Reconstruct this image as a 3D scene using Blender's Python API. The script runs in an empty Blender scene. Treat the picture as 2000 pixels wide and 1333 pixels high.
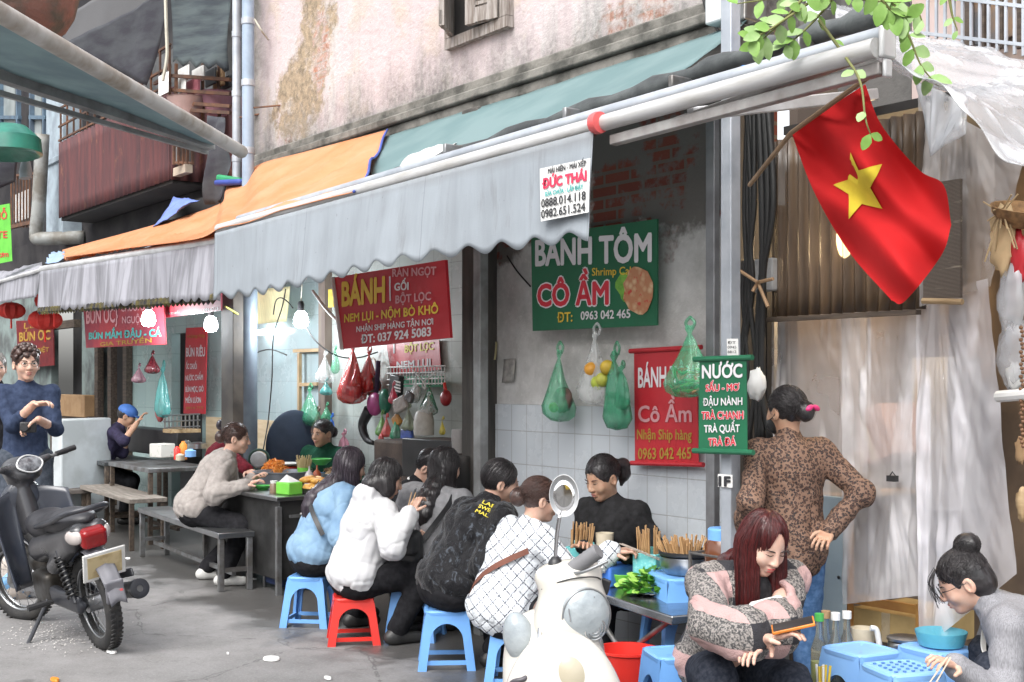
import bpy, bmesh, math, random
import numpy as np
from mathutils import Vector, Matrix, Euler
S = bpy.context.scene
COL = S.collection
R = math.radians
rnd = random.Random(7)
# ---------------------------------------------------------------- camera, sky, sun, exposure
CAMZ, FPX, CX, HY = 1.5, 2400.0, 1000.0, 745.0
cam = bpy.data.objects.new('camera', bpy.data.cameras.new('camera'))
COL.objects.link(cam)
cam.location = (0, 0, CAMZ)
cam.rotation_euler = (R(90), 0, math.atan2(.8, .6))
cam.data.sensor_width = 36
cam.data.lens = FPX / 2000 * 36
cam.data.shift_y = (HY - 666.5) / 2000
cam.data.clip_start = .05
cam.data.clip_end = 500
S.camera = cam
W = bpy.data.worlds.new('World')
S.world = W
W.use_nodes = True
wn = W.node_tree.nodes
wl = W.node_tree.links
sky = wn.new('ShaderNodeTexSky')
sky.sky_type = 'NISHITA'
sky.sun_disc = False
SUN_EL, SUN_DIR = 52, Vector((.45, -.9, 0)).normalized()
sky.sun_elevation = R(SUN_EL)
sky.sun_rotation = math.atan2(SUN_DIR.x, SUN_DIR.y)
sky.dust_density = 4
sky.air_density = 1.2
hsv = wn.new('ShaderNodeHueSaturation')
hsv.inputs['Saturation'].default_value = .22
wl.new(sky.outputs[0], hsv.inputs['Color'])
wl.new(hsv.outputs[0], wn['Background'].inputs[0])
wn['Background'].inputs[1].default_value = .15
sl = bpy.data.lights.new('sun', 'SUN')
sl.energy = 1.0
sl.angle = R(50)
sl.color = (1, .97, .93)
sun = bpy.data.objects.new('sun', sl)
COL.objects.link(sun)
sdir = Vector((SUN_DIR.x * math.cos(R(SUN_EL)), SUN_DIR.y * math.cos(R(SUN_EL)), math.sin(R(SUN_EL))))
sun.rotation_euler = sdir.to_track_quat('Z', 'Y').to_euler()
S.view_settings.view_transform = 'Standard'
S.view_settings.look = 'None'
S.view_settings.gamma = 1
S.view_settings.exposure = 1.22
try:
    S.cycles.max_bounces = 8
    S.cycles.transparent_max_bounces = 24
    S.cycles.use_denoising = True
    S.cycles.sample_clamp_indirect = 4
except Exception:
    pass
# ---------------------------------------------------------------- measured places (facade: x along it, y into it)
RT, FW = Vector((.6, .8, 0)), Vector((-.8, .6, 0))
def at(px, py, D):
    return RT * ((px - CX) / FPX * D) + FW * D + Vector((0, 0, CAMZ + (HY - py) / FPX * D))
def atY(px, py, Y):
    return at(px, py, Y / (.6 + .8 * (px - CX) / FPX))
def atX(px, py, X):
    return at(px, py, X / (.6 * (px - CX) / FPX - .8))
def atZ(px, py, z):
    return at(px, py, (CAMZ - z) * FPX / (py - HY))
def atP(px, py, P, n):
    d = RT * ((px - CX) / FPX) + FW + Vector((0, 0, (HY - py) / FPX))
    o = Vector((0, 0, CAMZ))
    return o + d * ((P - o).dot(n) / d.dot(n))
def head(phi):          # 0 = away from the street side viewer, 90 = to the right
    v = FW * math.cos(R(phi)) + RT * math.sin(R(phi))
    return math.atan2(-v.x, v.y)
# ---------------------------------------------------------------- objects
def mw(o):
    m = Matrix.LocRotScale(o.location, o.rotation_euler, o.scale)
    return mw(o.parent) @ m if o.parent else m
def tag(o, label=None, cat=None, group=None, kind=None):
    if label: o['label'] = label
    if cat: o['category'] = cat
    if group: o['group'] = group
    if kind: o['kind'] = kind
    return o
def thing(name, label, cat, loc=(0, 0, 0), rz=0, group=None):
    o = bpy.data.objects.new(name, None)
    COL.objects.link(o)
    o.empty_display_size = .1
    o.location = loc
    o.rotation_euler = (0, 0, rz)
    return tag(o, label, cat, group)
def dup(root, loc, rz, label=None, group=None):
    r = root.copy()
    COL.objects.link(r)
    r.location = loc
    r.rotation_euler = (0, 0, rz)
    if label: r['label'] = label
    if group: r['group'] = group
    for ch in list(root.children):
        c = ch.copy()
        COL.objects.link(c)
        c.parent = r
        for g in list(ch.children):
            d = g.copy()
            COL.objects.link(d)
            d.parent = c
    return r
def finish(name, me, mat, parent=None, smooth=35, bevel=0, solid=0, sub=0):
    o = bpy.data.objects.new(name, me)
    COL.objects.link(o)
    if parent: o.parent = parent
    for m in (mat if isinstance(mat, (list, tuple)) else [mat]):
        me.materials.append(m)
    if smooth:
        me.polygons.foreach_set('use_smooth', [True] * len(me.polygons))
        if smooth < 180: me.set_sharp_from_angle(angle=R(smooth))
    if solid:
        md = o.modifiers.new('thickness', 'SOLIDIFY')
        md.thickness = solid
        md.offset = 0
    if bevel:
        md = o.modifiers.new('bevel', 'BEVEL')
        md.width = bevel
        md.segments = 2
        md.limit_method = 'ANGLE'
        md.angle_limit = R(50)
    if sub:
        md = o.modifiers.new('sub', 'SUBSURF')
        md.levels = md.render_levels = sub
    return o
class MB:
    def __init__(s):
        s.v, s.f, s.m = [], [], []
    def add(s, vs, fs, mi=0):
        b = len(s.v)
        s.v += [Vector(v) for v in vs]
        s.f += [tuple(b + i for i in f) for f in fs]
        s.m += [mi] * len(fs)
        return s
    def box(s, c, d, rot=None, mi=0, taper=1):
        vs = []
        for z in (-1, 1):
            t = taper if z > 0 else 1
            for y in (-1, 1):
                for x in (-1, 1):
                    vs.append(Vector((x * d[0] / 2 * t, y * d[1] / 2 * t, z * d[2] / 2)))
        if rot is not None:
            m = rot if isinstance(rot, Matrix) else Euler(rot).to_matrix()
            vs = [m @ v for v in vs]
        c = Vector(c)
        return s.add([v + c for v in vs], [(0, 2, 3, 1), (4, 5, 7, 6), (0, 1, 5, 4), (1, 3, 7, 5), (3, 2, 6, 7), (2, 0, 4, 6)], mi)
    def span(s, a, b, mi=0):
        a, b = Vector(a), Vector(b)
        return s.box((a + b) / 2, [abs(b[i] - a[i]) for i in range(3)], None, mi)
    def bar(s, a, b, w, h, up=(0, 0, 1), mi=0):
        a, b = Vector(a), Vector(b)
        z = (b - a).normalized()
        x = z.cross(Vector(up))
        if x.length < 1e-4: x = Vector((1, 0, 0))
        x.normalize()
        y = z.cross(x)
        m = Matrix((x, y, z)).transposed()
        return s.box((a + b) / 2, (w, h, (b - a).length), m, mi)
    def tube(s, pts, r, seg=8, mi=0, cap=True):
        pts = [Vector(p) for p in pts]
        n = len(pts)
        rs = r if isinstance(r, (list, tuple)) else [r] * n
        vs, fs = [], []
        pn = None
        for i, p in enumerate(pts):
            t = (pts[min(i + 1, n - 1)] - pts[max(i - 1, 0)])
            if t.length < 1e-9: t = Vector((0, 0, 1))
            t.normalize()
            if pn is None:
                pn = t.orthogonal().normalized()
            else:
                pn = pn - t * pn.dot(t)
                if pn.length < 1e-6: pn = t.orthogonal()
                pn.normalize()
            bn = t.cross(pn)
            for k in range(seg):
                a = 2 * math.pi * k / seg
                vs.append(p + (pn * math.cos(a) + bn * math.sin(a)) * rs[i])
        for i in range(n - 1):
            for k in range(seg):
                k2 = (k + 1) % seg
                fs.append((i * seg + k, i * seg + k2, (i + 1) * seg + k2, (i + 1) * seg + k))
        if cap:
            fs.append(tuple(range(seg - 1, -1, -1)))
            fs.append(tuple((n - 1) * seg + k for k in range(seg)))
        return s.add(vs, fs, mi)
    def lathe(s, prof, c=(0, 0, 0), seg=24, rot=None, mi=0, sx=1, sy=1):
        vs, fs = [], []
        c = Vector(c)
        m = Euler(rot).to_matrix() if rot is not None and not isinstance(rot, Matrix) else rot
        for r, z in prof:
            for k in range(seg):
                a = 2 * math.pi * k / seg
                v = Vector((r * math.cos(a) * sx, r * math.sin(a) * sy, z))
                vs.append((m @ v if m else v) + c)
        for i in range(len(prof) - 1):
            for k in range(seg):
                k2 = (k + 1) % seg
                fs.append((i * seg + k, i * seg + k2, (i + 1) * seg + k2, (i + 1) * seg + k))
        if prof[0][0] > 1e-5: fs.append(tuple(range(seg - 1, -1, -1)))
        if prof[-1][0] > 1e-5: fs.append(tuple((len(prof) - 1) * seg + k for k in range(seg)))
        return s.add(vs, fs, mi)
    def ell(s, c, r, rot=None, mi=0, seg=14, rings=9, wob=0):
        prof = [(math.sin(math.pi * i / rings), -math.cos(math.pi * i / rings)) for i in range(rings + 1)]
        vs, fs = [], []
        c = Vector(c)
        m = Euler(rot).to_matrix() if rot is not None and not isinstance(rot, Matrix) else rot
        for i, (q, z) in enumerate(prof):
            for k in range(seg):
                a = 2 * math.pi * k / seg
                w = 1 + (rnd.uniform(-wob, wob) if wob and 0 < i < rings else 0)
                v = Vector((q * math.cos(a) * r[0] * w, q * math.sin(a) * r[1] * w, z * r[2] * w))
                vs.append((m @ v if m else v) + c)
        for i in range(rings):
            for k in range(seg):
                k2 = (k + 1) % seg
                fs.append((i * seg + k, i * seg + k2, (i + 1) * seg + k2, (i + 1) * seg + k))
        return s.add(vs, fs, mi)
    def prism(s, poly, a, b, ax='y', mi=0):
        n = len(poly)
        def q(p, t):
            return (p[0], t, p[1]) if ax == 'y' else ((t, p[0], p[1]) if ax == 'x' else (p[0], p[1], t))
        vs = [q(p, a) for p in poly] + [q(p, b) for p in poly]
        fs = [tuple(range(n)), tuple(range(2 * n - 1, n - 1, -1))]
        fs += [(i, n + i, n + (i + 1) % n, (i + 1) % n) for i in range(n)]
        return s.add(vs, fs, mi)
    def grid(s, fn, nu, nv, mi=0):
        vs = [fn(i / nu, j / nv) for j in range(nv + 1) for i in range(nu + 1)]
        fs = [(j * (nu + 1) + i, j * (nu + 1) + i + 1, (j + 1) * (nu + 1) + i + 1, (j + 1) * (nu + 1) + i) for j in range(nv) for i in range(nu)]
        return s.add(vs, fs, mi)
    def build(s, name, mat, parent=None, local=False, **kw):
        me = bpy.data.meshes.new(name)
        vs = s.v
        if parent is not None and not local:
            im = mw(parent).inverted()
            vs = [im @ v for v in vs]
        me.from_pydata([tuple(v) for v in vs], [], s.f)
        bm = bmesh.new()
        bm.from_mesh(me)
        bmesh.ops.recalc_face_normals(bm, faces=bm.faces)
        bm.to_mesh(me)
        bm.free()
        if any(s.m): me.polygons.foreach_set('material_index', s.m)
        me.update()
        return finish(name, me, mat, parent, **kw)
def bil(q, u, v):       # q: TL, TR, BR, BL ; u right, v down
    a = q[0].lerp(q[1], u)
    b = q[3].lerp(q[2], u)
    return a.lerp(b, v)
def crv(pts, n=24):     # Catmull-Rom through points
    pts = [Vector(p) for p in pts]
    P = [pts[0] * 2 - pts[1]] + pts + [pts[-1] * 2 - pts[-2]]
    out = []
    m = len(pts) - 1
    for i in range(n + 1):
        t = i / n * m
        k = min(int(t), m - 1)
        t -= k
        a, b, c, d = P[k:k + 4]
        out.append(.5 * ((2 * b) + (c - a) * t + (2 * a - 5 * b + 4 * c - d) * t * t + (3 * b - a - 3 * c + d) * t ** 3))
    return out
_pn = np.random.RandomState(3)
_NP = _pn.uniform(0, 6.28, (24,))
_ND = _pn.normal(size=(24, 3))
def wob(p, sc=1.0, k=0):    # smooth pseudo noise -1..1
    s = 0
    for i in range(4):
        j = (i + k * 5) % 24
        s += math.sin((p[0] * _ND[j][0] + p[1] * _ND[j][1] + p[2] * _ND[j][2]) * sc * (1 + .6 * i) + _NP[j]) / (1 + .5 * i)
    return s / 2.4
# ---------------------------------------------------------------- materials
class NT:
    def __init__(s, name, rough=.6, metal=0, spec=.5):
        s.mat = bpy.data.materials.new(name)
        s.mat.use_nodes = True
        s.n, s.l = s.mat.node_tree.nodes, s.mat.node_tree.links
        s.b = s.n['Principled BSDF']
        s.set(Roughness=rough, Metallic=metal)
        s.b.inputs['Specular IOR Level'].default_value = spec
        s.tc = s.n.new('ShaderNodeTexCoord').outputs['Object']
    def set(s, **kw):
        for k, v in kw.items(): s.i(s.b, k.replace('_', ' '), v)
        return s
    def i(s, node, key, v):
        if isinstance(v, bpy.types.NodeSocket): s.l.new(v, node.inputs[key])
        else:
            if isinstance(v, tuple) and len(v) == 3 and node.inputs[key].type == 'RGBA': v = (*v, 1)
            node.inputs[key].default_value = v
    def map(s, v=None, sc=(1, 1, 1), rot=(0, 0, 0), loc=(0, 0, 0)):
        m = s.n.new('ShaderNodeMapping')
        s.i(m, 'Vector', v or s.tc)
        s.i(m, 'Scale', sc); s.i(m, 'Rotation', rot); s.i(m, 'Location', loc)
        return m.outputs[0]
    def noise(s, sc, v=None, det=5, rough=.55, dist=0):
        m = s.n.new('ShaderNodeTexNoise')
        s.i(m, 'Vector', v or s.tc); s.i(m, 'Scale', sc); s.i(m, 'Detail', det); s.i(m, 'Roughness', rough); s.i(m, 'Distortion', dist)
        return m.outputs[0]
    def vor(s, sc, v=None, feat='F1', out=0, rand=1):
        m = s.n.new('ShaderNodeTexVoronoi')
        m.feature = feat
        s.i(m, 'Vector', v or s.tc); s.i(m, 'Scale', sc); s.i(m, 'Randomness', rand)
        return m.outputs[out]
    def wave(s, sc, v=None, dist=0, axis='X', prof='SIN', dsc=1):
        m = s.n.new('ShaderNodeTexWave')
        m.bands_direction = axis
        m.wave_profile = prof
        s.i(m, 'Vector', v or s.tc); s.i(m, 'Scale', sc); s.i(m, 'Distortion', dist); s.i(m, 'Detail Scale', dsc)
        return m.outputs[1]
    def brick(s, v, c1, c2, cm, w, h, mortar, off=.5):
        m = s.n.new('ShaderNodeTexBrick')
        m.offset = off
        s.i(m, 'Vector', v); s.i(m, 'Color1', c1); s.i(m, 'Color2', c2); s.i(m, 'Mortar', cm); s.i(m, 'Scale', 1.0)
        s.i(m, 'Mortar Size', mortar); s.i(m, 'Brick Width', w); s.i(m, 'Row Height', h); s.i(m, 'Mortar Smooth', .1)
        return m.outputs[0], m.outputs[1]
    def ramp(s, f, a, b, ca=(0, 0, 0), cb=(1, 1, 1)):
        m = s.n.new('ShaderNodeMapRange')
        s.i(m, 'Value', f); s.i(m, 'From Min', a); s.i(m, 'From Max', b)
        return m.outputs[0]
    def mix(s, f, a, b, mode='MIX'):
        m = s.n.new('ShaderNodeMix')
        m.data_type = 'RGBA'
        m.blend_type = mode
        m.clamp_factor = True
        s.i(m, 0, f)
        for key, v in ((6, a), (7, b)):
            s.i(m, key, v)
        return m.outputs[2]
    def math(s, op, a, b=0.0):
        m = s.n.new('ShaderNodeMath')
        m.operation = op
        s.i(m, 0, a); s.i(m, 1, b)
        return m.outputs[0]
    def xyz(s, v=None):
        m = s.n.new('ShaderNodeSeparateXYZ')
        s.i(m, 0, v or s.tc)
        return m.outputs
    def comb(s, x=0.0, y=0.0, z=0.0):
        m = s.n.new('ShaderNodeCombineXYZ')
        s.i(m, 0, x); s.i(m, 1, y); s.i(m, 2, z)
        return m.outputs[0]
    def bump(s, h, st=.3, dist=.01):
        m = s.n.new('ShaderNodeBump')
        s.i(m, 'Height', h); s.i(m, 'Strength', st); s.i(m, 'Distance', dist)
        s.l.new(m.outputs[0], s.b.inputs['Normal'])
        return s
_mc = {}
def thin(mat, f=.35):       # thin cloth lets part of the daylight through
    n, l = mat.node_tree.nodes, mat.node_tree.links
    b = n['Principled BSDF']
    t = n.new('ShaderNodeBsdfTranslucent'); m = n.new('ShaderNodeMixShader'); m.inputs[0].default_value = f
    k = b.inputs['Base Color']
    if k.is_linked: l.new(k.links[0].from_socket, t.inputs[0])
    else: t.inputs[0].default_value = k.default_value
    l.new(b.outputs[0], m.inputs[1]); l.new(t.outputs[0], m.inputs[2])
    l.new(m.outputs[0], n['Material Output'].inputs[0])
    return mat
def M(name, col, rough=.6, metal=0, col2=None, ns=6, lo=.4, hi=.62, st=(1, 1, 1), bump=.15, bs=60, bd=.004, spec=.5, **kw):
    if name in _mc: return _mc[name]
    t = NT(name, rough, metal, spec)
    col2 = col2 or tuple(c * .78 for c in col)
    v = t.map(sc=st)
    t.set(Base_Color=t.mix(t.ramp(t.noise(ns, v), lo, hi), col, col2))
    if rough > .05:
        t.set(Roughness=t.math('ADD', t.math('MULTIPLY', t.noise(ns * 2, v), .2), max(rough - .1, 0)))
    if bump: t.bump(t.noise(bs, v), bump, bd)
    t.set(**kw)
    _mc[name] = t.mat
    return t.mat
# ================================================================ shared materials
m_steel = M('brushed_steel', (.46, .47, .48), .32, 1, (.3, .31, .32), 4, bump=.05, bs=120)
m_steel_dull = M('dull_steel', (.33, .34, .35), .45, .8, (.18, .17, .16), 7)
m_galv = M('galvanised_pipe', (.45, .48, .52), .45, .35, (.33, .36, .4), 5)
m_black = M('black_plastic', (.018, .018, .02), .42, 0, (.03, .03, .032))
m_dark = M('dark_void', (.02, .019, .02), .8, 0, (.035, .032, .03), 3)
m_dwood = M('dark_wood', (.05, .036, .028), .6, 0, (.1, .075, .055), 5, st=(1, 8, 8), bump=.3)
m_wood = M('pale_wood', (.42, .3, .17), .6, 0, (.3, .2, .1), 4, st=(1, 9, 9), bump=.2)
m_white = M('white_paint', (.74, .74, .72), .5, 0, (.6, .6, .58), 5)
m_alu = M('white_aluminium', (.68, .69, .7), .4, .2, (.5, .5, .5), 4)
m_conc = M('concrete', (.2, .195, .185), .85, 0, (.09, .088, .085), 3, bump=.5, bs=40)
m_paper = M('white_paper', (.75, .75, .73), .7, 0, (.66, .66, .65))
m_card = M('cardboard', (.36, .23, .12), .8, 0, (.28, .17, .085), 5)
m_rust = M('rusty_iron', (.1, .06, .045), .7, .4, (.2, .1, .06), 9, bump=.4)
m_blue = M('blue_plastic', (.07, .22, .68), .38, 0, (.06, .18, .58), 3, bump=.05)
m_lblue = M('light_blue_plastic', (.17, .4, .8), .4, 0, (.14, .34, .72), 3, bump=.05)
m_red = M('red_plastic', (.72, .035, .025), .36, 0, (.62, .03, .022), 3, bump=.05)
m_green = M('green_plastic', (.09, .45, .1), .38, 0, (.07, .38, .08), 3, bump=.05)
m_lime = M('lime_plastic', (.2, .62, .08), .4, 0, (.16, .52, .06), 3, bump=.05)
m_orange = M('orange_plastic', (.75, .25, .03), .45)
m_yellow = M('yellow_plastic', (.7, .5, .05), .45)
m_cream = M('cream_plastic', (.62, .55, .42), .45)
m_chop = M('bamboo_stick', (.5, .31, .15), .6, 0, (.4, .23, .1), 14)
m_cable = M('black_cable', (.012, .012, .012), .6)
m_wcable = M('pale_cable', (.5, .48, .4), .6)
m_leaf = M('leaf_green', (.1, .3, .035), .5, 0, (.2, .42, .06), 20)
m_glassy = M('clear_glass', (.8, .85, .84), .06, Transmission_Weight=.9, IOR=1.2, bump=0)
def film(name, col, dens=.35, rough=.18, bump=.5, sc=9, streak=None):
    if name in _mc: return _mc[name]
    t = NT(name, rough)
    t.set(Base_Color=col, Specular_IOR_Level=1.0)
    n = t.noise(sc * .5, None, 2, .5, .5)
    if streak:      # hanging sheet: faint haze, long thin creases with highlights painted in as whiter streaks
        cs = []
        for k, (ry, sx, w_) in enumerate(((.22, 5.5, .7), (-.3, 6.5, .9), (.75, 5, .8), (-1.05, 6, .8), (1.35, 4, .6))):
            q = t.noise(sx, t.map(sc=(1, 1, .09), rot=(0, ry, 0), loc=(k * 3.1, 0, k)), 2, .6, .15)
            cs.append(t.math('MULTIPLY', t.ramp(q, .585, .635), w_))
        cr = cs[0]
        for c in cs[1:]: cr = t.math('MAXIMUM', cr, c)
        patch = t.ramp(t.noise(2.2, None, 3, .6), .4, .6)
        cr = t.math('MULTIPLY', cr, t.math('ADD', .25, t.math('MULTIPLY', patch, .75)))
        fine = t.noise(26, t.map(sc=(1, 1, .5), rot=(0, .5, 0)), 2)
        t.bump(t.math('ADD', t.math('ADD', n, t.math('MULTIPLY', cr, .5)), t.math('MULTIPLY', fine, .18)), bump, .03)
        a = t.math('ADD', dens * .5, t.math('ADD', t.math('MULTIPLY', n, dens * .9), t.math('MULTIPLY', cr, .62)))
    else:           # bags and scraps
        q = t.noise(sc * 2.2, t.map(sc=(1, 1, .22)), 3, .6, .5)
        t.bump(t.math('ADD', n, t.math('MULTIPLY', q, .8)), bump, .02)
        a = t.math('ADD', dens * .7, t.math('MULTIPLY', q, dens * .6))
    t.set(Alpha=t.math('MINIMUM', a, 1.0))
    _mc[name] = t.mat
    return t.mat
def emit(name, col, st):
    t = NT(name)
    t.set(Base_Color=col, Emission_Color=col, Emission_Strength=st)
    return t.mat
# ================================================================ ground
def ground_mat():
    t = NT('street_concrete', .8)
    big = t.noise(.55, None, 4)
    mid = t.noise(2.6, None, 6, .65)
    fine = t.noise(70, None, 3, .7)
    c = t.mix(t.ramp(mid, .35, .7), (.25, .243, .243), (.165, .16, .158))
    c = t.mix(t.math('MULTIPLY', t.ramp(big, .45, .68), .55), c, (.13, .127, .125))
    c = t.mix(t.math('MULTIPLY', t.ramp(fine, .5, .8), .35), c, (.42, .42, .41))
    c = t.mix(t.ramp(t.noise(150, None, 2), .66, .72), c, (.08, .08, .08))
    c = t.mix(t.math('MULTIPLY', t.ramp(t.noise(11, None, 6, .75), .54, .68), .4), c, (.1, .098, .095))
    c = t.mix(t.math('MULTIPLY', t.ramp(t.noise(260, None, 2), .66, .72), .5), c, (.45, .44, .43))
    y = t.xyz()[1]
    wet = t.ramp(t.math('ADD', y, t.math('MULTIPLY', t.math('SUBTRACT', t.noise(1.9, None, 5, .6), .5), 2.2)), 3.15, 3.55)
    c = t.mix(t.math('MULTIPLY', wet, .8), c, (.06, .058, .055))
    ck = t.vor(.9, t.map(loc=(.3, .2, 0)), 'DISTANCE_TO_EDGE'); ck2 = t.math('ADD', ck, t.math('MULTIPLY', t.math('SUBTRACT', t.noise(6, None, 4), .5), .12))
    c = t.mix(t.math('MULTIPLY', t.math('SUBTRACT', 1.0, t.ramp(t.math('ABSOLUTE', ck2), .0, .008)), .6), c, (.05, .05, .05))
    st = t.ramp(t.noise(4.5, t.map(loc=(7, 2, 0)), 6, .7), .58, .72)
    c = t.mix(t.math('MULTIPLY', st, .45), c, (.08, .077, .075))
    pud = t.ramp(t.noise(1.3, t.map(loc=(3, 1, 0)), 5, .6), .62, .66)
    c = t.mix(t.math('MULTIPLY', pud, .5), c, (.09, .088, .085))
    t.set(Base_Color=c)
    r = t.math('SUBTRACT', .85, t.math('MULTIPLY', t.math('MAXIMUM', wet, pud), .5))
    t.set(Roughness=r)
    t.bump(t.math('ADD', t.math('MULTIPLY', fine, .5), mid), .45, .008)
    return t.mat
g = MB()
g.grid(lambda u, v: Vector((-60 + 90 * u, -40 + 70 * v, 0)), 2, 2)
tag(g.build('ground', ground_mat(), None), kind='structure')
# ================================================================ the old pink house (facade plane y = 4.5)
FY = 4.5
def plaster_mat():
    t = NT('peeling_pink_plaster', .9, 0, .2)
    X = t.xyz()
    p = t.comb(X[0], X[2], 0.0)
    big = t.noise(.8, None, 5, .6)
    mid = t.noise(3.2, None, 7, .65)
    fine = t.noise(22, None, 5, .7)
    streak = t.noise(5, t.map(sc=(1.6, 1, .16)), 5, .65)
    pink, white, beige = (.52, .44, .445), (.54, .52, .51), (.47, .39, .3)
    c = t.mix(t.ramp(big, .42, .58), pink, t.mix(t.ramp(streak, .4, .6), pink, white))
    c = t.mix(t.math('MULTIPLY', t.ramp(mid, .52, .66), .55), c, beige)
    c = t.mix(t.math('MULTIPLY', t.ramp(streak, .52, .75), .6), c, (.35, .33, .32))
    c = t.mix(t.math('MULTIPLY', t.ramp(t.noise(13, None, 6, .75), .55, .68), .45), c, (.38, .35, .31))
    def blob(cx, cz, rx, rz, amt=1.0):
        d = t.math('ADD', t.math('POWER', t.math('DIVIDE', t.math('SUBTRACT', X[0], cx), rx), 2.0), t.math('POWER', t.math('DIVIDE', t.math('SUBTRACT', X[2], cz), rz), 2.0))
        return t.ramp(t.math('ADD', t.math('SUBTRACT', 1.0, d), t.math('MULTIPLY', t.math('SUBTRACT', mid, .5), 5.0)), -.15, .3)
    # bare render and brick where the plaster fell off
    br, bf = t.brick(t.map(p, sc=(1, 1, 1)), (.4, .19, .12), (.33, .16, .11), (.3, .26, .22), .21, .068, .008)
    mortar = t.mix(t.ramp(fine, .35, .65), (.42, .33, .23), (.2, .165, .12))
    m1 = t.math('MULTIPLY', t.ramp(t.noise(5, None, 6, .7), .3, .5), t.math('MAXIMUM', blob(-8.75, 3.72, .42, .42), blob(-8.5, 4.3, .34, .35)))
    m2 = t.math('MAXIMUM', blob(-8.42, 4.08, .13, .32), blob(-9.0, 3.36, .14, .1))
    m2 = t.math('MULTIPLY', t.math('MAXIMUM', m2, blob(-4.9, 3.46, .34, .14)), t.ramp(t.noise(9, None, 4), .4, .55))
    c = t.mix(m1, c, mortar)
    c = t.mix(m2, c, t.mix(t.ramp(fine, .38, .6), br, (.45, .38, .36)))
    # dirt rising from the ledge
    low = t.ramp(t.math('SUBTRACT', X[2], t.math('MULTIPLY', t.math('SUBTRACT', t.noise(2.2, t.map(sc=(1.5, 1, .35)), 6, .7), .45), 1.1)), 3.68, 3.22)
    c = t.mix(t.math('MULTIPLY', low, .85), c, t.mix(t.ramp(fine, .4, .62), (.09, .09, .085), (.27, .26, .24)))
    edge = t.ramp(t.math('ADD', X[0], t.math('MULTIPLY', t.math('SUBTRACT', mid, .5), .5)), -9.32, -9.6)
    c = t.mix(edge, c, (.14, .135, .125))
    t.set(Base_Color=c)
    t.bump(t.math('ADD', t.math('ADD', t.math('MULTIPLY', mid, .8), t.math('MULTIPLY', fine, .35)), t.math('MULTIPLY', m1, -.25)), .9, .03)
    return t.mat
m_plaster = plaster_mat()
house = thing('old_house', 'old house front in peeling pink plaster with brick patches above the main awning', 'house')
XL, XR = -9.65, -3.98
w = MB()
w.grid(lambda u, v: Vector((XL + (XR - XL) * u, FY - .02 + .012 * wob((u * 9, v * 5, 1), 1.2), 3.2 + 4.3 * v)), 60, 40)
w.span((XL, FY, 3.2), (XR, FY + .3, 7.5))
w.grid(lambda u, v: Vector((XL, FY - .02 + .32 * u, 3.2 + 4.3 * v)), 2, 2)
w.grid(lambda u, v: Vector((XR, FY - .02 + .32 * u, 3.2 + 4.3 * v)), 2, 2)
w.build('upper_wall', m_plaster, house, smooth=60)
m_ledge = M('mossy_ledge', (.2, .19, .17), .9, 0, (.07, .068, .06), 5, bump=.9, bs=25, bd=.01)
l = MB()
l.span((XL, FY - .09, 3.27), (XR, FY - .021, 3.33)); l.span((XL, FY - .06, 3.2), (XR, FY - .021, 3.268)); l.span((XL, FY - .045, 3.332), (XR, FY - .021, 3.4))
l.build('ledge', m_ledge, house, bevel=.012)
# shutter window
wx0, wx1 = atY(884, 20, FY - .05).x, atY(985, 20, FY - .05).x
wz = atY(935, 62, FY).z
win = MB(); win.span((wx0 + .02, FY - .05, wz), (wx1 - .02, FY - .025, wz + 1.3))
winp = win.build('window', m_dark, house)
fr = MB()
for a, b in (((wx0 - .06, wz - .07), (wx1 + .06, wz - .003)), ((wx0 - .06, wz), (wx0 + .018, wz + 1.3)), ((wx1 - .018, wz), (wx1 + .06, wz + 1.3))):
    fr.span((a[0], FY - .075, a[1]), (b[0], FY - .022, b[1]))
m_shut = M('weathered_shutter', (.33, .3, .28), .8, 0, (.16, .13, .11), 5, st=(9, 9, 1), bump=.6, bs=30)
fr.build('frame', m_shut, winp)
for s, (hx, ang) in enumerate(((wx0 + .02, -48), (wx1 - .02, 14))):
    sh = MB()
    wdt = (wx1 - wx0) / 2
    d = 1 if s == 0 else -1
    m = Matrix.Rotation(R(ang) * 1, 4, 'Z')
    def q(c, dd):
        cc = m @ Vector((c[0] * d, c[1], 0))
        sh.box(Vector((hx + cc.x, FY - .06 + cc.y, wz + c[2])), dd, m.to_3x3())
    q((wdt / 2, 0, .62), (wdt - .02, .02, 1.24))
    for zz in (.05, .62, 1.2): q((wdt / 2, -.013, zz), (wdt - .02, .02, .09))
    for xx in (.05, wdt - .05): q((xx, -.016, .62), (.08, .02, 1.24))
    for k in range(14): q((wdt / 2, -.012, .12 + k * .036), (wdt - .17, .012, .02))
    sh.build('shutter', m_shut, winp)
# bay wall: grey render above, tiles below
BX0, BX1 = -6.3, -4.12
def bay_mat():
    t = NT('stained_render', .9, 0, .2)
    X = t.xyz()
    p = t.comb(X[0], X[2], 0.0)
    mid = t.noise(2.4, None, 7, .65); fine = t.noise(20, None, 5, .7)
    c = t.mix(t.ramp(mid, .36, .62), (.66, .65, .64), (.42, .415, .4))
    c = t.mix(t.math('MULTIPLY', t.ramp(fine, .55, .75), .6), c, (.74, .73, .7))
    br, bf = t.brick(p, (.22, .07, .05), (.16, .05, .04), (.15, .13, .11), .21, .068, .01)
    hi = t.ramp(t.math('ADD', X[2], t.math('MULTIPLY', t.math('SUBTRACT', t.noise(1.7, None, 6, .6), .5), 2.0)), 2.28, 2.4)
    c = t.mix(hi, c, t.mix(t.ramp(mid, .47, .53), br, (.16, .15, .14)))
    t.set(Base_Color=c)
    t.bump(t.math('ADD', mid, t.math('MULTIPLY', fine, .4)), .8, .02)
    return t.mat
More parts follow.
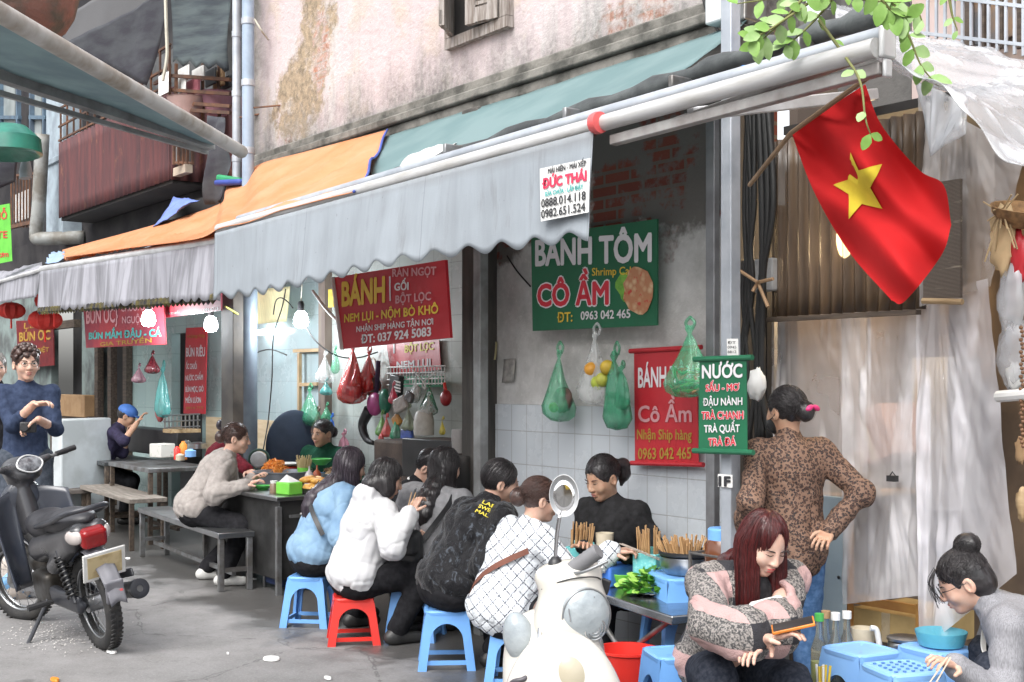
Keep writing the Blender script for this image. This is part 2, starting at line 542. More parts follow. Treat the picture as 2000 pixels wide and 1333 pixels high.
b = MB(); b.span((BX0, FY, 1.36), (BX1, FY + .25, 3.2))
b.build('lower_wall', bay_mat(), house)
def tile_mat(name, c1, c2, cm, w, h, off=0.0, dirt=.35):
    t = NT(name, .25)
    X = t.xyz()
    k, f = t.brick(t.comb(t.math('ADD', X[0], X[1]), X[2], 0.0), c1, c2, cm, w, h, .0025, off)
    d = t.ramp(t.noise(2.5, None, 6, .7), .5, .75)
    t.set(Base_Color=t.mix(t.math('MULTIPLY', d, dirt), k, (.2, .19, .17)), Roughness=t.math('ADD', .2, t.math('MULTIPLY', d, .4)))
    t.bump(t.math('SUBTRACT', 1.0, f), .4, .003)
    return t.mat
m_tile = tile_mat('white_wall_tiles', (.62, .66, .7), (.58, .62, .66), (.4, .41, .42), .15, .2, dirt=.2)
b = MB(); b.span((BX0, FY - .012, 0), (BX1, FY + .25, 1.359))
b.build('tile_wainscot', m_tile, house)
for a_, e_, y_ in ((atY(901, 700, 4.35).x, atY(932, 700, 4.35).x, 4.35), (-4.1, -3.98, FY - .18)):
    b = MB(); b.span((a_, y_, 0), (e_, y_ + .25, 3.19))
    b.build('column', M('sooty_column', (.05, .046, .042), .8, 0, (.1, .09, .08), 4, st=(3, 3, .5), bump=.6), house, bevel=.01)
# recess of the snack shop: blue tiled back wall, cream tiles behind the bags, side wall and ceiling
BY = 5.25
m_btile = tile_mat('pale_blue_wall', (.4, .5, .52), (.38, .48, .5), (.27, .34, .36), .4, .3, dirt=.3)
m_ctile = tile_mat('cream_wall_tiles', (.5, .54, .52), (.48, .52, .49), (.34, .36, .34), .25, .2, dirt=.4)
b = MB(); b.span((-11.6, BY, 0), (-9.72, BY + .12, 3.0)); b.build('back_wall', m_btile, house)
b = MB(); b.span((-9.6, BY - .03, 0), (-6.3, BY + .12, 3.0)); b.build('side_wall', m_ctile, house)
b = MB(); b.span((-9.72, BY - .1, 0), (-9.602, BY + .1, 3.0)); b.build('pilaster', M('brown_post', (.12, .09, .075), .7, 0, (.2, .16, .13), 4, st=(3, 3, .5)), house)
b = MB(); b.span((-11.6, FY + .31, 3.0), (-6.42, BY + .12, 3.12)); b.build('ceiling', m_conc, house)
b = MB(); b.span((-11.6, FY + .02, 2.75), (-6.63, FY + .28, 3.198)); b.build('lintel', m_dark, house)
# ================================================================ neighbouring house on the left: shop front below, red balcony above
nb = thing('neighbour_house', 'dark neighbouring house with a rusty red corrugated balcony over the noodle stall', 'house')
NY = 5.1
m_stall = tile_mat('pale_green_wall', (.4, .54, .52), (.37, .5, .49), (.28, .36, .35), .3, .3, dirt=.6)
def fx(px, y): return atY(px, 700, y).x
b = MB(); b.span((fx(258, NY), NY, 0), (fx(335, NY), NY + .1, 2.9)); b.span((fx(395, NY), NY, 0), (-11.61, NY + .1, 2.9)); b.span((fx(335, NY), NY, 2.02), (fx(395, NY), NY + .1, 2.9))
b.build('shop_wall', m_stall, nb)
m_gwall = M('grimy_green_wall', (.2, .25, .24), .85, 0, (.09, .1, .1), 3, bump=.5)
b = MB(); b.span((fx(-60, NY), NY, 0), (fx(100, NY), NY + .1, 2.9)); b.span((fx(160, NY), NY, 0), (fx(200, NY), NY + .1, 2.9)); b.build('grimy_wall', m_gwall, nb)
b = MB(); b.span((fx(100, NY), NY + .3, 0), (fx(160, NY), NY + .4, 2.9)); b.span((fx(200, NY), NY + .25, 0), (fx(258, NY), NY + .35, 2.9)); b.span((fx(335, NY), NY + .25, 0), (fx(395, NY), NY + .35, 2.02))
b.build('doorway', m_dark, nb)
b = MB()
for px in (200, 226, 256): b.span((fx(px, NY) - .06, NY - .08, 0), (fx(px, NY) + .06, NY - .005, 2.9))
b.span((fx(100, NY), NY - .1, 2.2), (fx(160, NY), NY - .01, 2.3))
b.build('post', m_dwood, nb)
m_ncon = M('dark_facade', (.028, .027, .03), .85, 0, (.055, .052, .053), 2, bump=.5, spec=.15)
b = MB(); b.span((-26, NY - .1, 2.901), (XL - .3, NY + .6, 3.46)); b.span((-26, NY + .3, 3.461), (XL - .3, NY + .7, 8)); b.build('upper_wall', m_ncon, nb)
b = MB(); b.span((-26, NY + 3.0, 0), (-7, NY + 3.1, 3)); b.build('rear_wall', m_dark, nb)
# balcony
PY = 4.6
bxl, bxr = atY(115, 430, PY).x, atY(333, 350, PY).x
def corr(x0, x1, z0, z1, y, pitch=.09, amp=.012, seg=8, ax=0):
    m = MB()
    n = max(2, int((x1 - x0) / pitch * seg))
    m.grid(lambda u, v: (Vector((x0 + (x1 - x0) * u, y + amp * math.sin(u * n / seg * 6.283), z0 + (z1 - z0) * v)) if ax == 0 else Vector((y + amp * math.sin(u * n / seg * 6.283), x0 + (x1 - x0) * u, z0 + (z1 - z0) * v))), n, 6)
    return m
def redcorr():
    t = NT('rust_red_sheet', .7, .1)
    st = t.noise(4, t.map(sc=(2.5, 2.5, .25)), 6, .65)
    c = t.mix(t.ramp(st, .35, .62), (.13, .042, .042), (.065, .03, .034))
    c = t.mix(t.ramp(t.noise(6, t.map(sc=(1, 1, .4)), 6, .7), .6, .72), c, (.27, .12, .07))
    t.set(Base_Color=c)
    t.bump(st, .3, .01)
    return t.mat
m_redc = redcorr()
corr(bxl, bxr, 3.5, 4.42, PY, .13).build('balcony_front', m_redc, nb, smooth=60, solid=.004)
corr(PY, NY + .3, 3.5, 4.42, bxr, .13, ax=1).build('balcony_side', m_redc, nb, smooth=60, solid=.004)
b = MB(); b.span((bxl, PY + .03, 3.47), (bxr - .02, NY + .3, 3.52)); b.build('balcony_floor', m_dark, nb)
b = MB()
for k in range(15):
    x = bxl + (bxr - bxl) * (k + .3) / 14.4
    b.bar((x, PY, 4.42), (x, PY, 4.85), .02, .02, (1, 0, 0))
for z in (4.45, 4.62, 4.84): b.bar((bxl, PY, z), (bxr, PY, z), .022, .022)
b.build('railing', m_rust, nb)
b = MB(); b.span((bxl + .1, NY + .22, 4.3), (bxr - .3, NY + .29, 5.3)); b.build('window_panel', M('dusty_pane', (.1, .1, .1), .5, 0, (.04, .04, .04), 4), nb)
# pale pillar and windows to the far left of the balcony
b = MB()
p0, p1 = atY(90, 420, 4.75), atY(122, 420, 4.75)
b.span((p0.x, 4.75, 3.3), (p1.x, 5.0, 5.6)); b.span((p0.x - .05, 4.72, 4.28), (p1.x + .05, 5.02, 4.36))
b.build('pillar', M('pale_blue_pillar', (.33, .4, .45), .7, 0, (.22, .26, .3), 4), nb, bevel=.01)
m_shade = M('blue_frame', (.1, .16, .22), .6, 0, (.07, .1, .14))
for x0, x1 in ((2, 36), (62, 88)):
    b = MB(); b.span(atY(x0, 300, 4.95), atY(x1, 120, 5.0)); f = b.build('window', M('grey_pane', (.3, .33, .33), .35, 0, (.2, .23, .23), 3), nb)
    c = MB()
    for yy in (300, 230, 125): c.bar(atY(x0 - 3, yy, 4.92), atY(x1 + 3, yy, 4.92), .05, .05)
    for xx in (x0, x1): c.bar(atY(xx, 300, 4.92), atY(xx, 110, 4.92), .06, .06, (1, 0, 0))
    c.build('frame', m_shade, f)
b = MB()
for k in range(9): b.bar(atY(22 + k * 6, 445, 4.7), atY(22 + k * 6, 345, 4.7), .02, .02, (1, 0, 0))
b.bar(atY(18, 445, 4.7), atY(75, 432, 4.7), .05, .05); b.bar(atY(18, 345, 4.7), atY(75, 338, 4.7), .03, .03)
b.build('grille', m_rust, nb)
b = MB(); b.span(atY(30, 435, 4.78), atY(58, 370, 4.8)); b.build('panel', m_white, nb)
# ================================================================ far end of the lane
far = thing('far_house', 'dark far house closing the lane behind the two standing men', 'house')
b = MB(); b.span((-30, -6, 0), (-29, 6, 9)); b.build('wall', M('far_wall', (.16, .16, .16), .8, 0, (.08, .08, .085), 1.5), far)
b = MB()
for k in range(4): b.span((-29, -4 + k * 2.2, 3.4), (-28.94, -3 + k * 2.2, 5))
b.build('window', m_dark, far)
# ================================================================ house across the lane on the left, its round balcony and its awning
b = MB(); c0 = at(25, 8, 7.5)
b.lathe([(0, -.24), (.15, -.23), (.3, -.2), (.41, -.14), (.48, -.05), (.52, .08), (.52, .25), (0, .25)], c0, 30, sx=.75, sy=.75)
o = b.build('round_balcony', M('mossy_brick_round', (.2, .1, .08), .9, 0, (.09, .085, .07), 6, bump=1, bs=18, bd=.02), None, smooth=40)
tag(o, 'rounded mossy brick-red balcony bottom high above the long pale awning bar', 'balcony')
# ================================================================ unseen house row added across the street to block low sky and bounce light
op = thing('unseen_house_row', 'unseen pale house row added across the street to block and bounce light, with a yellow awning for the mirror', 'house', (-4, -6, 0))
b = MB(); b.span((-20, -8.3, 0), (22, -8, 4.2)); b.build('wall', M('opposite_plaster', (.6, .57, .53), .85, 0, (.48, .45, .42), 1.5), op)
b = MB(); b.add([(6, -7.98, 3.6), (14, -7.98, 3.6), (14, -6.9, 2.9), (6, -6.9, 2.9)], [(0, 1, 2, 3)]); b.build('awning', M('yellow_awning', (.75, .5, .06), .7), op, solid=.01)  # yellow cloth added for the scooter mirror to reflect
for k in range(6):
    b = MB(); b.span((-15 + k * 3.6, -7.99, 1.0), (-13.8 + k * 3.6, -7.95, 2.4)); b.build('window', m_dark, op)
# ================================================================ awnings
def cloth(name, q, parent, mat, nu=24, nv=10, amp=.02, sc=4, sag=0, solid=.003, k=0, edge=None):
    m = MB()
    n = (q[1] - q[0]).cross(q[3] - q[0]).normalized()
    def fn(u, v):
        p = bil(q, u, v)
        p = p + n * amp * wob(p, sc, k) - Vector((0, 0, sag * 4 * u * (1 - u) + sag * 4 * v * (1 - v)))
        if edge: p = p + edge(u, v)
        return p
    m.grid(fn, nu, nv)
    return m.build(name, mat, parent, smooth=180, solid=solid)
m_teal = thin(M('teal_awning_fabric', (.19, .3, .31), .7, 0, (.25, .36, .37), 2, bump=.1), .4)
def valance_mat():
    t = NT('pale_grey_fabric', .8, 0, .2)
    X = t.xyz()
    st = t.noise(3, t.map(sc=(2.2, 1, .35)), 6, .65)
    c = t.mix(t.ramp(st, .35, .7), (.37, .41, .45), (.3, .33, .36))
    c = t.mix(t.math('MULTIPLY', t.ramp(t.noise(7, t.map(sc=(2, 1, .3)), 6, .7), .58, .75), .5), c, (.2, .2, .2))
    f = t.math('ABSOLUTE', t.math('SUBTRACT', t.math('FRACT', t.math('MULTIPLY', X[0], .83)), .5))
    c = t.mix(t.math('MULTIPLY', t.math('SUBTRACT', 1.0, t.ramp(f, .0, .004)), .5), c, (.16, .17, .18))
    top = t.ramp(t.math('ADD', X[2], t.math('MULTIPLY', t.noise(9, None, 4), .05)), -.06, .0)
    c = t.mix(t.math('MULTIPLY', top, .4), c, (.2, .19, .18))
    c = t.mix(t.math('MULTIPLY', t.ramp(t.noise(30, None, 4), .7, .76), .5), c, (.16, .15, .14))
    t.set(Base_Color=c)
    t.bump(t.math('ADD', st, t.math('MULTIPLY', t.noise(160, None, 2), .2)), .3, .01)
    return t.mat
m_val = valance_mat()
AY = 3.2
aw = thing('main_awning', 'large grey scalloped awning with teal top over the low tables', 'awning', (-5.5, AY, 2.5))
A0, A1 = atY(428, 448, AY), atY(1712, 118, AY)
A1 = Vector((A1.x, AY, A0.z + .07))
def along(px):          # point of the front bar under a pixel column
    x = atY(px, 300, AY).x
    return Vector((x, AY, A0.z + (A1.z - A0.z) * (x - A0.x) / (A1.x - A0.x)))
b = MB(); b.tube([A0, along(700), along(1000), along(1300), A1], .032, 16)
b.build('front_bar', M('dull_white_bar', (.5, .5, .5), .4, .1, (.36, .35, .33), 6, st=(.6, 4, 4), lo=.45, hi=.7), aw, smooth=60)
b = MB(); a = along(1186) + Vector((0, .03, -.07)); b.bar(a, A1 + Vector((0, .03, -.06)), .04, .04); b.bar(a + Vector((0, .045, .005)), A1 + Vector((0, .06, .01)), .04, .025)
b.build('bar_profile', M('dull_profile', (.36, .35, .34), .5, .2, (.22, .2, .19), 6), aw, bevel=.004)
b = MB(); b.tube([A0 + Vector((0, .14, .07)), along(1000) + Vector((0, .15, .09)), A1 + Vector((-.05, .14, .08))], .03, 12); b.build('pipe', m_galv, aw, smooth=60)
b = MB(); b.tube(crv([along(640) + Vector((0, .35, .13)), along(900) + Vector((0, .33, .17)), along(1200) + Vector((0, .33, .2)), along(1430) + Vector((0, .31, .215)), along(1660) + Vector((0, .28, .19))], 30), [.04 + .012 * math.sin(i * 1.9) for i in range(31)], 12)
b.build('fabric_roll', M('dark_roll', (.03, .034, .036), .6, 0, (.09, .1, .1), 5, bump=.5), aw, smooth=180)
b = MB()
for px in (800, 1030, 1235, 1480):
    b = MB(); b.box(along(px) + Vector((0, .26, .16)), (.025, .12, .05)); b.build('roll_clip', m_steel_dull, aw, bevel=.006)
# teal roof from the roll up to the ledge
q = [Vector((atY(740, 300, FY).x, FY - .1, 3.2)), Vector((-4.0, FY - .1, 3.21)), Vector((-3.62, AY + .36, 2.76)), Vector((atY(620, 330, AY).x, AY + .36, 2.6))]
cloth('roof_fabric', q, aw, m_teal, 40, 12, .012, 3, .012)
# scalloped valance
V0, V1 = along(430), along(1172)
def val(u, v):
    p = V0.lerp(V1, u)
    L = (V1 - V0).length
    d = .405 + .018 * math.sin(u * 7)
    sc = .022 * (math.cos(2 * math.pi * (u * L / .245)) )
    z = -.03 - v * (d + sc * (v ** 6))
    f = v * (.02 * math.sin(u * L * 2.1 + 1) + .012 * math.sin(u * L * 4.7) + .004 * math.sin(u * L * 2 * math.pi / .245 + v)) + .006 * wob((u * 9, v * 2, 0), 1.5, 2) * v
    return p + Vector((0, -.035 + f - .03 * v, z))
thin(m_val, .2)
b = MB(); b.grid(val, 220, 16); b.build('valance', m_val, aw, smooth=180, solid=.003)
b = MB(); e = along(1172); b.lathe([(0, -.02), (.042, -.018), (.045, .0), (.042, .018), (0, .02)], e + Vector((.01, -.02, 0)), 20, (0, R(90), 0))
b.build('end_cap', M('pinkish_red_cap', (.75, .12, .12), .4), aw)
b = MB(); b.box(A1 + Vector((.01, .04, .02)), (.02, .07, .1)); b.box(A1 + Vector((.01, .04, -.06)), (.015, .04, .06))
b.build('end_bracket', m_alu, aw, bevel=.01)
b = MB()
for px in (520, 1330):
    b = MB(); b.bar(along(px) + Vector((0, .05, -.04)), Vector((along(px).x - .1, FY - .02, 2.75)), .035, .05)
    b.build('arm', m_alu, aw, bevel=.005)
# loose white sheet lying across the roll
o = cloth('white_sheet', [atY(800, 298, 4.0), atY(898, 273, 4.0), atY(872, 300, 3.45), atY(762, 352, 3.3)], None, m_white, 12, 10, .012, 8)
tag(o, 'loose white plastic sheet folded over the awning roll beside the orange tarp', 'sheet')
# printed notice on the valance
# second awning further along
aw2 = thing('noodle_awning', 'small dirty grey awning with dark fringed edge over the noodle stall', 'awning', (-11.5, 3.25, 2.45))
B0, B1 = atY(82, 518, 3.25), atY(432, 470, 3.25)
B0.z = B1.z + .1
b = MB(); b.tube([B0, B1], .03, 12); b.build('front_bar', m_alu, aw2, smooth=60)
m_val2 = M('dirty_grey_fabric', (.36, .36, .4), .5, 0, (.2, .2, .22), 4, st=(3, 3, .4), bump=.3)
def val2(u, v):
    p = B0.lerp(B1, u)
    L = (B1 - B0).length
    z = -.02 - v * (.34 + .03 * abs(math.sin(u * L * 22)) * (v ** 8))
    return p + Vector((0, -.02 + v * (.03 * math.sin(u * L * 5) + .015 * math.sin(u * L * 13)) - .02 * v, z))
b = MB(); b.grid(val2, 200, 10); b.build('valance', m_val2, aw2, smooth=180, solid=.003)
b = MB()
L2 = (B1 - B0).length
for k in range(int(L2 / .075)):
    p = B0.lerp(B1, (k + .5) * .075 / L2) + Vector((0, -.03, -.37))
    b.lathe([(0, .03), (.018, .02), (.022, -.015), (0, -.045)], p, 6)
b.build('fringe', M('dark_fringe', (.03, .03, .035), .8, 0, (.12, .1, .03), 20), aw2)
cloth('roof_fabric', [Vector((-16.2, 4.95, 2.98)), Vector((-10.2, 4.95, 2.98)), B1 + Vector((0, 0, .02)), B0 + Vector((0, 0, .02))], aw2, m_val2, 30, 8, .02, 3)
aw3 = thing('far_awning', 'sagging translucent grey awning at the far end of the stalls', 'awning', (-17, 3.4, 2.3))
q = [atY(-40, 545, 4.2), atY(82, 512, 4.2), atY(82, 530, 3.5), atY(-40, 570, 3.5)]
cloth('roof_fabric', q, aw3, m_val2, 16, 8, .03, 4)
cloth('valance', [atY(-40, 562, 3.5), atY(82, 526, 3.5), atY(68, 580, 3.48), atY(-40, 600, 3.48)], aw3, m_val2, 16, 8, .03, 6)
b = MB(); b.tube([atY(-40, 562, 3.49), atY(82, 527, 3.49)], .02, 8); b.build('front_bar', m_alu, aw3)
# orange tarp
def tarp_mat():
    t = NT('orange_tarp_fabric', .65)
    n = t.noise(2.2, t.map(sc=(1, 1, 1)), 5, .6)
    c = t.mix(t.ramp(n, .35, .68), (.68, .27, .11), (.68, .36, .2))
    t.set(Base_Color=c)
    t.bump(t.math('ADD', n, t.math('MULTIPLY', t.noise(9, None, 4), .3)), .5, .02)
    return t.mat
tp = thing('orange_tarp', 'bright orange tarpaulin with blue hem thrown over the grey awnings', 'tarpaulin', (-8.5, 3.8, 2.8))
top = crv([atY(122, 492, 4.1) + Vector((0, 0, .02)), atY(300, 440, 4.3), atY(430, 398, 4.38), atY(444, 362, 4.38), atY(478, 352, 4.38), atY(505, 322, 4.4), atY(600, 296, 4.4), atY(757, 254, 4.4)], 48)
bot = crv([atY(128, 503, 3.22), atY(260, 484, 3.2), atY(380, 468, 3.18), atY(430, 446, 3.16), atY(480, 436, 3.16), atY(540, 414, 3.16), atY(620, 393, 3.16), atY(688, 376, 3.16)], 48)
def tf(u, v):
    i = min(int(u * 48), 47)
    f = u * 48 - i
    a = top[i].lerp(top[i + 1], f)
    c = bot[i].lerp(bot[i + 1], f)
    p = a.lerp(c, v)
    dd = .03 * math.sin(v * math.pi) * wob(p, 5, 1) + .02 * wob(p, 11, 2) * math.sin(v * 3.1)
    return p + Vector((-.02 * math.sin(v * 5), -.3 * dd, dd - .05 * math.sin(v * math.pi)))
b = MB(); b.grid(tf, 110, 26); b.build('sheet', thin(tarp_mat(), .3), tp, smooth=180, solid=.004)
b = MB(); b.tube([tf(1, v / 20) + Vector((.004, -.004, 0)) for v in range(21)], .008, 8)
b.build('hem', M('blue_hem', (.06, .1, .4), .6), tp, smooth=180)
b = MB(); b.box(atY(462, 357, 4.3), (.42, .2, .05), (.1, .1, .1)); b.box(atY(452, 352, 4.32), (.3, .1, .06), (0, .2, .3), 1)
o = b.build('folded_tarp', [M('royal_blue_tarp', (.03, .06, .3), .6), M('green_tarp', (.02, .25, .1), .6)], None, bevel=.02)
tag(o, 'folded blue and green tarp scrap wedged at the foot of the drain pipes', 'tarp scrap')
o = cloth('blue_umbrella_cloth', [atY(340, 385, 4.5), atY(392, 392, 4.4), atY(360, 402, 4.2), atY(292, 452, 4.2)], None, M('periwinkle_cloth', (.16, .24, .6), .6, 0, (.12, .18, .48)), 12, 8, .03, 6)
tag(o, 'periwinkle blue cloth propped up in the dark under the red balcony', 'cloth')
o = cloth('blue_tarp_scrap', [atY(100, 495, 4.0), atY(126, 492, 4.0), atY(128, 506, 3.6), atY(88, 514, 3.5)], None, M('pale_blue_tarp', (.3, .42, .6), .5), 8, 6, .03, 9)
tag(o, 'crumpled pale blue plastic scrap at the far corner of the noodle awning', 'tarp scrap')
# awning of the house on the near left: long pale bar with teal cloth behind it
aw4 = thing('near_awning', 'long pale awning bar with teal cloth underside crossing the top of the lane', 'awning', tuple(at(200, 140, 4.6)))
n0, n1 = at(-120, -44, 3.3), at(472, 297, 5.9)
b = MB(); b.tube([n0, n1], .031, 14); b.build('front_bar', M('stained_alu', (.5, .49, .47), .5, .2, (.26, .22, .17), 5, st=(1, 1, 1)), aw4, smooth=60)
r0, r1 = at(-120, 96, 4.4), at(412, 283, 6.0)
cloth('roof_fabric', [n0 + Vector((0, 0, .02)), n1.lerp(n0, .06) + Vector((0, 0, .02)), r1, r0], aw4, M('teal_underside', (.22, .34, .36), .6, 0, (.14, .23, .26), 2.5), 20, 8, .012, 4)
b = MB(); b.bar(r0 + Vector((0, 0, -.02)), r1, .05, .05); b.bar(r0 + Vector((0, .03, -.1)), r1 + Vector((-.05, 0, -.03)), .02, .02); b.build('rear_bar', M('grey_aluminium', (.3, .31, .31), .5, .2, (.18, .18, .18)), aw4)
# ================================================================ pipes and posts
for i, (x0, x1, yy, lab) in enumerate(((454, 470, 4.36, 'pale grey drain pipe with collars, set further from the pink plaster corner'), (473, 496, 4.28, 'blue grey drain pipe running up against the pink plaster corner'))):
    c = atY((x0 + x1) / 2, 350, yy)
    rad = (x1 - x0) / FPX * (c - Vector((0, 0, c.z))).length * .5
    t = thing('drain_pipe', lab, 'pipe', (c.x, c.y, 2.6), group=None)
    b = MB(); b.tube([(c.x, c.y, 2.62), (c.x, c.y, 7)], rad, 16); b.build('tube', [m_galv, M('blue_pvc', (.3, .38, .48), .45, 0, (.24, .31, .4))][i], t, smooth=60)
    b = MB()
    for z in (3.35, 3.9, 4.4, 4.75):
        b = MB(); b.tube([(c.x, c.y, z), (c.x, c.y, z + .05)], rad * 1.13, 16); b.build('collar', m_galv, t)
    b = MB(); b.bar((c.x, c.y, 3.72), (c.x + .2, FY, 3.74), .02, .01); b.build('bracket', m_rust, t)
c = atY(1427, 500, 3.9)
t = thing('awning_post', 'galvanised square post rising through the awning beside the brown corrugated sheet', 'post', (c.x, c.y, 0))
b = MB(); b.span((c.x - .03, c.y - .03, 0), (c.x + .03, c.y + .03, 5)); b.build('shaft', m_galv, t, bevel=.004)
b = MB()
for k in range(5): b.tube([c + Vector((.045 * math.cos(a / 8 * 6.283), .045 * math.sin(a / 8 * 6.283), atY(1427, 138 + k * 2.5, 3.9).z - c.z + .004 * math.sin(a * 3 + k))) for a in range(9)], .007, 6)
b.build('blue_tie', M('blue_string', (.06, .3, .75), .6), t)
o = cloth('blue_plastic_scrap', [atY(1446, 108, 3.9), atY(1478, 98, 3.95), atY(1490, 130, 3.8), atY(1447, 132, 3.8)], None, M('azure_plastic', (.04, .25, .65), .4), 8, 6, .03, 14)
tag(o, 'crumpled azure plastic scrap tied beside the galvanised post above the awning', 'plastic scrap')
c = atY(1392, 500, 4.28)
b = MB(); b.span((c.x - .028, c.y - .02, 0), (c.x + .028, c.y + .02, 2.75))
tag(b.build('flat_post', M('dull_alu', (.24, .25, .26), .5, .4, (.17, .17, .18)), None, bevel=.004), 'dull flat aluminium post standing against the dark corner column', 'post')
c = atY(939, 700, 4.22)
b = MB(); b.span((c.x - .035, c.y - .03, 0), (c.x + .035, c.y + .03, 2.8))
tag(b.build('shop_post', M('worn_alu', (.3, .31, .31), .5, .3, (.2, .2, .2)), None, bevel=.004), 'worn metal post dividing the snack shop from the tiled bay', 'post')
# posts at the left edge of the snack shop
for px0, px1, y, mat, lab in ((432, 455, 4.25, M('black_brown_post', (.05, .042, .038), .6, 0, (.1, .085, .07), 4), 'dark brown shop post at the corner of the noodle stall'),
                              (471, 490, 4.4, M('slate_pipe', (.13, .16, .19), .45, .2, (.1, .12, .15)), 'slate grey pipe beside the pale blue shop wall')):
    a, e = atY(px0, 600, y), atY(px1, 600, y)
    b = MB()
    if px0 == 471: b.tube([((a.x + e.x) / 2, y, 0), ((a.x + e.x) / 2, y, 2.75)], abs(e.x - a.x) / 2, 14)
    else: b.span((a.x, y, 0), (e.x, y + .12, 2.9))
    tag(b.build('shop_post', mat, None, bevel=.004 if px0 != 471 else 0), lab, 'post')
c = atY(461, 760, 4.45)
b = MB(); b.tube(crv([(c.x + .02 * math.sin(k), c.y, .9 + k * .14) for k in range(9)], 60), [.032 + .005 * (k % 2) for k in range(61)], 10)
tag(b.build('red_hose', M('dark_red_hose', (.2, .03, .04), .5), None, smooth=60), 'dark red ribbed hose hanging between the two shop posts', 'hose')
# left drain with bend
a = [atY(83, 262, 4.5), atY(76, 400, 4.5), atY(71, 458, 4.5), atY(82, 466, 4.55), atY(165, 464, 5.0)]
b = MB(); b.tube(crv(a, 30), .085, 12)
tag(b.build('bent_pipe', M('grimy_pipe', (.3, .31, .3), .6, 0, (.16, .15, .13), 5), None, smooth=180), 'grimy bent waste pipe running down beside the red corrugated balcony', 'pipe')
# dark shade cloths
m_shadec = M('shade_cloth', (.03, .03, .04), .9, 0, (.055, .06, .068), 3, st=(1, 1, 3), bump=.4)
def edgew(u, v): return Vector((0, 0, .03 * math.sin(u * 25) * v))
o = cloth('shade_cloth', [at(335, -30, 10.9), at(450, -30, 10.7), at(446, 136, 10.7), at(338, 122, 10.9)], None, M('green_grey_cloth', (.035, .045, .055), .9, 0, (.07, .09, .095), 3, st=(1, 1, 5), bump=.4), 16, 14, .05, 5, edge=edgew)
tag(o, 'green grey shade cloth hanging over the balcony crates next to the drain pipes', 'shade cloth')
o = cloth('shade_cloth', [at(325, -20, 11.2), at(331, 20, 11.2), at(290, 168, 11.6), at(120, 92, 12.5)], None, m_shadec, 16, 14, .06, 3)
tag(o, 'big dark slanting shade cloth above the red balcony', 'shade cloth')
o = cloth('shade_cloth', [at(122, 30, 13.2), at(285, -60, 12.2), at(326, 0, 12.0), at(118, 100, 13.2)], None, M('grey_canvas', (.09, .09, .095), .8, 0, (.1, .1, .105), 3, bump=.4), 16, 10, .05, 3)
tag(o, 'lighter grey canvas roof sheet sloping beside the patch of white sky', 'shade cloth')
o = cloth('shade_cloth', [at(400, 225, 10.8), at(447, 232, 10.6), at(444, 392, 10.4), at(400, 400, 10.8)], None, m_shadec, 10, 14, .08, 6)
tag(o, 'crumpled dark cloth hanging low behind the drain pipes', 'shade cloth')
# balcony shelf with crates
sh = thing('balcony_rack', 'rusty rack of white boxes hanging under the green grey shade cloth', 'rack', tuple(at(380, 215, 11.3)))
b = MB()
for yy in (150, 178, 202, 215):
    b.bar(at(330, yy - 2, 11.3), at(450, yy + 6, 10.9), .03, .03)
    b.bar(at(302, yy + 14, 12.2), at(330, yy - 2, 11.3), .03, .03)
for xx in (331, 344, 396, 428): b.bar(at(xx, 125, 11.25), at(xx, 240, 11.25), .025, .025, (1, 0, 0))
b.build('frame', m_rust, sh)
for i, (x0, y0, x1, y1, mt) in enumerate(((346, 137, 371, 155, m_white), (374, 138, 400, 157, m_white), (404, 140, 420, 163, m_black), (421, 143, 434, 166, m_card), (434, 155, 449, 170, m_black), (344, 158, 362, 178, m_paper), (363, 160, 392, 180, M('pink_box', (.5, .16, .2), .6)), (310, 150, 329, 180, m_paper))):
    b = MB(); b.span(at(x0, y0, 11.4), at(x1, y1, 11.2)); o = b.build('storage_box', mt, None, bevel=.01)
    tag(o, ['white storage box standing second from the pale pole of the rack', 'white lidded box in the middle of the rack top', 'black box in the balcony rack beside the cardboard carton', 'cardboard carton between two black boxes in the rack', 'black box at the pipe end of the balcony rack', 'small white box on the lower shelf of the rack', 'pink box on the lower shelf of the rack', 'tilted white box at the outer end of the rack'][i], 'box')
for i, (xx, yy, rr, lab) in enumerate(((425, 202, .12, 'pink plastic basin on the balcony rack by the pipes'), (366, 212, .13, 'pale dusty basin under the balcony rack'))):
    b = MB(); b.lathe([(0, -.1), (rr * .75, -.1), (rr * 1.4, .08), (rr * 1.45, .09), (rr * 1.35, .07), (rr * .7, -.08), (0, -.08)], at(xx, yy, 11.25), 24)
    tag(b.build('basin', [M('dusty_pink', (.42, .22, .27), .5), M('dusty_cream', (.45, .33, .31), .5)][i], None), lab, 'basin')
b = MB(); b.tube(crv([at(323, -10, 11), at(325, 60, 11), at(326, 110, 11), at(318, 158, 11)], 30), .016, 6)
tag(b.build('rope', m_wcable, None), 'pale rope hanging down in front of the dark shade cloth', 'rope')
b = MB(); bxx = at(375, 270, 11.7)
b.span(at(338, 345, 11.9), at(376, 322, 11.7)); 
gr = thing('barred_window', 'small barred window with plaster sill beside the rusty corrugated balcony', 'window', tuple(at(357, 335, 11.8)))
b.build('sill', M('cream_sill', (.45, .38, .3), .8), gr)
b = MB(); b.span(at(338, 322, 11.9), at(378, 262, 11.85)); b.build('pane', M('grey_pane2', (.25, .26, .26), .4, 0, (.08, .08, .08), 5), gr)
b = MB()
for xx in (340, 349, 358, 366, 376): b.bar(at(xx, 322, 11.7), at(xx, 262, 11.7), .025, .025, (1, 0, 0))
for yy in (318, 285): b.bar(at(338, yy, 11.7), at(378, yy, 11.7), .02, .02)
b.build('bars', m_rust, gr)
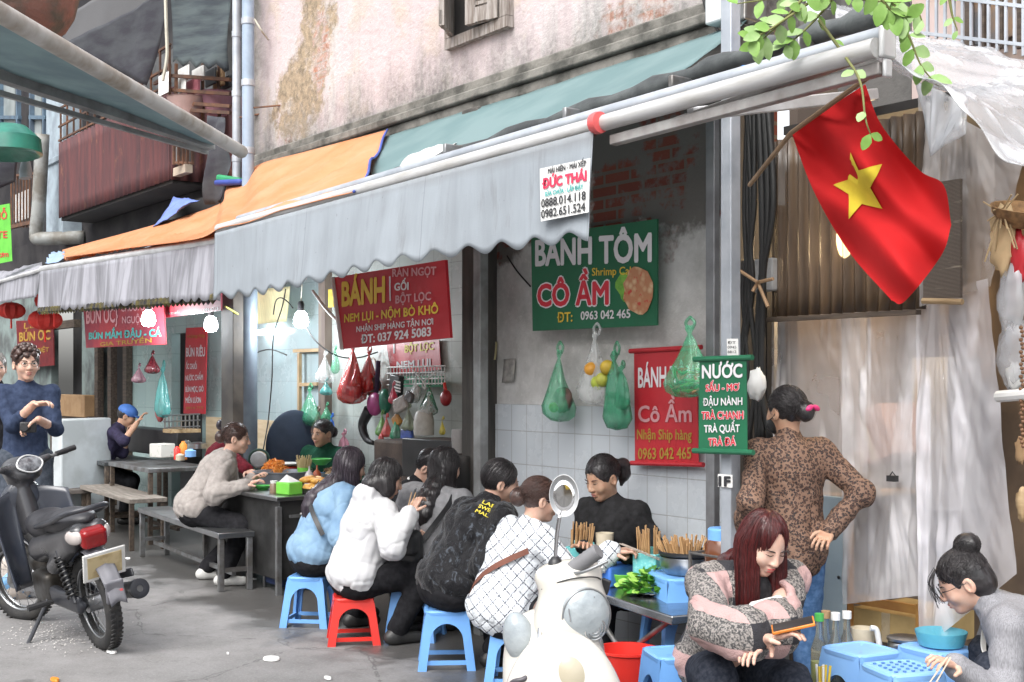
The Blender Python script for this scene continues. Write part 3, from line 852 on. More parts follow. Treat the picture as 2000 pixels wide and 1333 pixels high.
# green lamp-like cap and clothes far left
b = MB(); b.lathe([(0, .14), (.25, .12), (.42, .02), (.44, -.1), (.4, -.11), (0, -.02)], at(14, 278, 10), 24, sx=.85, sy=.6)
tag(b.build('awning_lamp', M('teal_cap', (.015, .17, .12), .35, 0, (.01, .12, .09)), None), 'rounded teal plastic lamp cover hung high above the green banner', 'lamp cover')
o = cloth('hanging_jacket', [at(-5, 300, 10.6), at(40, 296, 10.6), at(28, 355, 10.6), at(-5, 370, 10.6)], None, m_shadec, 8, 10, .06, 9, solid=.02)
tag(o, 'dark jacket drying on the line under the teal lamp cover', 'jacket')
b = MB(); b.lathe([(0, .14), (.05, .12), (.06, 0), (.1, -.1), (.09, -.16), (0, -.17)], at(50, 312, 10.4), 14, sy=.5)
tag(b.build('drying_cloth', M('grey_rag', (.22, .26, .28), .8), None, smooth=60), 'small grey cloth pegged beside the bent waste pipe', 'cloth')
# ================================================================ signs
_dg = None
_caph = {}
def text_mesh(txt0, bold):
    horn = [i for i, ch_ in enumerate(txt0) if ch_ in 'ƠỚƠơ']
    txt = txt0.replace('Ớ', 'Ó').replace('Ơ', 'O').replace('ơ', 'o')
    marks = [(max(v.co.x for v in text_mesh(txt[:i + 1], 0).vertices), txt0[i] != 'ơ') for i in horn]
    c = bpy.data.curves.new('lettering', 'FONT')
    c.body = txt
    c.size = 1
    c.resolution_u = 3
    o = bpy.data.objects.new('lettering', c)
    COL.objects.link(o)
    dg = bpy.context.evaluated_depsgraph_get()
    me = bpy.data.meshes.new_from_object(o.evaluated_get(dg))
    bpy.data.objects.remove(o)
    bpy.data.curves.remove(c)
    if marks:                   # the horn of the letter is drawn as a small hook
        V = [tuple(v.co) for v in me.vertices]; Fc = [tuple(p.vertices) for p in me.polygons]
        for x, bigl in marks:
            k = CAPH if bigl else CAPH * .74
            b_ = len(V)
            V += [(x - .09, k * .9, 0), (x - .03, k * .8, 0), (x + .055, k * .93, 0), (x + .06, k * 1.08, 0), (x - .01, k * 1.08, 0), (x - .01, k * .96, 0)]
            Fc += [(b_, b_ + 1, b_ + 2, b_ + 5), (b_ + 5, b_ + 2, b_ + 3, b_ + 4)]
        bpy.data.meshes.remove(me); me = bpy.data.meshes.new('lettering'); me.from_pydata(V, [], Fc)
    if bold > .004:             # heavier weight: the same glyphs laid again a little to each side
        V = [v.co.copy() for v in me.vertices]
        Fc = [tuple(p.vertices) for p in me.polygons]
        n = 8 if bold > .04 else 6
        vs, fs = list(V), list(Fc)
        for k in range(n):
            a = 6.2832 * k / n
            b_ = len(vs)
            vs += [v + Vector((bold * math.cos(a), bold * math.sin(a), .00012 * (k + 1) / .05)) for v in V]
            fs += [tuple(b_ + i for i in f) for f in Fc]
        bpy.data.meshes.remove(me)
        me = bpy.data.meshes.new('lettering')
        me.from_pydata([tuple(v) for v in vs], [], fs)
    return me
CAPH = .7
CAPH = max(v.co.y for v in text_mesh('H', 0).vertices)
def flat(name, col, rough=.55):
    return M(name, col, rough, 0, tuple(c * .85 for c in col), 3, bump=0)
t_white = flat('white_lettering', (.72, .7, .72)); t_gold = flat('gold_lettering', (.72, .5, .05)); t_red = flat('red_lettering', (.62, .03, .05))
t_black = flat('black_lettering', (.03, .03, .035)); t_teal = flat('teal_lettering', (.08, .42, .4)); t_pink = flat('pink_lettering', (.6, .3, .32))
t_dgold = flat('faded_gold_lettering', (.4, .24, .04)); t_yel = flat('yellow_lettering', (.78, .66, .06))
def lettering(parent, pl, txt, x0, y0, x1, y1, cap, mat, bold=.02, out=None, skew=0):
    P0, P1 = pl(x0, y0), pl(x1, y1)
    mid = (P0 + P1) / 2
    dep = mid.dot(FW)
    ch = cap / FPX * dep
    me = text_mesh(txt, bold)
    xs = [v.co.x for v in me.vertices]
    a, w = min(xs), max(max(xs) - min(xs), 1e-4)
    ex = P1 - P0
    upv = Vector((0, 0, 1))
    nn = ex.cross(upv).normalized()
    if nn.dot(Vector((0, 0, CAMZ)) - mid) < 0: nn = -nn
    def put(m, off, nm, mt):
        im = mw(parent).inverted()
        for v in m.vertices:
            h = v.co.y / CAPH * ch
            v.co = im @ (P0 + ex * ((v.co.x - a) / w) + upv * h + ex.normalized() * skew * h + nn * (off * .5 + v.co.z * .05))
        m.name = nm
        return finish(nm, m, mt, parent, smooth=0)
    if out:
        mo = text_mesh(txt, bold + .045)
        put(mo, .003, 'lettering_outline', out)
    return put(me, .006, 'lettering', mat)
def sign(name, label, cat, q, Y, mat, lines, th=.012, roll=None, wav=0, group=None):
    pl = (lambda x, y: atY(x, y, Y)) if not callable(Y) else Y
    c = [pl(*p) for p in q]
    n = (c[1] - c[0]).cross(c[3] - c[0]).normalized()
    if n.dot(Vector((0, 0, CAMZ)) - c[0]) < 0: n = -n
    t = thing(name, label, cat, (c[3] + c[2]) / 2, group=group)
    b = MB()
    nu, nv = 16, 12
    fr = lambda u, v: bil(c, u, v) - n * .001
    b.grid(fr, nu, nv)
    b.grid(lambda u, v: bil(c, 1 - u, v) - n * th, nu, nv)
    k = [0, nu, (nu + 1) * (nv + 1) - 1, nv * (nu + 1)]
    for a, e in ((0, 1), (1, 2), (2, 3), (3, 0)):
        b.add([c[a] - n * .001, c[e] - n * .001, c[e] - n * th, c[a] - n * th], [(0, 1, 2, 3)])
    b.build('board', mat, t, smooth=0)
    if roll:
        for a, e in ((0, 1), (3, 2)):
            r = MB()
            ex = (c[e] - c[a]).normalized()
            r.tube([c[a] - ex * .03, c[e] + ex * .035], roll, 10)
            r.build('roller', mat, t)
    for L in lines: lettering(t, pl, *L)
    return t, pl
m_gsign = M('green_board', (.012, .13, .06), .45, 0, (.01, .105, .05), 2, bump=.03)
m_rsign = M('red_board', (.42, .012, .022), .5, 0, (.34, .01, .018), 1.6, bump=.04)
m_rvinyl = M('red_vinyl', (.5, .025, .035), .4, 0, (.38, .02, .03), 1.8, bump=.2, bs=5, bd=.02)
m_dred = M('faded_red_board', (.36, .035, .045), .5, 0, (.22, .03, .05), 2.5, bump=.05)
gs, gpl = sign('shop_sign', 'large green shrimp cake sign board with a round dish picture', 'sign', ((1037, 462), (1283, 428), (1283, 636), (1040, 647)), FY - .1, m_gsign, [
    ('BÁNH TÔM', 1046, 519, 1274, 510, 50, t_white, .035), ('CÔ ẦM', 1050, 598, 1190, 594, 42, t_red, .035, t_white), ('Shrimp Cake', 1157, 539, 1247, 536, 15, t_gold, .012),
    ('ĐT:', 1089, 630, 1119, 628, 18, t_gold, .02), ('0963 042 465', 1135, 625, 1232, 621, 16, t_white, .02)])
def dish_mat():
    t = NT('dish_print', .5)
    v = t.vor(26, None); n = t.noise(30)
    c = t.mix(t.ramp(v, .2, .6), (.6, .42, .25), (.45, .2, .1))
    c = t.mix(t.ramp(n, .58, .66), c, (.5, .06, .04))
    t.set(Base_Color=c)
    return t.mat
def blobpoly(pts, pl, off, name, mat, par):
    b = MB(); P = [pl(*p) - Vector((0, off, 0)) for p in pts]
    c = sum(P, Vector()) / len(P)
    b.add([c] + P, [(0, 1 + i, 1 + (i + 1) % len(P)) for i in range(len(P))])
    return b.build(name, mat, par, smooth=0)
blobpoly([(1248 + 29 * math.cos(a / 20 * 6.283) * (1 + .08 * math.sin(a * 3)), 568 + 47 * math.sin(a / 20 * 6.283) * (1 + .06 * math.sin(a * 5))) for a in range(20)], gpl, .005, 'dish_picture', dish_mat(), gs)
blobpoly([(1219 + 14 * math.cos(a / 16 * 6.283) * (1 + .3 * math.sin(a * 5)), 562 + 26 * math.sin(a / 16 * 6.283) * (1 + .25 * math.sin(a * 7))) for a in range(16)], gpl, .003, 'salad_picture', m_leaf, gs)
rs, rpl = sign('shop_sign', 'tilted dark red menu board with yellow and white words under the main awning', 'sign', ((653, 542), (869, 508), (879, 660), (671, 682)), 4.0, m_rsign, [
    ('BÁNH', 668, 598, 753, 589, 46, t_gold, .04), ('RÁN NGỌT', 767, 541, 853, 537, 15, t_pink, .03), ('GỐI', 771, 568, 799, 566, 14, t_white, .03), ('BỘT LỌC', 773, 593, 843, 586, 15, t_pink, .03),
    ('NEM LỤI - NỘM BÒ KHÔ', 673, 630, 857, 612, 16, t_gold, .03), ('NHẬN SHIP HÀNG TẬN NƠI', 697, 649, 847, 634, 11, t_white, .02), ('ĐT: 037 924 5083', 706, 671, 843, 656, 16, t_white, .03)], .02)
b = MB(); b.bar(rpl(762, 540) - Vector((0, .003, 0)), rpl(763, 588) - Vector((0, .003, 0)), .012, .003, (0, 1, 0)); b.build('divider', t_white, rs)
b = MB(); b.bar(rpl(652, 542) + Vector((-.008, 0, 0)), rpl(670, 683) + Vector((-.008, 0, 0)), .012, .035, (0, 1, 0)); b.build('edge_strip', m_white, rs)
sign('banner', 'small shiny red banner hung on the wire rack under the tilted board', 'banner', ((754, 669), (857, 664), (861, 722), (764, 734)), 5.19, m_rvinyl, [
    ('T', 764, 690, 776, 690, 22, t_white, .03), ('BỘT LỌC', 791, 689, 848, 683, 14, t_yel, .03), ('NEM LỤI', 775, 721, 842, 716, 14, t_white, .03)], .006)
sign('hanging_banner', 'red vertical roll banner on the white tiles beside the green drinks banner', 'banner', ((1238, 686), (1360, 679), (1364, 908), (1240, 905)), FY - .07, m_rvinyl, [
    ('BÁNH TÔM', 1247, 757, 1357, 753, 38, t_white, .025), ('Cô Ầm', 1247, 824, 1352, 824, 31, t_pink, .02), ('Nhận Ship hàng', 1245, 858, 1352, 859, 19, t_dgold, .02), ('0963 042 465', 1247, 897, 1351, 896, 21, t_dgold, .02)], .006, .013)
sign('hanging_banner', 'green roll banner listing drinks, hung on the galvanised post', 'banner', ((1366, 702), (1457, 699), (1459, 884), (1364, 881)), 3.82, m_gsign, [
    ('NƯỚC', 1372, 739, 1451, 737, 25, t_white, .03), ('SẤU - MƠ', 1379, 765, 1445, 763, 13, t_red, .03, t_white), ('ĐẬU NÀNH', 1374, 793, 1451, 791, 14, t_white, .02), ('TRÀ CHANH', 1371, 819, 1453, 818, 14, t_red, .03, t_white),
    ('TRÀ QUẤT', 1376, 845, 1446, 844, 14, t_white, .02), ('TRÀ ĐÁ', 1384, 871, 1438, 870, 14, t_red, .03, t_white)], .005, .012)
sign('printed_notice', 'white printed notice with phone numbers glued on the grey valance', 'notice', ((1054, 330), (1152, 309), (1149, 415), (1056, 433)), AY - .085, m_paper, [
    ('MÁI HIÊN - MÁI XẾP', 1071, 340, 1146, 324, 10, t_black, .03), ('ĐỨC THÁI', 1060, 369, 1147, 352, 18, flat('bright_red_lettering', (.75, .04, .1)), .05), ('SỬA CHỮA - LẮP ĐẶT', 1065, 384, 1140, 369, 8, t_teal, .04),
    ('0888.014.118', 1058, 406, 1145, 390, 16, t_black, .02), ('0982.651.524', 1058, 427, 1144, 412, 16, t_black, .02)], .003)
sign('shop_sign', 'faded red noodle sign board behind the hanging bulb, facing the lane', 'sign', ((160, 562), (317, 556), (323, 673), (168, 680)), 4.1, m_dred, [
    ('Hương Hạp', 167, 589, 234, 586, 10, t_dgold, .0, None, .3), ('09.2914.715', 242, 586, 310, 583, 7, t_pink, .0), ('BÚN ỐC}', 169, 632, 231, 629, 27, t_pink, .03), ('CHUỐI ĐẬU', 237, 609, 300, 605, 13, t_pink, .02), ('NGUỘI', 239, 632, 277, 631, 13, t_pink, .02),
    ('BÚN MẮM ĐẬU - CÁ', 174, 663, 316, 657, 13, t_teal, .04), ('GIA TRUYỀN', 196, 677, 297, 669, 8, t_dgold, .02)], .015)
sign('shop_sign', 'bright red sign board with yellow words tucked under the fringe of the noodle awning', 'sign', ((318, 548), (431, 532), (431, 607), (321, 621)), 4.16, m_dred, [
    ('ỐC - Nóng', 340, 556, 427, 544, 9, t_yel, .01), ('BÚN - MIẾN - BÁNH ĐA', 323, 591, 429, 580, 17, t_yel, .03), ('0914715', 398, 609, 427, 605, 5, t_white, .01), ('Gia truyền', 324, 615, 352, 612, 4, t_teal, 0)], .015)
sign('menu_board', 'narrow red vertical menu board in the noodle stall doorway', 'sign', ((363, 641), (404, 639), (400, 809), (358, 808)), 4.95, m_rvinyl, [
    ('Hương Hạp', 366, 661, 401, 659, 7, t_dgold, 0, None, .3), ('BÚN RIÊU', 364, 697, 401, 696, 17, t_white, .02), ('ỐC CHUỐI', 364, 721, 385, 721, 10, t_white, .02), ('NƯỚC CHẤM', 363, 744, 397, 742, 10, t_white, .02),
    ('BÚN MỌC, GIÒ', 363, 766, 398, 765, 10, t_white, .02), ('MIẾN LƯƠN', 363, 787, 393, 787, 10, t_white, .02), ('0914 715', 364, 800, 397, 799, 5, t_dgold, 0)], .01)
sign('shop_sign', 'dark maroon sign behind the tourist in glasses', 'sign', ((31, 627), (103, 625), (105, 714), (36, 720)), 4.95, M('maroon_board', (.17, .014, .016), .5, 0, (.12, .012, .015)), [
    ('Lan', 47, 643, 80, 639, 12, t_dgold, 0, None, .3), ('BÚN ỐC', 38, 667, 99, 663, 17, t_dgold, .03), ('ĐẶC BIỆT', 48, 690, 96, 687, 8, t_dgold, .01)], .015)
sign('green_banner', 'lime green banner with pink letters at the far end of the lane', 'banner', ((-16, 404), (18, 398), (23, 510), (-16, 518)), 3.7, M('lime_banner', (.14, .55, .06), .55, 0, (.11, .45, .05)), [
    ('HỖ', -9, 430, 14, 428, 14, t_red, .02), ('TE', -6, 466, 15, 465, 13, t_red, .02), ('Cơm', -12, 504, 17, 502, 11, t_red, .02)], .006)
sign('post_sticker', 'small white sticker with black strokes low on the galvanised post', 'sticker', ((1402, 926), (1430, 928), (1430, 953), (1402, 951)), 3.86, m_paper, [('1F', 1404, 949, 1428, 950, 18, t_black, .05)], .003)
sign('posted_slip', 'printed paper slip pasted on the galvanised post above the green banner', 'paper', ((1419, 662), (1441, 662), (1442, 695), (1420, 695)), 3.865, m_paper, [('ĐT', 1422, 672, 1438, 672, 5, t_black, 0), ('0945', 1422, 681, 1439, 681, 5, t_black, 0), ('8812', 1422, 690, 1439, 690, 5, t_black, 0)], .002)
for q, lab, mat in ((((951, 668), (971, 668), (971, 703), (951, 704)), 'yellowed paper note on the grey wall above the tiles', M('yellow_note', (.4, .36, .2), .8)),
                    (((984, 702), (1007, 700), (1005, 745), (983, 748)), 'faded torn poster remnant on the grey wall above the tiles', M('torn_poster', (.4, .38, .35), .9, 0, (.26, .25, .24), 18))):
    c = [atY(x, y, FY - .012) for x, y in q]
    b = MB(); b.grid(lambda u, v: bil(c, u, v) - Vector((0, .012 * v * v, 0)), 4, 6)
    tag(b.build('paper_note', mat, None, solid=.002), lab, 'paper')
# pale yellow cloth over the blue wall, small yellow tag
o = cloth('yellow_curtain', [atY(494, 566, 5.0), atY(566, 560, 5.0), atY(562, 628, 5.05), atY(496, 634, 5.05)], None, M('pale_yellow_curtain', (.6, .57, .32), .7, 0, (.5, .48, .28), 6, st=(6, 6, 1)), 16, 8, .015, 9)
tag(o, 'pale yellow cloth hung along the top of the blue shop wall', 'curtain')
b = MB(); b.span(atY(641, 566, 5.1), atY(655, 600, 5.12)); tag(b.build('price_tag', m_yellow, None), 'small yellow tag beside the edge of the tilted red board', 'tag')
# ================================================================ wires in the shop
def wire(name, lab, pts, r=.006, mat=None):
    b = MB(); b.tube(crv(pts, 36), r, 6)
    return tag(b.build(name, mat or m_cable, None, smooth=180), lab, 'wire')
Y5 = 4.95
wire('power_wire', 'long black wire hanging straight down the pale blue wall', [atY(558, 565, Y5), atY(551, 600, Y5), atY(534, 660, Y5), atY(531, 740, Y5), atY(524, 820, Y5), atY(514, 880, 4.8)])
wire('power_wire', 'black wire sagging from the lit bulb to a hook under the tilted board', [atY(597, 640, 4.8), atY(622, 672, 4.85), atY(660, 696, 4.95), atY(700, 699, 5.1), atY(738, 688, 5.2)])
wire('power_wire', 'curly black wire looping above the yellow cloth', [atY(534, 615, Y5), atY(538, 590, Y5), atY(548, 582, Y5), atY(562, 590, Y5), atY(572, 602, Y5)])
wire('power_wire', 'black wire running level across the blue wall to a small hook', [atY(478, 702, Y5), atY(510, 686, Y5), atY(533, 684, Y5), atY(560, 694, Y5)])
wire('guy_string', 'yellow string slanting down from the noodle stall post', [atY(440, 599, 4.1), atY(465, 614, 4.3), atY(490, 630, 4.6)], .008, M('yellow_string', (.6, .55, .1), .6))
wire('tube_lamp_rod', 'thin white rod slanting towards the tilted red board', [atY(611, 569, 4.3), atY(637, 604, 4.2), atY(660, 628, 4.02)], .012, m_white)
wire('wall_wire', 'thin dark wire slanting across the grey wall to the green sign', [atY(990, 500, FY - .03), atY(1010, 530, FY - .03), atY(1036, 560, FY - .05)], .005)
wire('wall_wire', 'dark wire dropping over the pink plaster beside the galvanised post', [atY(1374, 0, FY - .06), atY(1384, 30, FY - .06), atY(1404, 62, FY - .06)], .008)
wire('wall_wire', 'thin pale wire from the blue drain pipe to the plaster', [atY(497, 38, 4.3), atY(512, 62, 4.35), atY(524, 78, FY - .04)], .008, m_wcable)
# wooden frame with yellow cord on the blue wall
b = MB()
for a, e in (((575, 686), (625, 684)), ((585, 690), (585, 810)), ((587, 752), (622, 750))): b.bar(atY(a[0], a[1], 5.2), atY(e[0], e[1], 5.2), .035, .03)
tag(b.build('timber_lattice', M('raw_wood', (.45, .32, .18), .7), None), 'raw wooden frame fixed on the pale blue wall beside the brown post', 'frame')
# ================================================================ lit bulbs
def bulb(px, py, Y, lab, pw):
    c = atY(px, py, Y)
    t = thing('light_bulb', lab, 'bulb', c)
    b = MB(); b.lathe([(0, -.075), (.045, -.065), (.062, -.03), (.06, .0), (.045, .05), (.025, .07), (0, .07)], c, 18)
    b.build('glass', emit('lit_bulb', (.9, .97, 1), 24), t, smooth=180)
    b = MB(); b.lathe([(.026, .06), (.028, .13), (.02, .15), (0, .15)], c, 14); b.build('socket', m_black, t)
    b = MB(); b.tube(crv([c + Vector((0, 0, .15)), c + Vector((.02, 0, .3)), c + Vector((0, .02, .55))], 10), .005, 6); b.build('cord', m_wcable, t)
    L = bpy.data.lights.new('bulb_glow', 'POINT'); L.energy = pw; L.color = (.9, .96, 1); L.shadow_soft_size = .07
    o = bpy.data.objects.new('bulb_glow', L); COL.objects.link(o); o.parent = t; o.location = (0, -.12, -.05)
bulb(290, 622, 3.95, 'lit bulb hanging in front of the faded red noodle sign', 16)
bulb(412, 633, 4.5, 'lit bulb beside the narrow red vertical menu', 16)
bulb(588, 624, 4.75, 'lit bulb glaring over the pale blue shop wall', 15)
b = MB(); b.tube([atY(507, 650, 5.18), atY(543, 646, 5.18)], .03, 10)  # glowing bar stands for a reflection on the wall, no lamp here
tag(b.build('wall_reflection', emit('lit_reflection', (.9, .97, 1), 6), None), 'short glowing bar added as a lamp reflection on the pale blue wall', 'lamp')
# ================================================================ dark corner: cables and meter box
b = MB()
for i in range(10):
    r_ = random.Random(i)
    x0 = 1450 + r_.random() * 50
    b.tube(crv([atY(x0, 180, 4.3), atY(x0 + r_.uniform(-10, 14), 400, 4.27), atY(x0 + r_.uniform(-14, 14), 560, 4.28), atY(x0 + r_.uniform(-18, 8), 720, 4.3), atY(x0 + r_.uniform(-10, 10), 860, 4.3)], 24), r_.uniform(.008, .018), 6)
tag(b.build('cable_bundle', m_cable, None, smooth=180), 'thick bundle of black cables hanging beside the brown corrugated sheet', 'cables')
b = MB(); b.span(atY(1440, 100, 4.5), atY(1512, 1250, 4.55))  # dark sheet painted as the shaded void behind the cables
tag(b.build('void_panel', m_dark, None), 'dark panel standing for the unlit void behind the black cable bundle', 'panel')
mt = thing('meter_box', 'white electric meter box tied behind the black cables', 'meter box', atY(1478, 575, 4.42))
b = MB(); b.span(atY(1452, 575, 4.45), atY(1508, 503, 4.37)); b.build('case', M('meter_white', (.5, .5, .5), .5), mt, bevel=.01)
b = MB()
for a, e in (((1446, 530), (1480, 552)), ((1480, 552), (1510, 545)), ((1480, 552), (1500, 600)), ((1480, 552), (1470, 570))): b.tube([atY(*a, 4.24), atY(*e, 4.22)], .008, 6)
b.build('tie', M('raffia', (.4, .25, .14), .7), mt)
b = MB(); b.ell(atY(1478, 752, 4.15), (.045, .03, .07), wob=.25); tag(b.build('white_bag', m_paper, None, smooth=180), 'crumpled white plastic bag hooked above the woman in leopard print', 'plastic bag')
# ================================================================ right hand stall
rs_ = thing('side_stall', 'stall behind clear plastic at the right with a warm lit inside', 'stall', (-3, 4.9, 0))
def brownsheet():
    t = NT('amber_corrugated', .35)
    st = t.noise(6, t.map(sc=(3, 3, .2)), 5, .6)
    c = t.mix(t.ramp(st, .35, .65), (.13, .085, .05), (.05, .035, .025))
    t.set(Base_Color=c, Alpha=t.math('ADD', .62, t.math('MULTIPLY', st, .4)))
    t.bump(st, .3, .01)
    return t.mat
x0, x1 = atY(1508, 400, 4.42).x, atY(1805, 400, 4.42).x
corr(x0, x1, 1.8, 2.62, 4.42, .062, .016).build('corrugated_sheet', brownsheet(), rs_, smooth=60, solid=.003)
b = MB(); b.span((x0, 4.36, 1.775), (x1, 4.4, 1.795)); b.build('rail', m_dwood, rs_)
b = MB(); b.span((x0 - .05, 6.0, 0), (0, 6.1, 3)); b.span((x0 - .05, 4.6, 0), (x0, 6, 3))
b.build('rear_wall', M('stall_wall', (.2, .15, .11), .8, 0, (.11, .085, .07), 2), rs_)
b = MB(); b.span((x0, 4.5, 2.66), (0, 6.0, 2.7)); b.build('roof', m_dark, rs_)
b = MB()
for px, y in ((1548, 5.5), (1690, 5.7), (1850, 5.6)): b.bar(atY(px, 800, y) * Vector((1, 1, 0)) if False else Vector((atY(px, 800, y).x, y, 0)), Vector((atY(px, 800, y).x, y, 2.7)), .06, .06, (1, 0, 0))
b.build('frame', m_dwood, rs_)
lamp = thing('stall_lamp', 'warm lit lamp glowing through the amber corrugated sheet', 'lamp', atY(1640, 470, 4.95))
c = atY(1640, 470, 4.95)
b = MB(); b.ell(c, (.07, .07, .1)); b.build('bulb', emit('warm_bulb', (1, .72, .35), 30), lamp, smooth=180)
b = MB(); b.tube([c + Vector((0, 0, .1)), c + Vector((0, 0, .45))], .008, 6); b.build('cord', m_cable, lamp)
L = bpy.data.lights.new('lamp_glow', 'POINT'); L.energy = 26; L.color = (1, .72, .42); L.shadow_soft_size = .1
o = bpy.data.objects.new('lamp_glow', L); COL.objects.link(o); o.parent = lamp; o.location = (0, -.13, -.06)
c = atY(1842, 470, 5.0)
lamp2 = thing('stall_lamp', 'warm lit lamp behind the bamboo blind', 'lamp', c)
b = MB(); b.lathe([(0, -.09), (.05, -.06), (.06, 0), (.02, .08), (0, .08)], c, 14); b.build('bulb', emit('warm_bulb2', (1, .75, .4), 14), lamp2, smooth=180)
b = MB(); b.tube([c + Vector((0, 0, .08)), c + Vector((0, 0, .4))], .006, 6); b.build('cord', m_cable, lamp2)
L = bpy.data.lights.new('lamp_glow', 'POINT'); L.energy = 12; L.color = (1, .75, .48); L.shadow_soft_size = .06
o = bpy.data.objects.new('lamp_glow', L); COL.objects.link(o); o.parent = lamp2; o.location = (0, -.1, 0)
# goods inside, seen through the plastic
def gbox(x0, y0, x1, y1, Y, d, mat, lab, rot=0, nm='carton'):
    a, e = atY(x0, y0, Y), atY(x1, y1, Y)
    c = (a + e) / 2
    b = MB(); b.box(c + Vector((0, d / 2, 0)), (abs(e.x - a.x), d, abs(a.z - e.z)), (0, rot, 0))
    b.box(c + Vector((0, -.003, 0)), (abs(e.x - a.x) * .12, .006, abs(a.z - e.z) * .98), (0, rot, 0), 1)
    return tag(b.build(nm, [mat, M('parcel_tape', (.42, .34, .22), .3)], None, bevel=.006), lab, 'box')
gbox(1545, 760, 1650, 872, 5.0, .3, m_card, 'tan carton leaning behind the clear plastic near the woman in leopard print', .2)
gbox(1655, 800, 1735, 905, 5.05, .3, M('pink_carton', (.45, .3, .27), .8), 'pinkish carton behind the clear plastic beside the tan one', -.35)
gbox(1560, 880, 1660, 975, 4.95, .35, M('brown_carton', (.3, .2, .1), .8), 'brown carton low behind the clear plastic under the leaning carton', 0)
gbox(1610, 640, 1690, 745, 5.4, .3, M('dusty_carton', (.33, .22, .13), .8), 'dusty carton on the upper shelf inside the plastic stall', .05)
gbox(1740, 700, 1850, 1000, 5.5, .3, M('grey_cabinet', (.35, .36, .38), .5), 'grey cabinet standing inside the plastic stall', 0, 'cabinet')
gbox(1665, 1185, 1800, 1270, 4.62, .4, M('kraft_carton', (.42, .3, .13), .8), 'kraft carton on the ground under the hem of the clear plastic', 0)
b = MB(); b.span(atY(1655, 1177, 4.6), atY(1800, 1183, 4.62)); b.span(atY(1788, 1180, 4.58), atY(1804, 1262, 4.62)); b.span((atY(1655, 900, 4.6).x, 4.58, 0), (atY(1662, 900, 4.6).x, 4.62, 1.1))
tag(b.build('counter_frame', M('amber_wood', (.42, .22, .06), .5, 0, (.3, .14, .04), 4), None), 'amber wooden counter frame around the kraft carton', 'counter')
b = MB(); b.span(atY(1588, 1300, 4.5), atY(1654, 972, 4.53)); 
for p in ((1606, 1122), (1638, 1128)): b.ell(atY(*p, 4.495), (.008, .004, .008), mi=1)
tag(b.build('panel_board', [M('pale_blue_board', (.38, .47, .52), .5, 0, (.32, .4, .45), 2), m_black], None), 'pale blue grey board standing behind the woman in leopard print', 'board')
b = MB(); b.span(atY(1560, 970, 4.6), atY(1790, 955, 5.2)); b.span(atY(1600, 960, 4.56), atY(1720, 950, 4.6))
tag(b.build('shelf_board', m_wood, None), 'pale wooden shelf carrying the cartons inside the plastic stall', 'shelf')
# clear plastic sheeting: creased film
m_film = film('clear_film', (.8, .78, .79), .4, .1, .5, 6, (2.6, 2.6, .5))
m_film2 = film('milky_film', (.55, .57, .6), .4, .15, .5, 4, (1, 1, 1))
def sheet(name, lab, q, mat, k, amp=.03, fan=None, nu=60, nv=60):
    m = MB()
    amp *= .28
    def fn(u, v):
        p = bil(q, u, v)
        du, dv = u - (.62 if k == 2 else .3), v - (.58 if k == 2 else -.1)
        an = math.atan2(dv, du); rr = math.hypot(du, dv)
        r = wob((an * 5, rr * 1.2, k), 1.8, k % 4) * .5 * min(1, rr * 3) + abs(wob((u * 5 + v * 4, v * 6 - u * 3, k), 1.3, 2)) * .5 + abs(wob((u * 12 - v * 9, v * 11 + u * 4, k), 1.1, 1)) * .22
        return p + Vector((0, -amp * r - .02, 0))
    m.grid(fn, nu, nv)
    return tag(m.build(name, mat, None, smooth=180), lab, 'plastic sheet')
sheet('plastic_sheet', 'clear plastic sheet hanging straight below the brown corrugated sheet', [atY(1512, 598, 4.56), atY(1700, 596, 4.56), atY(1700, 985, 4.54), atY(1515, 985, 4.54)], m_film, 1)
sheet('plastic_sheet', 'wide creased clear plastic sheet behind the girl with the hair bun', [atY(1650, 600, 4.52), atY(1800, 590, 4.5), atY(1808, 1162, 4.46), atY(1652, 1180, 4.48)], m_film, 2, .05)
sheet('plastic_sheet', 'long clear plastic curtain falling to the ground at the right', [atY(1795, 585, 4.48), atY(1935, 545, 4.4), atY(1992, 1120, 4.3), atY(1800, 1275, 4.4)], film('white_film', (.84, .82, .85), .46, .1, .5, 6, (2.6, 2.6, .5)), 3, .06)
sheet('plastic_sheet', 'dusty plastic sheet above the long curtain beside the bamboo blind', [atY(1800, 190, 4.46), atY(2010, 300, 4.46), atY(1940, 560, 4.4), atY(1802, 600, 4.4)], film('dusty_film', (.42, .39, .37), .55, .2, .5, 4, (1, 1, 1)), 4, .03)
b = MB(); b.box(atY(1743, 935, 4.4), (.04, .03, .025)); b.tube([atY(1738, 930, 4.39), atY(1743, 922, 4.39), atY(1749, 930, 4.39)], .003, 6)
tag(b.build('binder_clip', m_black, None), 'black binder clip pinching the creases of the clear plastic', 'clip')
# bamboo blind
def blind_mat():
    t = NT('bamboo_blind', .7)
    Z = t.xyz()
    w = t.wave(60, None, 1.2, 'Z', 'SIN', 6)
    c = t.mix(w, (.14, .11, .085), (.06, .048, .04))
    c = t.mix(t.ramp(t.noise(40, t.map(sc=(.15, 1, 1.6))), .6, .7), c, (.26, .22, .17))
    t.set(Base_Color=c)
    t.bump(w, .5, .004)
    return t.mat
bl = thing('bamboo_blind', 'dark bamboo blind hanging behind the tip of the red flag', 'blind', atY(1840, 590, 4.3))
b = MB(); b.span(atY(1803, 586, 4.3), atY(1880, 350, 4.315)); b.build('slats', blind_mat(), bl)
b = MB(); b.tube([atY(1802, 588, 4.3), atY(1880, 590, 4.3)], .012, 8); b.build('bottom_bar', m_wood, bl)
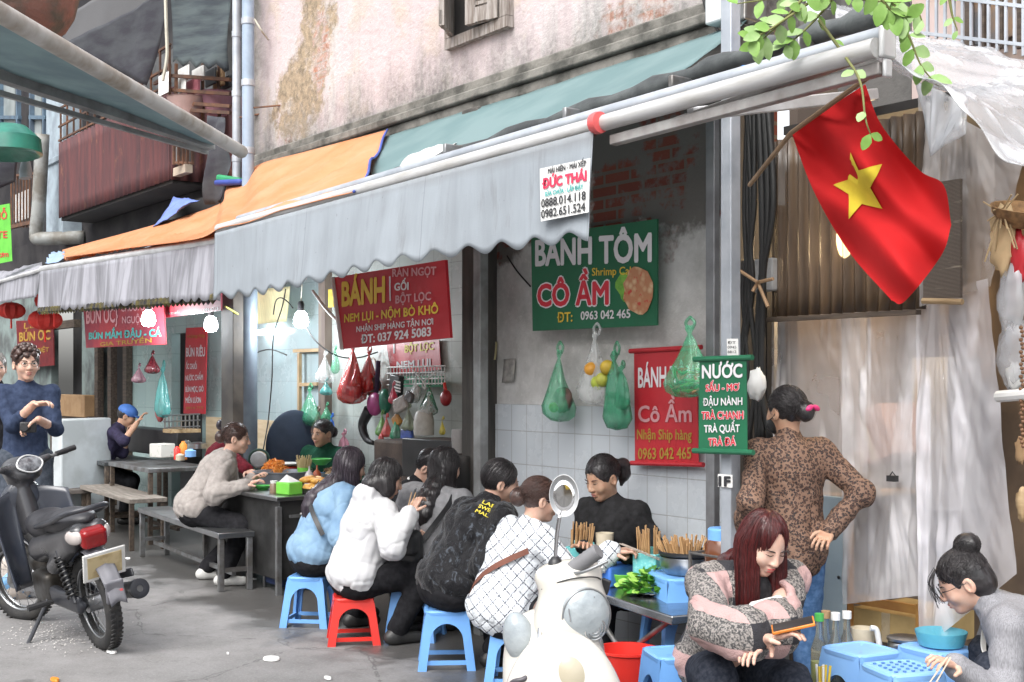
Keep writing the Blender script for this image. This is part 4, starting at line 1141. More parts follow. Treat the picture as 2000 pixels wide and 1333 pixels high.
# translucent tarp above
o = cloth('clear_tarp', [atY(1615, 22, 4.4), atY(2030, 118, 4.4), atY(2030, 338, 3.3), atY(1712, 100, 3.3)], None, m_film2, 50, 30, .05, 6)
tag(o, 'translucent white tarp stretched from the awning end across the top right', 'tarp')
o = cloth('clear_tarp', [atY(1795, 150, 4.3), atY(1890, 210, 4.3), atY(1885, 262, 4.25), atY(1815, 305, 4.25)], None, m_film2, 14, 14, .04, 9)
tag(o, 'loose flap of translucent plastic hanging beside the bamboo blind', 'tarp')
# upper right: walls and window bars
up = thing('upper_house', 'upper floor of the right house with barred window above the clear tarp', 'house', (-3, 5.2, 2.7))
b = MB(); b.span((-3.97, 4.9, 2.72), (atY(1780, 50, 4.9).x, 5.1, 6)); b.build('dark_wall', M('sooty_wall', (.12, .115, .11), .85, 0, (.05, .05, .048), 5, bump=.6), up)
b = MB(); b.span((atY(1781, 50, 4.9).x, 4.9, 2.72), (0, 5.1, 6)); b.build('pink_wall', M('flaking_pink_wall', (.5, .4, .38), .85, 0, (.4, .3, .24), 3, bump=.3), up)
b = MB(); b.span(atY(1895, 90, 4.87), atY(1990, -120, 4.895)); wv = b.build('window', M('blue_grey_pane', (.12, .16, .2), .3, 0, (.3, .2, .13), 4), up)
b = MB()
for xx in (1892, 1920, 1955, 1992): b.bar(atY(xx, 95, 4.84), atY(xx, -120, 4.84), .03, .03, (1, 0, 0))
b.build('frame', m_dwood, wv)
b = MB()
for xx in range(1812, 2010, 17): b.bar(atY(xx, 110 - (2000 - xx) * .2, 4.55), atY(xx, -140, 4.55), .011, .011, (1, 0, 0))
for yy in (0, 75): b.bar(atY(1800, yy - 10, 4.55), atY(2010, yy + 14, 4.55), .014, .014)
b.build('window_bars', m_galv, up)
b = MB(); b.span(atY(1376, 50, 4.3), atY(1455, -60, 4.4)); b.span(atY(1456, 36, 4.3), atY(1492, -60, 4.45), 1)
tag(b.build('wall_cabinet', [M('pale_metal', (.6, .62, .63), .5), m_steel_dull], None, bevel=.02), 'pale metal cabinet high on the wall behind the galvanised post', 'cabinet')
# far right hung goods
b = MB(); b.lathe([(0, -.03), (.06, -.03), (.1, .01), (.11, .04), (.1, .04), (.055, -.02), (0, -.02)], atY(1992, 425, 4.2), 20, (.2, .3, 0))
tag(b.build('wicker_basket', M('wicker', (.3, .17, .07), .8, 0, (.16, .09, .04), 30, bump=.6), None), 'brown wicker basket hung at the far right edge', 'basket')
b = MB()
for i in range(14):
    r_ = random.Random(i + 40)
    a = atY(1958 + r_.uniform(-6, 8), 412 + r_.uniform(-6, 8), 4.12)
    b.tube([a, a + Vector((r_.uniform(-.07, .09), r_.uniform(-.05, .05), r_.uniform(-.2, .06)))], .003, 5)
tag(b.build('straw_bundle', M('dry_straw', (.45, .33, .18), .8), None), 'bundle of dry straw hung at the edge of the plastic sheet', 'straw')
for (xx, yy, sx, sz, mat, lab) in ((1975, 590, .07, .17, m_film2, 'stuffed clear plastic bag hanging at the far right'), (1982, 690, .08, .16, m_film2, 'lower clear plastic bag hanging at the far right edge'), (1990, 500, .04, .12, m_rvinyl, 'red packet hanging at the far right edge'), (1984, 735, .05, .06, m_paper, 'white printed packet hanging low at the far right'), (1994, 880, .03, .06, m_card, 'brown packet low at the far right edge'), (1962, 470, .07, .16, M('warm_paper', (.62, .45, .25), .8), 'warm brown paper packet hanging beside the straw'), (1997, 985, .03, .08, m_wood, 'tan packet hanging beside the head of the girl with the bun')):
    b = MB(); b.ell(atY(xx, yy, 4.18), (sx * .8, sx * .5, sz * .8), wob=.2); tag(b.build('hung_packet', mat, None, smooth=180), lab, 'packet')
b = MB()
for p in ((1945, 762), (2010, 775)): pass
b.tube([atY(1950, 775, 4.15), atY(2010, 770, 4.1)], .022, 10); tag(b.build('hanging_rod', m_white, None), 'short white rod holding goods at the far right', 'rod')
b = MB()
for i in range(30): b.ell(atY(1994 + (i % 3) * 2, 640 + i * 8, 4.1), (.0075, .0075, .0075))
tag(b.build('bead_string', M('brown_beads', (.2, .1, .05), .4), None), 'string of brown beads hanging at the far right edge', 'beads')
# ================================================================ flag
fl = thing('flag', 'red flag with a yellow five-pointed star hanging under the awning end', 'flag', atY(1620, 210, 3.42))
L1 = crv([Vector((1545, 258, 0)), Vector((1590, 375, 0)), Vector((1658, 492, 0)), Vector((1742, 588, 0))], 40)
L2 = crv([Vector((1690, 165, 0)), Vector((1722, 245, 0)), Vector((1795, 332, 0)), Vector((1843, 362, 0)), Vector((1858, 440, 0))], 40)
END = crv([Vector((1742, 588, 0)), Vector((1768, 588, 0)), Vector((1838, 500, 0)), Vector((1858, 440, 0))], 40)
def fdep(p):
    a = (p.x - 1545) * .53 - (p.y - 258) * .30
    b_ = (p.x - 1545) * .45 + (p.y - 258) * .8
    return 3.42 + .045 * math.sin(a * .062 + b_ * .009) * min(1, b_ / 120 + .25) + .03 * math.sin(a * .11 - b_ * .021 + 1) + .02 * math.sin(b_ * .033 + a * .02)
def flf(u, v):
    i = min(int(v * 40), 39); f = v * 40 - i
    a = L1[i].lerp(L1[i + 1], f); c = L2[i].lerp(L2[i + 1], f)
    k = min(int(u * 40), 39); h = END[k].lerp(END[min(k + 1, 40)], u * 40 - k)
    p = a.lerp(c, u) + (h - END[0].lerp(END[40], u)) * (v ** 5)
    return atY(p.x, p.y, fdep(p))
b = MB(); b.grid(flf, 120, 120); b.build('cloth', thin(M('flag_red', (.56, .018, .02), .85, 0, (.46, .015, .017), 2, bump=.06, bs=300, spec=.2), .25), fl, smooth=180)
def fsurf(p, off=.005):      # a point lying just on the street side of the cloth
    q = [atY(p.x + dx, p.y + dy, fdep(Vector((p.x + dx, p.y + dy, 0)))) for dx, dy in ((0, 0), (1, 0), (0, 1))]
    n = (q[1] - q[0]).cross(q[2] - q[0]).normalized()
    return q[0] + n * (off if n.dot(FW) < 0 else -off)
ST = [(703, 795), (745, 885), (855, 860), (805, 975), (868, 1085), (760, 1065), (693, 1140), (690, 1015), (607, 970), (690, 935)]
ST = [Vector((1400 + .375 * x, .375 * y, 0)) for x, y in ST]
b = MB(); cc = sum(ST, Vector()) / 10
for i in range(10):
    a, c = ST[i], ST[(i + 1) % 10]
    n = 8
    idx = {}
    vs, fs = [], []
    for r in range(n + 1):
        for s in range(n + 1 - r):
            p = cc + (a - cc) * (r / n) + (c - cc) * (s / n)
            idx[r, s] = len(vs); vs.append(fsurf(p))
    for r in range(n):
        for s in range(n - r):
            fs.append((idx[r, s], idx[r + 1, s], idx[r, s + 1]))
            if s < n - r - 1: fs.append((idx[r + 1, s], idx[r + 1, s + 1], idx[r, s + 1]))
    b.add(vs, fs)
b.build('star', M('flag_yellow', (.6, .45, .04), .85, spec=.2), fl, smooth=180)
b = MB(); b.tube([atY(1464, 362, 3.7), atY(1545, 260, 3.43), atY(1700, 148, 3.36)], .009, 8); b.build('pole', M('bamboo_pole', (.25, .16, .09), .6), fl)
# ================================================================ leaves of an overhanging tree
lv = thing('overhanging_branch', 'thin branches with bright green leaflets hanging over the awning end', 'branch', at(1640, 0, 3.9))
def leaflet(b, p, d, L, w, nrm, mi=0):
    d = d.normalized(); s = d.cross(nrm).normalized(); n = s.cross(d)
    prof = [(0, .03), (.15, .5), (.4, 1), (.7, .85), (.92, .4), (1, .02)]
    vs = []
    for t, k in prof:
        c = p + d * L * t - n * L * .12 * t * t
        vs += [c - s * w * k + n * .15 * w * k, c, c + s * w * k + n * .15 * w * k]
    fs = []
    for i in range(5):
        fs += [(i * 3, i * 3 + 1, i * 3 + 4, i * 3 + 3), (i * 3 + 1, i * 3 + 2, i * 3 + 5, i * 3 + 4)]
    b.add(vs, fs, mi)
lf = MB()
rl = random.Random(5)
def frond(pts, n, L, D=3.9, tipdown=True):
    tw = MB()
    P = crv([at(x, y, D + dd) for x, y, dd in pts], 30)
    tw.tube(P, [.006 * (1 - .7 * i / 30) for i in range(31)], 5)
    tw.build('twig', M('twig_green', (.16, .17, .05), .7), lv, smooth=180)
    for k in range(n):
        i = int(4 + 26 * k / max(n - 1, 1))
        t = (P[min(i + 1, 30)] - P[i - 1]).normalized()
        for s in (-1, 1):
            if rl.random() < .12: continue
            sd = t.cross(FW).normalized() * s
            d = (sd * rl.uniform(.6, 1.1) + t * rl.uniform(.2, .6) + Vector((0, 0, -rl.uniform(.1, .7))) + FW * rl.uniform(-.4, .4))
            leaflet(lf, P[i], d, L * rl.uniform(.6, .95), L * rl.uniform(.2, .27), (FW * -1 + Vector((rl.uniform(-.6, .6), rl.uniform(-.6, .6), rl.uniform(0, .9)))).normalized(), 1 if rl.random() < .4 else 0)
frond([(1630, -30, 0), (1560, 20, -.05), (1500, 60, -.1), (1470, 75, -.1)], 6, .075)
frond([(1640, -20, 0), (1600, 30, .1), (1560, 70, .1), (1535, 88, .1)], 5, .08)
frond([(1625, -30, 0), (1540, -8, 0), (1440, 8, 0)], 5, .07)
frond([(1720, -30, .1), (1745, 10, .1), (1775, 70, .1), (1800, 130, .1), (1835, 170, .1)], 8, .085, 3.8)
frond([(1690, -30, .1), (1730, -5, .1), (1790, 25, .1), (1800, 40, .1)], 5, .08, 3.8)
frond([(1600, 40, .1), (1650, 110, 0), (1680, 160, -.35), (1690, 230, -.42), (1700, 262, -.42)], 4, .06, 3.9)
frond([(1640, -20, .1), (1690, 0, .1), (1760, 5, .1)], 5, .07, 3.7)
frond([(1700, -30, 0), (1740, 20, 0), (1770, 35, 0)], 6, .085, 3.7)
frond([(1600, -40, 0), (1530, 40, 0), (1480, 85, 0)], 7, .08, 3.85)
frond([(1850, -30, .2), (1860, 30, .2), (1870, 60, .2)], 3, .05, 3.9)
m_leaf2 = M('pale_leaf', (.22, .36, .12), .5, 0, (.28, .4, .17), 20)
lf.build('leaves', [M('fresh_leaf', (.15, .29, .05), .5, 0, (.2, .35, .08), 20), m_leaf2], lv, smooth=180)
# ================================================================ smooth solid modeller (numpy distance field + surface nets)
class SDF:
    def __init__(s): s.ops = []
    def cap(s, a, b, r1, r2=None, k=.02, sub=False):
        s.ops.append(('cap', np.array(a, float), np.array(b, float), r1, r1 if r2 is None else r2, k, sub)); return s
    def ell(s, c, r, rot=None, k=.02, sub=False):
        m = np.eye(3) if rot is None else np.array(rot if isinstance(rot, Matrix) else Euler(rot).to_matrix())
        s.ops.append(('ell', np.array(c, float), np.array(r, float), m, None, k, sub)); return s
    def box(s, c, h, rd, rot=None, k=.01, sub=False):
        m = np.eye(3) if rot is None else np.array(rot if isinstance(rot, Matrix) else Euler(rot).to_matrix())
        s.ops.append(('box', np.array(c, float), np.array(h, float), m, rd, k, sub)); return s
    def plane(s, p, n, k=.01):     # keep the side the normal points away from
        s.ops.append(('pl', np.array(p, float), np.array(Vector(n).normalized(), float), None, None, k, True)); return s
    @staticmethod
    def _d(o, P):
        if o[0] == 'cap':
            a, b, r1, r2 = o[1:5]
            ba = b - a
            L = max(ba @ ba, 1e-9)
            h = np.clip(((P - a) @ ba) / L, 0, 1)
            return np.linalg.norm(P - a - h[..., None] * ba, axis=-1) - (r1 + (r2 - r1) * h)
        if o[0] == 'ell':
            q = (P - o[1]) @ o[3]
            k0 = np.linalg.norm(q / o[2], axis=-1)
            k1 = np.linalg.norm(q / (o[2] ** 2), axis=-1) + 1e-9
            return k0 * (k0 - 1) / k1
        if o[0] == 'box':
            q = np.abs((P - o[1]) @ o[3]) - (o[2] - o[4])
            return np.linalg.norm(np.maximum(q, 0), axis=-1) + np.minimum(q.max(-1), 0) - o[4]
        return -((P - o[1]) @ o[2])
    def _bb(s, o):
        if o[0] == 'cap':
            r = max(o[3], o[4])
            return np.minimum(o[1], o[2]) - r, np.maximum(o[1], o[2]) + r
        if o[0] in ('ell', 'box'):
            e = np.abs(o[3]) @ o[2]
            return o[1] - e, o[1] + e
        return None
    def ev(s, P):
        d = np.full(P.shape[:-1], 1.0)
        for o in s.ops:
            e = SDF._d(o, P); k = o[5]
            if o[6]:
                e = -e if o[0] != 'pl' else -e
                h = np.clip(.5 - .5 * (d - e) / k, 0, 1); d = d + (e - d) * h + k * h * (1 - h)
            else:
                h = np.clip(.5 + .5 * (d - e) / k, 0, 1); d = d + (e - d) * h - k * h * (1 - h)
        return d
    def verts(s, vox):
        lo, hi = np.full(3, 9e9), np.full(3, -9e9)
        for o in s.ops:
            if not o[6]:
                a, b = s._bb(o); lo = np.minimum(lo, a); hi = np.maximum(hi, b)
        lo -= 3 * vox; hi += 3 * vox
        n = np.ceil((hi - lo) / vox).astype(int) + 1
        D = np.full(n, 1.0, np.float32)
        ax = [lo[i] + vox * np.arange(n[i]) for i in range(3)]
        for o in s.ops:
            bb = s._bb(o); k = o[5]
            if bb is None: i0, i1 = np.zeros(3, int), n
            else:
                pad = k + 4 * vox
                i0 = np.clip(np.floor((bb[0] - pad - lo) / vox).astype(int), 0, n); i1 = np.clip(np.ceil((bb[1] + pad - lo) / vox).astype(int) + 1, 0, n)
            if (i1 <= i0).any(): continue
            sl = tuple(slice(i0[j], i1[j]) for j in range(3))
            P = np.stack(np.meshgrid(ax[0][sl[0]], ax[1][sl[1]], ax[2][sl[2]], indexing='ij'), -1)
            e = SDF._d(o, P); d = D[sl]
            if o[6]:
                e = -e
                h = np.clip(.5 - .5 * (d - e) / k, 0, 1); D[sl] = d + (e - d) * h + k * h * (1 - h)
            else:
                h = np.clip(.5 + .5 * (d - e) / k, 0, 1); D[sl] = d + (e - d) * h - k * h * (1 - h)
        B = D < 0
        cs = [(i, j, k) for i in (0, 1) for j in (0, 1) for k in (0, 1)]
        m = n - 1
        sub = lambda A, c: A[c[0]:c[0] + m[0], c[1]:c[1] + m[1], c[2]:c[2] + m[2]]
        cnt = np.zeros(m, np.int8)
        for c in cs: cnt += sub(B, c)
        act = np.argwhere((cnt > 0) & (cnt < 8))
        idx = np.full(m, -1, np.int64)
        idx[tuple(act.T)] = np.arange(len(act))
        acc = np.zeros((len(act), 3)); num = np.zeros(len(act))
        for c in cs:
            for a in range(3):
                if c[a]: continue
                e = list(c); e[a] = 1
                v0 = D[tuple((act + c).T)]; v1 = D[tuple((act + e).T)]
                x = (v0 < 0) != (v1 < 0)
                t = np.where(x, v0 / np.where(x, v0 - v1, 1), 0)
                p = np.repeat(np.array([c], float), len(act), 0); p[:, a] += t
                acc[x] += p[x]; num[x] += 1
        V = lo + vox * (act + acc / np.maximum(num, 1)[:, None])
        F = []
        for a in range(3):
            b, c = (a + 1) % 3, (a + 2) % 3
            s0 = [slice(1, -1)] * 3; s0[a] = slice(0, -1); s1 = list(s0); s1[a] = slice(1, None)
            x = B[tuple(s0)] != B[tuple(s1)]
            q = np.argwhere(x); st = B[tuple(s0)][x]
            off = np.array([1, 1, 1]); off[a] = 0
            q = q + off
            def cell(db, dc):
                w = q.copy(); w[:, b] -= db; w[:, c] -= dc
                return idx[tuple(w.T)]
            f = np.stack([cell(1, 1), cell(0, 1), cell(0, 0), cell(1, 0)], 1)
            f[~st] = f[~st][:, ::-1]
            F.append(f)
        return V, np.concatenate(F)
def vf_mesh(name, parts):
    vs, fs, o = [], [], 0
    for V, F in parts:
        vs.append(V); fs.append(F + o); o += len(V)
    V = np.concatenate(vs); F = np.concatenate(fs)
    F = F[(F >= 0).all(1)]
    me = bpy.data.meshes.new(name)
    me.vertices.add(len(V)); me.vertices.foreach_set('co', V.astype(np.float32).ravel())
    me.loops.add(len(F) * 4); me.loops.foreach_set('vertex_index', F.astype(np.int32).ravel())
    me.polygons.add(len(F)); me.polygons.foreach_set('loop_start', np.arange(0, len(F) * 4, 4, dtype=np.int32))
    me.update(calc_edges=True); me.validate()
    return me
def nz(V, sc, k=0):     # vectorised smooth noise
    s = 0
    for i in range(4):
        j = (i + k * 5) % 24
        s = s + np.sin(V @ _ND[j] * sc * (1 + .6 * i) + _NP[j]) / (1 + .5 * i)
    return s / 2.4
def sdf_obj(name, sdf, vox, mat, parent=None, disp=None, smooth=180, M4=None):
    V, F = sdf.verts(vox)
    if M4 is not None:
        m = np.array(M4); V = V @ m[:3, :3].T + m[:3, 3]
    me = vf_mesh(name, [(V, F)])
    if disp:
        nr = np.zeros(len(me.vertices) * 3, np.float32); me.vertices.foreach_get('normal', nr); nr = nr.reshape(-1, 3)
        V = np.zeros(len(me.vertices) * 3, np.float32); me.vertices.foreach_get('co', V); V = V.reshape(-1, 3)
        V = V + nr * disp(V)[:, None]
        me.vertices.foreach_set('co', V.astype(np.float32).ravel())
        me.update()
    return finish(name, me, mat, parent, smooth=smooth)
# ================================================================ plastic stools
def make_stool(name, label, mat, H, loc, rz, group, half=.15, top=.112, holes=False):
    t = thing(name, label, 'stool', loc, rz, group)
    hw = lambda h: half - (half - top) * (h / H)
    N = 14
    def panel(side):        # corner leg = half arch of two sides
        b = MB()
        lw, ah = .045, H * .8
        for s_ in (0, 1):
            inner, outer = [], []
            for i in range(N + 1):
                q = i / N
                if q < .45:
                    h = ah * .62 * q / .45; xi = hw(h) - lw
                    inner.append((xi, h)); outer.append((hw(h), h))
                else:
                    a = (q - .45) / .55 * math.pi / 2
                    h0 = ah * .62; w0 = hw(h0) - lw
                    inner.append((w0 * math.cos(a), h0 + (ah - h0) * math.sin(a)))
                    if q < .7: h = h0 + (H - h0) * (q - .45) / .25; outer.append((hw(h), h))
                    else: outer.append((hw(H) * (1 - (q - .7) / .3), H))
            for lay in range(2):
                vs = [(x, h) for x, h in inner] + [(x, h) for x, h in outer]
                P = []
                for x, h in vs:
                    d = hw(h) - lay * .012
                    x = min(x, d)
                    P.append(Vector((x, -d, h)) if s_ == 0 else Vector((-x, -d, h)))
                if s_ == 1: P = [Matrix.Rotation(R(90), 3, 'Z') @ p for p in P]
                b.add(P, [(i, i + 1, N + 2 + i, N + 1 + i) for i in range(N)])
            # rim of the arch
            P = []
            for lay in range(2):
                for x, h in inner:
                    d = hw(h) - lay * .018
                    P.append(Vector((min(x, d), -d, h)) if s_ == 0 else Vector((-min(x, d), -d, h)))
            if s_ == 1: P = [Matrix.Rotation(R(90), 3, 'Z') @ p for p in P]
            b.add(P, [(i, i + 1, N + 2 + i, N + 1 + i) for i in range(N)])
        m = Matrix.Rotation(R(90 * side), 3, 'Z')
        b.v = [m @ v for v in b.v]
        return b
    for k in range(4): panel(k).build('leg', mat, t, local=True, smooth=30)
    for k in range(4):
        b = MB(); h = H * .13; d = hw(h) - .02
        b.box((0, -d, h), (2 * d - .02, .012, .022))
        m = Matrix.Rotation(R(90 * k), 3, 'Z'); b.v = [m @ v for v in b.v]
        b.build('stretcher', mat, t, local=True, smooth=0)
    b = MB(); a = top + .004
    prof = []
    for r, z in ((a, H - .02), (a + .002, H - .004), (a - .004, H + .004), (a - .02, H + .006), (a - .024, H + .002), (0, H + .003)): prof.append((r, z))
    vs, fs = [], []
    for r, z in prof:
        for i in range(32):
            th = i / 32 * 6.2832; c, s_ = math.cos(th), math.sin(th); e = .28
            vs.append((r * math.copysign(abs(c) ** e, c), r * math.copysign(abs(s_) ** e, s_), z))
    for j in range(len(prof) - 1):
        for i in range(32): fs.append((j * 32 + i, j * 32 + (i + 1) % 32, (j + 1) * 32 + (i + 1) % 32, (j + 1) * 32 + i))
    b.add(vs, fs); b.build('seat', mat, t, local=True, smooth=40)
    if holes:
        b = MB()
        for i in range(5):
            for j in range(5): b.lathe([(.007, H + .0035), (.007, H + .0075), (.004, H + .0078), (0, H + .0065)], ((i - 2) * .035, (j - 2) * .035, 0), 8)
        b.build('studs', M('stud_blue', (.08, .2, .45), .5), t, local=True)
    return t
def gnd(px, D): v = at(px, 745, D); return Vector((v.x, v.y, 0))
GS = 'low plastic stools around the tables'
ub = math.atan2(.8, -.6)
st0 = make_stool('plastic_stool', 'blue plastic stool under the person in the pale denim jacket', m_blue_s if False else m_lblue, .3, gnd(606, 7.6), ub + .15, GS)
make_stool('plastic_stool', 'bright red plastic stool under the person in the white hoodie', m_red, .26, gnd(690, 7.1), ub + .45, GS)
for px, D, a, lab in ((812, 7.2, .1, 'blue plastic stool under the person with wavy hair and grey coat'), (872, 6.5, .35, 'blue plastic stool under the person in the black velvet jacket'), (1008, 6.1, .2, 'blue plastic stool under the person in the chequered white knit'),
                      (1415, 4.85, .3, 'blue plastic stool under the person with red hair and phone')):
    dup(st0, gnd(px, D), ub + a, lab)
make_stool('plastic_stool', 'tall blue plastic stool carrying the steel pot by the tiled wall', m_lblue, .6, gnd(1343, 5.72), ub + .5, GS, .2, .15)
make_stool('plastic_stool', 'empty pale blue plastic stool in front of the steel table', m_lblue, .42, gnd(1324, 4.9), ub + .5, GS)
rt = [(1682, 4.82, .75, 'pale blue plastic stool with bottles standing behind it, by the clear plastic', False), (1832, 4.85, .8, 'pale blue plastic stool with a blue tray on top, beside the metal can', False), (1762, 4.5, .55, 'pale blue plastic stool with studded top, nearest in the corner', True)]
m_pblue = M('pale_blue_plastic', (.24, .47, .85), .42, 0, (.2, .41, .78), 3, bump=.05)
for px, D, a, lab, ho in rt: make_stool('plastic_stool', lab, m_pblue, .45, gnd(px, D), ub + a, GS, .15, .108, holes=ho)
m_navy = M('navy_plastic', (.02, .05, .32), .4)
b = MB(); c = gnd(1596, 4.62); b.box(c + Vector((0, 0, .14)), (.03, .14, .28), (0, .12, .3)); b.box(c + Vector((.02, .1, .14)), (.03, .05, .28), (0, .12, .3))
tag(b.build('navy_crate', m_navy, None, bevel=.006), 'navy plastic crate side standing beside the drink bottles', 'crate')
b = MB(); b.lathe([(0, 0), (.1, 0), (.13, .26), (.135, .27), (.12, .27), (.09, .02), (0, .02)], gnd(1694, 4.84), 4, (0, 0, .3)); tag(b.build('navy_basket', m_navy, None), 'navy plastic basket under the pale blue stool by the bottles', 'basket')
# ================================================================ steel table with the food
TZ = .5
tc, tl, ts = at(1306, 745, 5.25), (RT * -.42 + FW * .907), (RT * .907 + FW * .42)
tc.z = 0
tb = thing('steel_table', 'low folding table with a steel top carrying salad and chopsticks', 'table', tc + tl * .5 + ts * .3)
def tp_(l, s_, z=TZ): return tc + tl * l + ts * s_ + Vector((0, 0, z))
rotT = Matrix((tl, ts, Vector((0, 0, 1)))).transposed()
b = MB(); b.box(tp_(.5, .3, TZ - .02), (1.05, .6, .04), rotT)
b.build('table_top', M('scratched_steel', (.36, .37, .39), .22, .95, (.24, .25, .26), 5, bump=.08, bs=90), tb, bevel=.006)
for s_ in (.06, .54):
    for a_, e_ in ((.08, .9), (.9, .08)):
        b = MB(); b.tube([tp_(a_, s_, TZ - .04), tp_(e_, s_ + (.02 if a_ < .5 else -.0), .0)], .013, 10); b.build('leg', m_steel_dull, tb, smooth=60)
# ------- things on it
def bowl(name, lab, c, r, h, mat, cat='bowl'):
    b = MB(); b.lathe([(0, 0), (r * .5, 0), (r * .52, .006), (r * .85, h * .55), (r, h), (r * .97, h + .002), (r * .8, h * .55), (r * .45, .012), (0, .01)], c, 28)
    return tag(b.build(name, mat, None, smooth=50), lab, cat)
def tpx(px, D, z=TZ): v = at(px, 745, D); return Vector((v.x, v.y, z + .001))
bowl('sauce_bowl', 'small white bowl near the front corner of the steel table', tpx(1340, 5.68), .062, .055, M('white_ceramic', (.78, .78, .76), .2, bump=0))
bowl('sauce_bowl', 'lime green plastic bowl between the steel table edge and the chopstick box', tpx(1217, 6.0), .068, .06, m_lime)
pc = tpx(1279, 5.8)
b = MB(); b.lathe([(0, 0), (.08, .0), (.13, .012), (.132, .016), (.08, .006), (0, .005)], pc, 32)
tag(b.build('salad_plate', M('steel_plate', (.5, .5, .5), .25, .9), None), 'steel plate under the pile of green salad leaves', 'plate')
b = MB(); r_ = random.Random(2)
for i in range(300):
    a, q = r_.random() * 6.283, r_.random() ** .6
    p = pc + Vector((.145 * q * math.cos(a), .145 * q * math.sin(a), .012 + (1 - q) * .1 * r_.random() + .012))
    d = Vector((math.cos(a) + r_.uniform(-.7, .7), math.sin(a) + r_.uniform(-.7, .7), r_.uniform(-.2, .9)))
    leaflet(b, p, d, r_.uniform(.03, .065), r_.uniform(.012, .024), Vector((r_.uniform(-1, 1), r_.uniform(-1, 1), 1)).normalized(), 0 if r_.random() < .5 else 1 if r_.random() < .8 else 2)
tag(b.build('salad', [M('lettuce', (.22, .46, .06), .5, 0, (.33, .55, .12), 30), M('lettuce_dark', (.07, .26, .03), .5), M('herb_dark', (.03, .13, .02), .5)], None, smooth=180), 'pile of green lettuce and herbs on the steel plate', 'salad')
def chop_box(lab, c, w, h, n, mat, seed, lean=.3):
    t = thing('chopstick_box', lab, 'box', c, .3)
    b = MB()
    for sx, sy, dx, dy in ((-w / 2, 0, .006, w * .7), (w / 2, 0, .006, w * .7), (0, -w * .35, w, .006), (0, w * .35, w, .006)):
        b.box((sx, sy, h / 2 + (.012 if sy > 0 else 0)), (dx, dy, h + (.024 if sy > 0 else 0)))
    b.box((0, 0, .004), (w, w * .7, .008))
    b.build('case', mat, t, local=True, bevel=.003)
    r_ = random.Random(seed)
    for i in range(n):
        b = MB()
        x, y = r_.uniform(-w * .42, w * .42), r_.uniform(-w * .27, w * .27)
        L = h + r_.uniform(.08, .13)
        b.tube([(x * .8, y * .8, .012), (x + r_.gauss(0, .012) - lean * .02, y + r_.gauss(0, .01), L)], [.0028, .0036], 5)
        o = b.build('chopstick', m_chop, t, local=True); 
        if i > 40: break
    return t
m_cyan = M('cyan_plastic', (.18, .6, .62), .4, 0, (.3, .68, .68), 60, lo=.55, hi=.6, bump=.1)
chop_box('cyan chopstick box standing behind the salad', tpx(1267, 5.98), .125, .165, 40, m_cyan, 3)
cb2 = chop_box('cyan chopstick box beside the tumblers at the far end of the table', tpx(1132, 6.15), .12, .17, 30, m_cyan, 4, -1.2)
def cup(name, lab, c, r0, r1, h, mat, fillmat=None, fh=.5):
    t = thing(name, lab, 'cup', c)
    b = MB(); b.lathe([(0, 0), (r0, 0), (r1, h), (r1 - .003, h), (r0 - .003, .005), (0, .005)], (0, 0, 0), 22); b.build('wall', mat, t, local=True, smooth=50)
    if fillmat:
        k = r0 + (r1 - r0) * fh
        b = MB(); b.lathe([(0, .006), (r0 - .004, .006), (k - .004, h * fh), (0, h * fh)], (0, 0, 0), 22); b.build('drink', fillmat, t, local=True)
        b = MB(); b.tube([(0, 0, .01), (.03, 0, h * 1.35)], .004, 6); b.build('straw', m_cream, t, local=True)
    return t
m_tea = M('green_tea', (.3, .36, .1), .2, bump=0)
cup('drink_glass', 'clear glass of green tea with a straw at the far end of the table', tpx(1158, 6.0), .036, .042, .12, m_glassy, m_tea)
cup('drink_glass', 'second clear glass with a straw, right under the cream tumbler', tpx(1188, 6.0), .036, .042, .12, m_glassy, m_tea, .35)
cup('tumbler', 'tall cream plastic tumbler standing behind the clear glasses', tpx(1181, 6.15), .034, .046, .24, m_cream)
b = MB(); b.box(tpx(1195, 6.2) + Vector((.12, -.1, .05)), (.12, .2, .1), (0, 0, .2)); tag(b.build('blue_box', m_blue, None, bevel=.012), 'blue plastic box behind the lime green bowl', 'box')
# pot on the tall stool with skewers
pz = Vector((0, 0, .607)); pg = gnd(1343, 5.72) + pz
pot = thing('steel_pot', 'round steel pot on the tall blue stool full of bamboo sticks', 'pot', pg)
b = MB(); b.lathe([(0, 0), (.1, 0), (.125, .03), (.128, .075), (.13, .08), (.124, .08), (.118, .035), (0, .03)], (0, 0, 0), 32); b.build('bowl', m_steel, pot, local=True, smooth=50)
b = MB(); b.lathe([(.122, .081), (.135, .09), (.137, .105), (.13, .106), (.118, .09)], (0, 0, 0), 32); b.build('rim', m_black, pot, local=True, smooth=50)
r_ = random.Random(9)
b = MB()
for i in range(70):
    a, q = r_.random() * 6.283, r_.random() ** .5
    p = Vector((.1 * q * math.cos(a), .1 * q * math.sin(a), .05)); d = Vector((math.cos(a) * q * .5 + r_.uniform(-.2, .2), math.sin(a) * q * .5, 1)).normalized()
    b.tube([p, p + d * r_.uniform(.09, .13)], .0045, 5)
tag(b.build('wooden_sticks', m_chop, None), 'bundle of wooden sticks standing in the round steel pot', 'sticks', kind='stuff')
for v in b.v: pass
o = bpy.data.objects['wooden_sticks']; o.location = pg
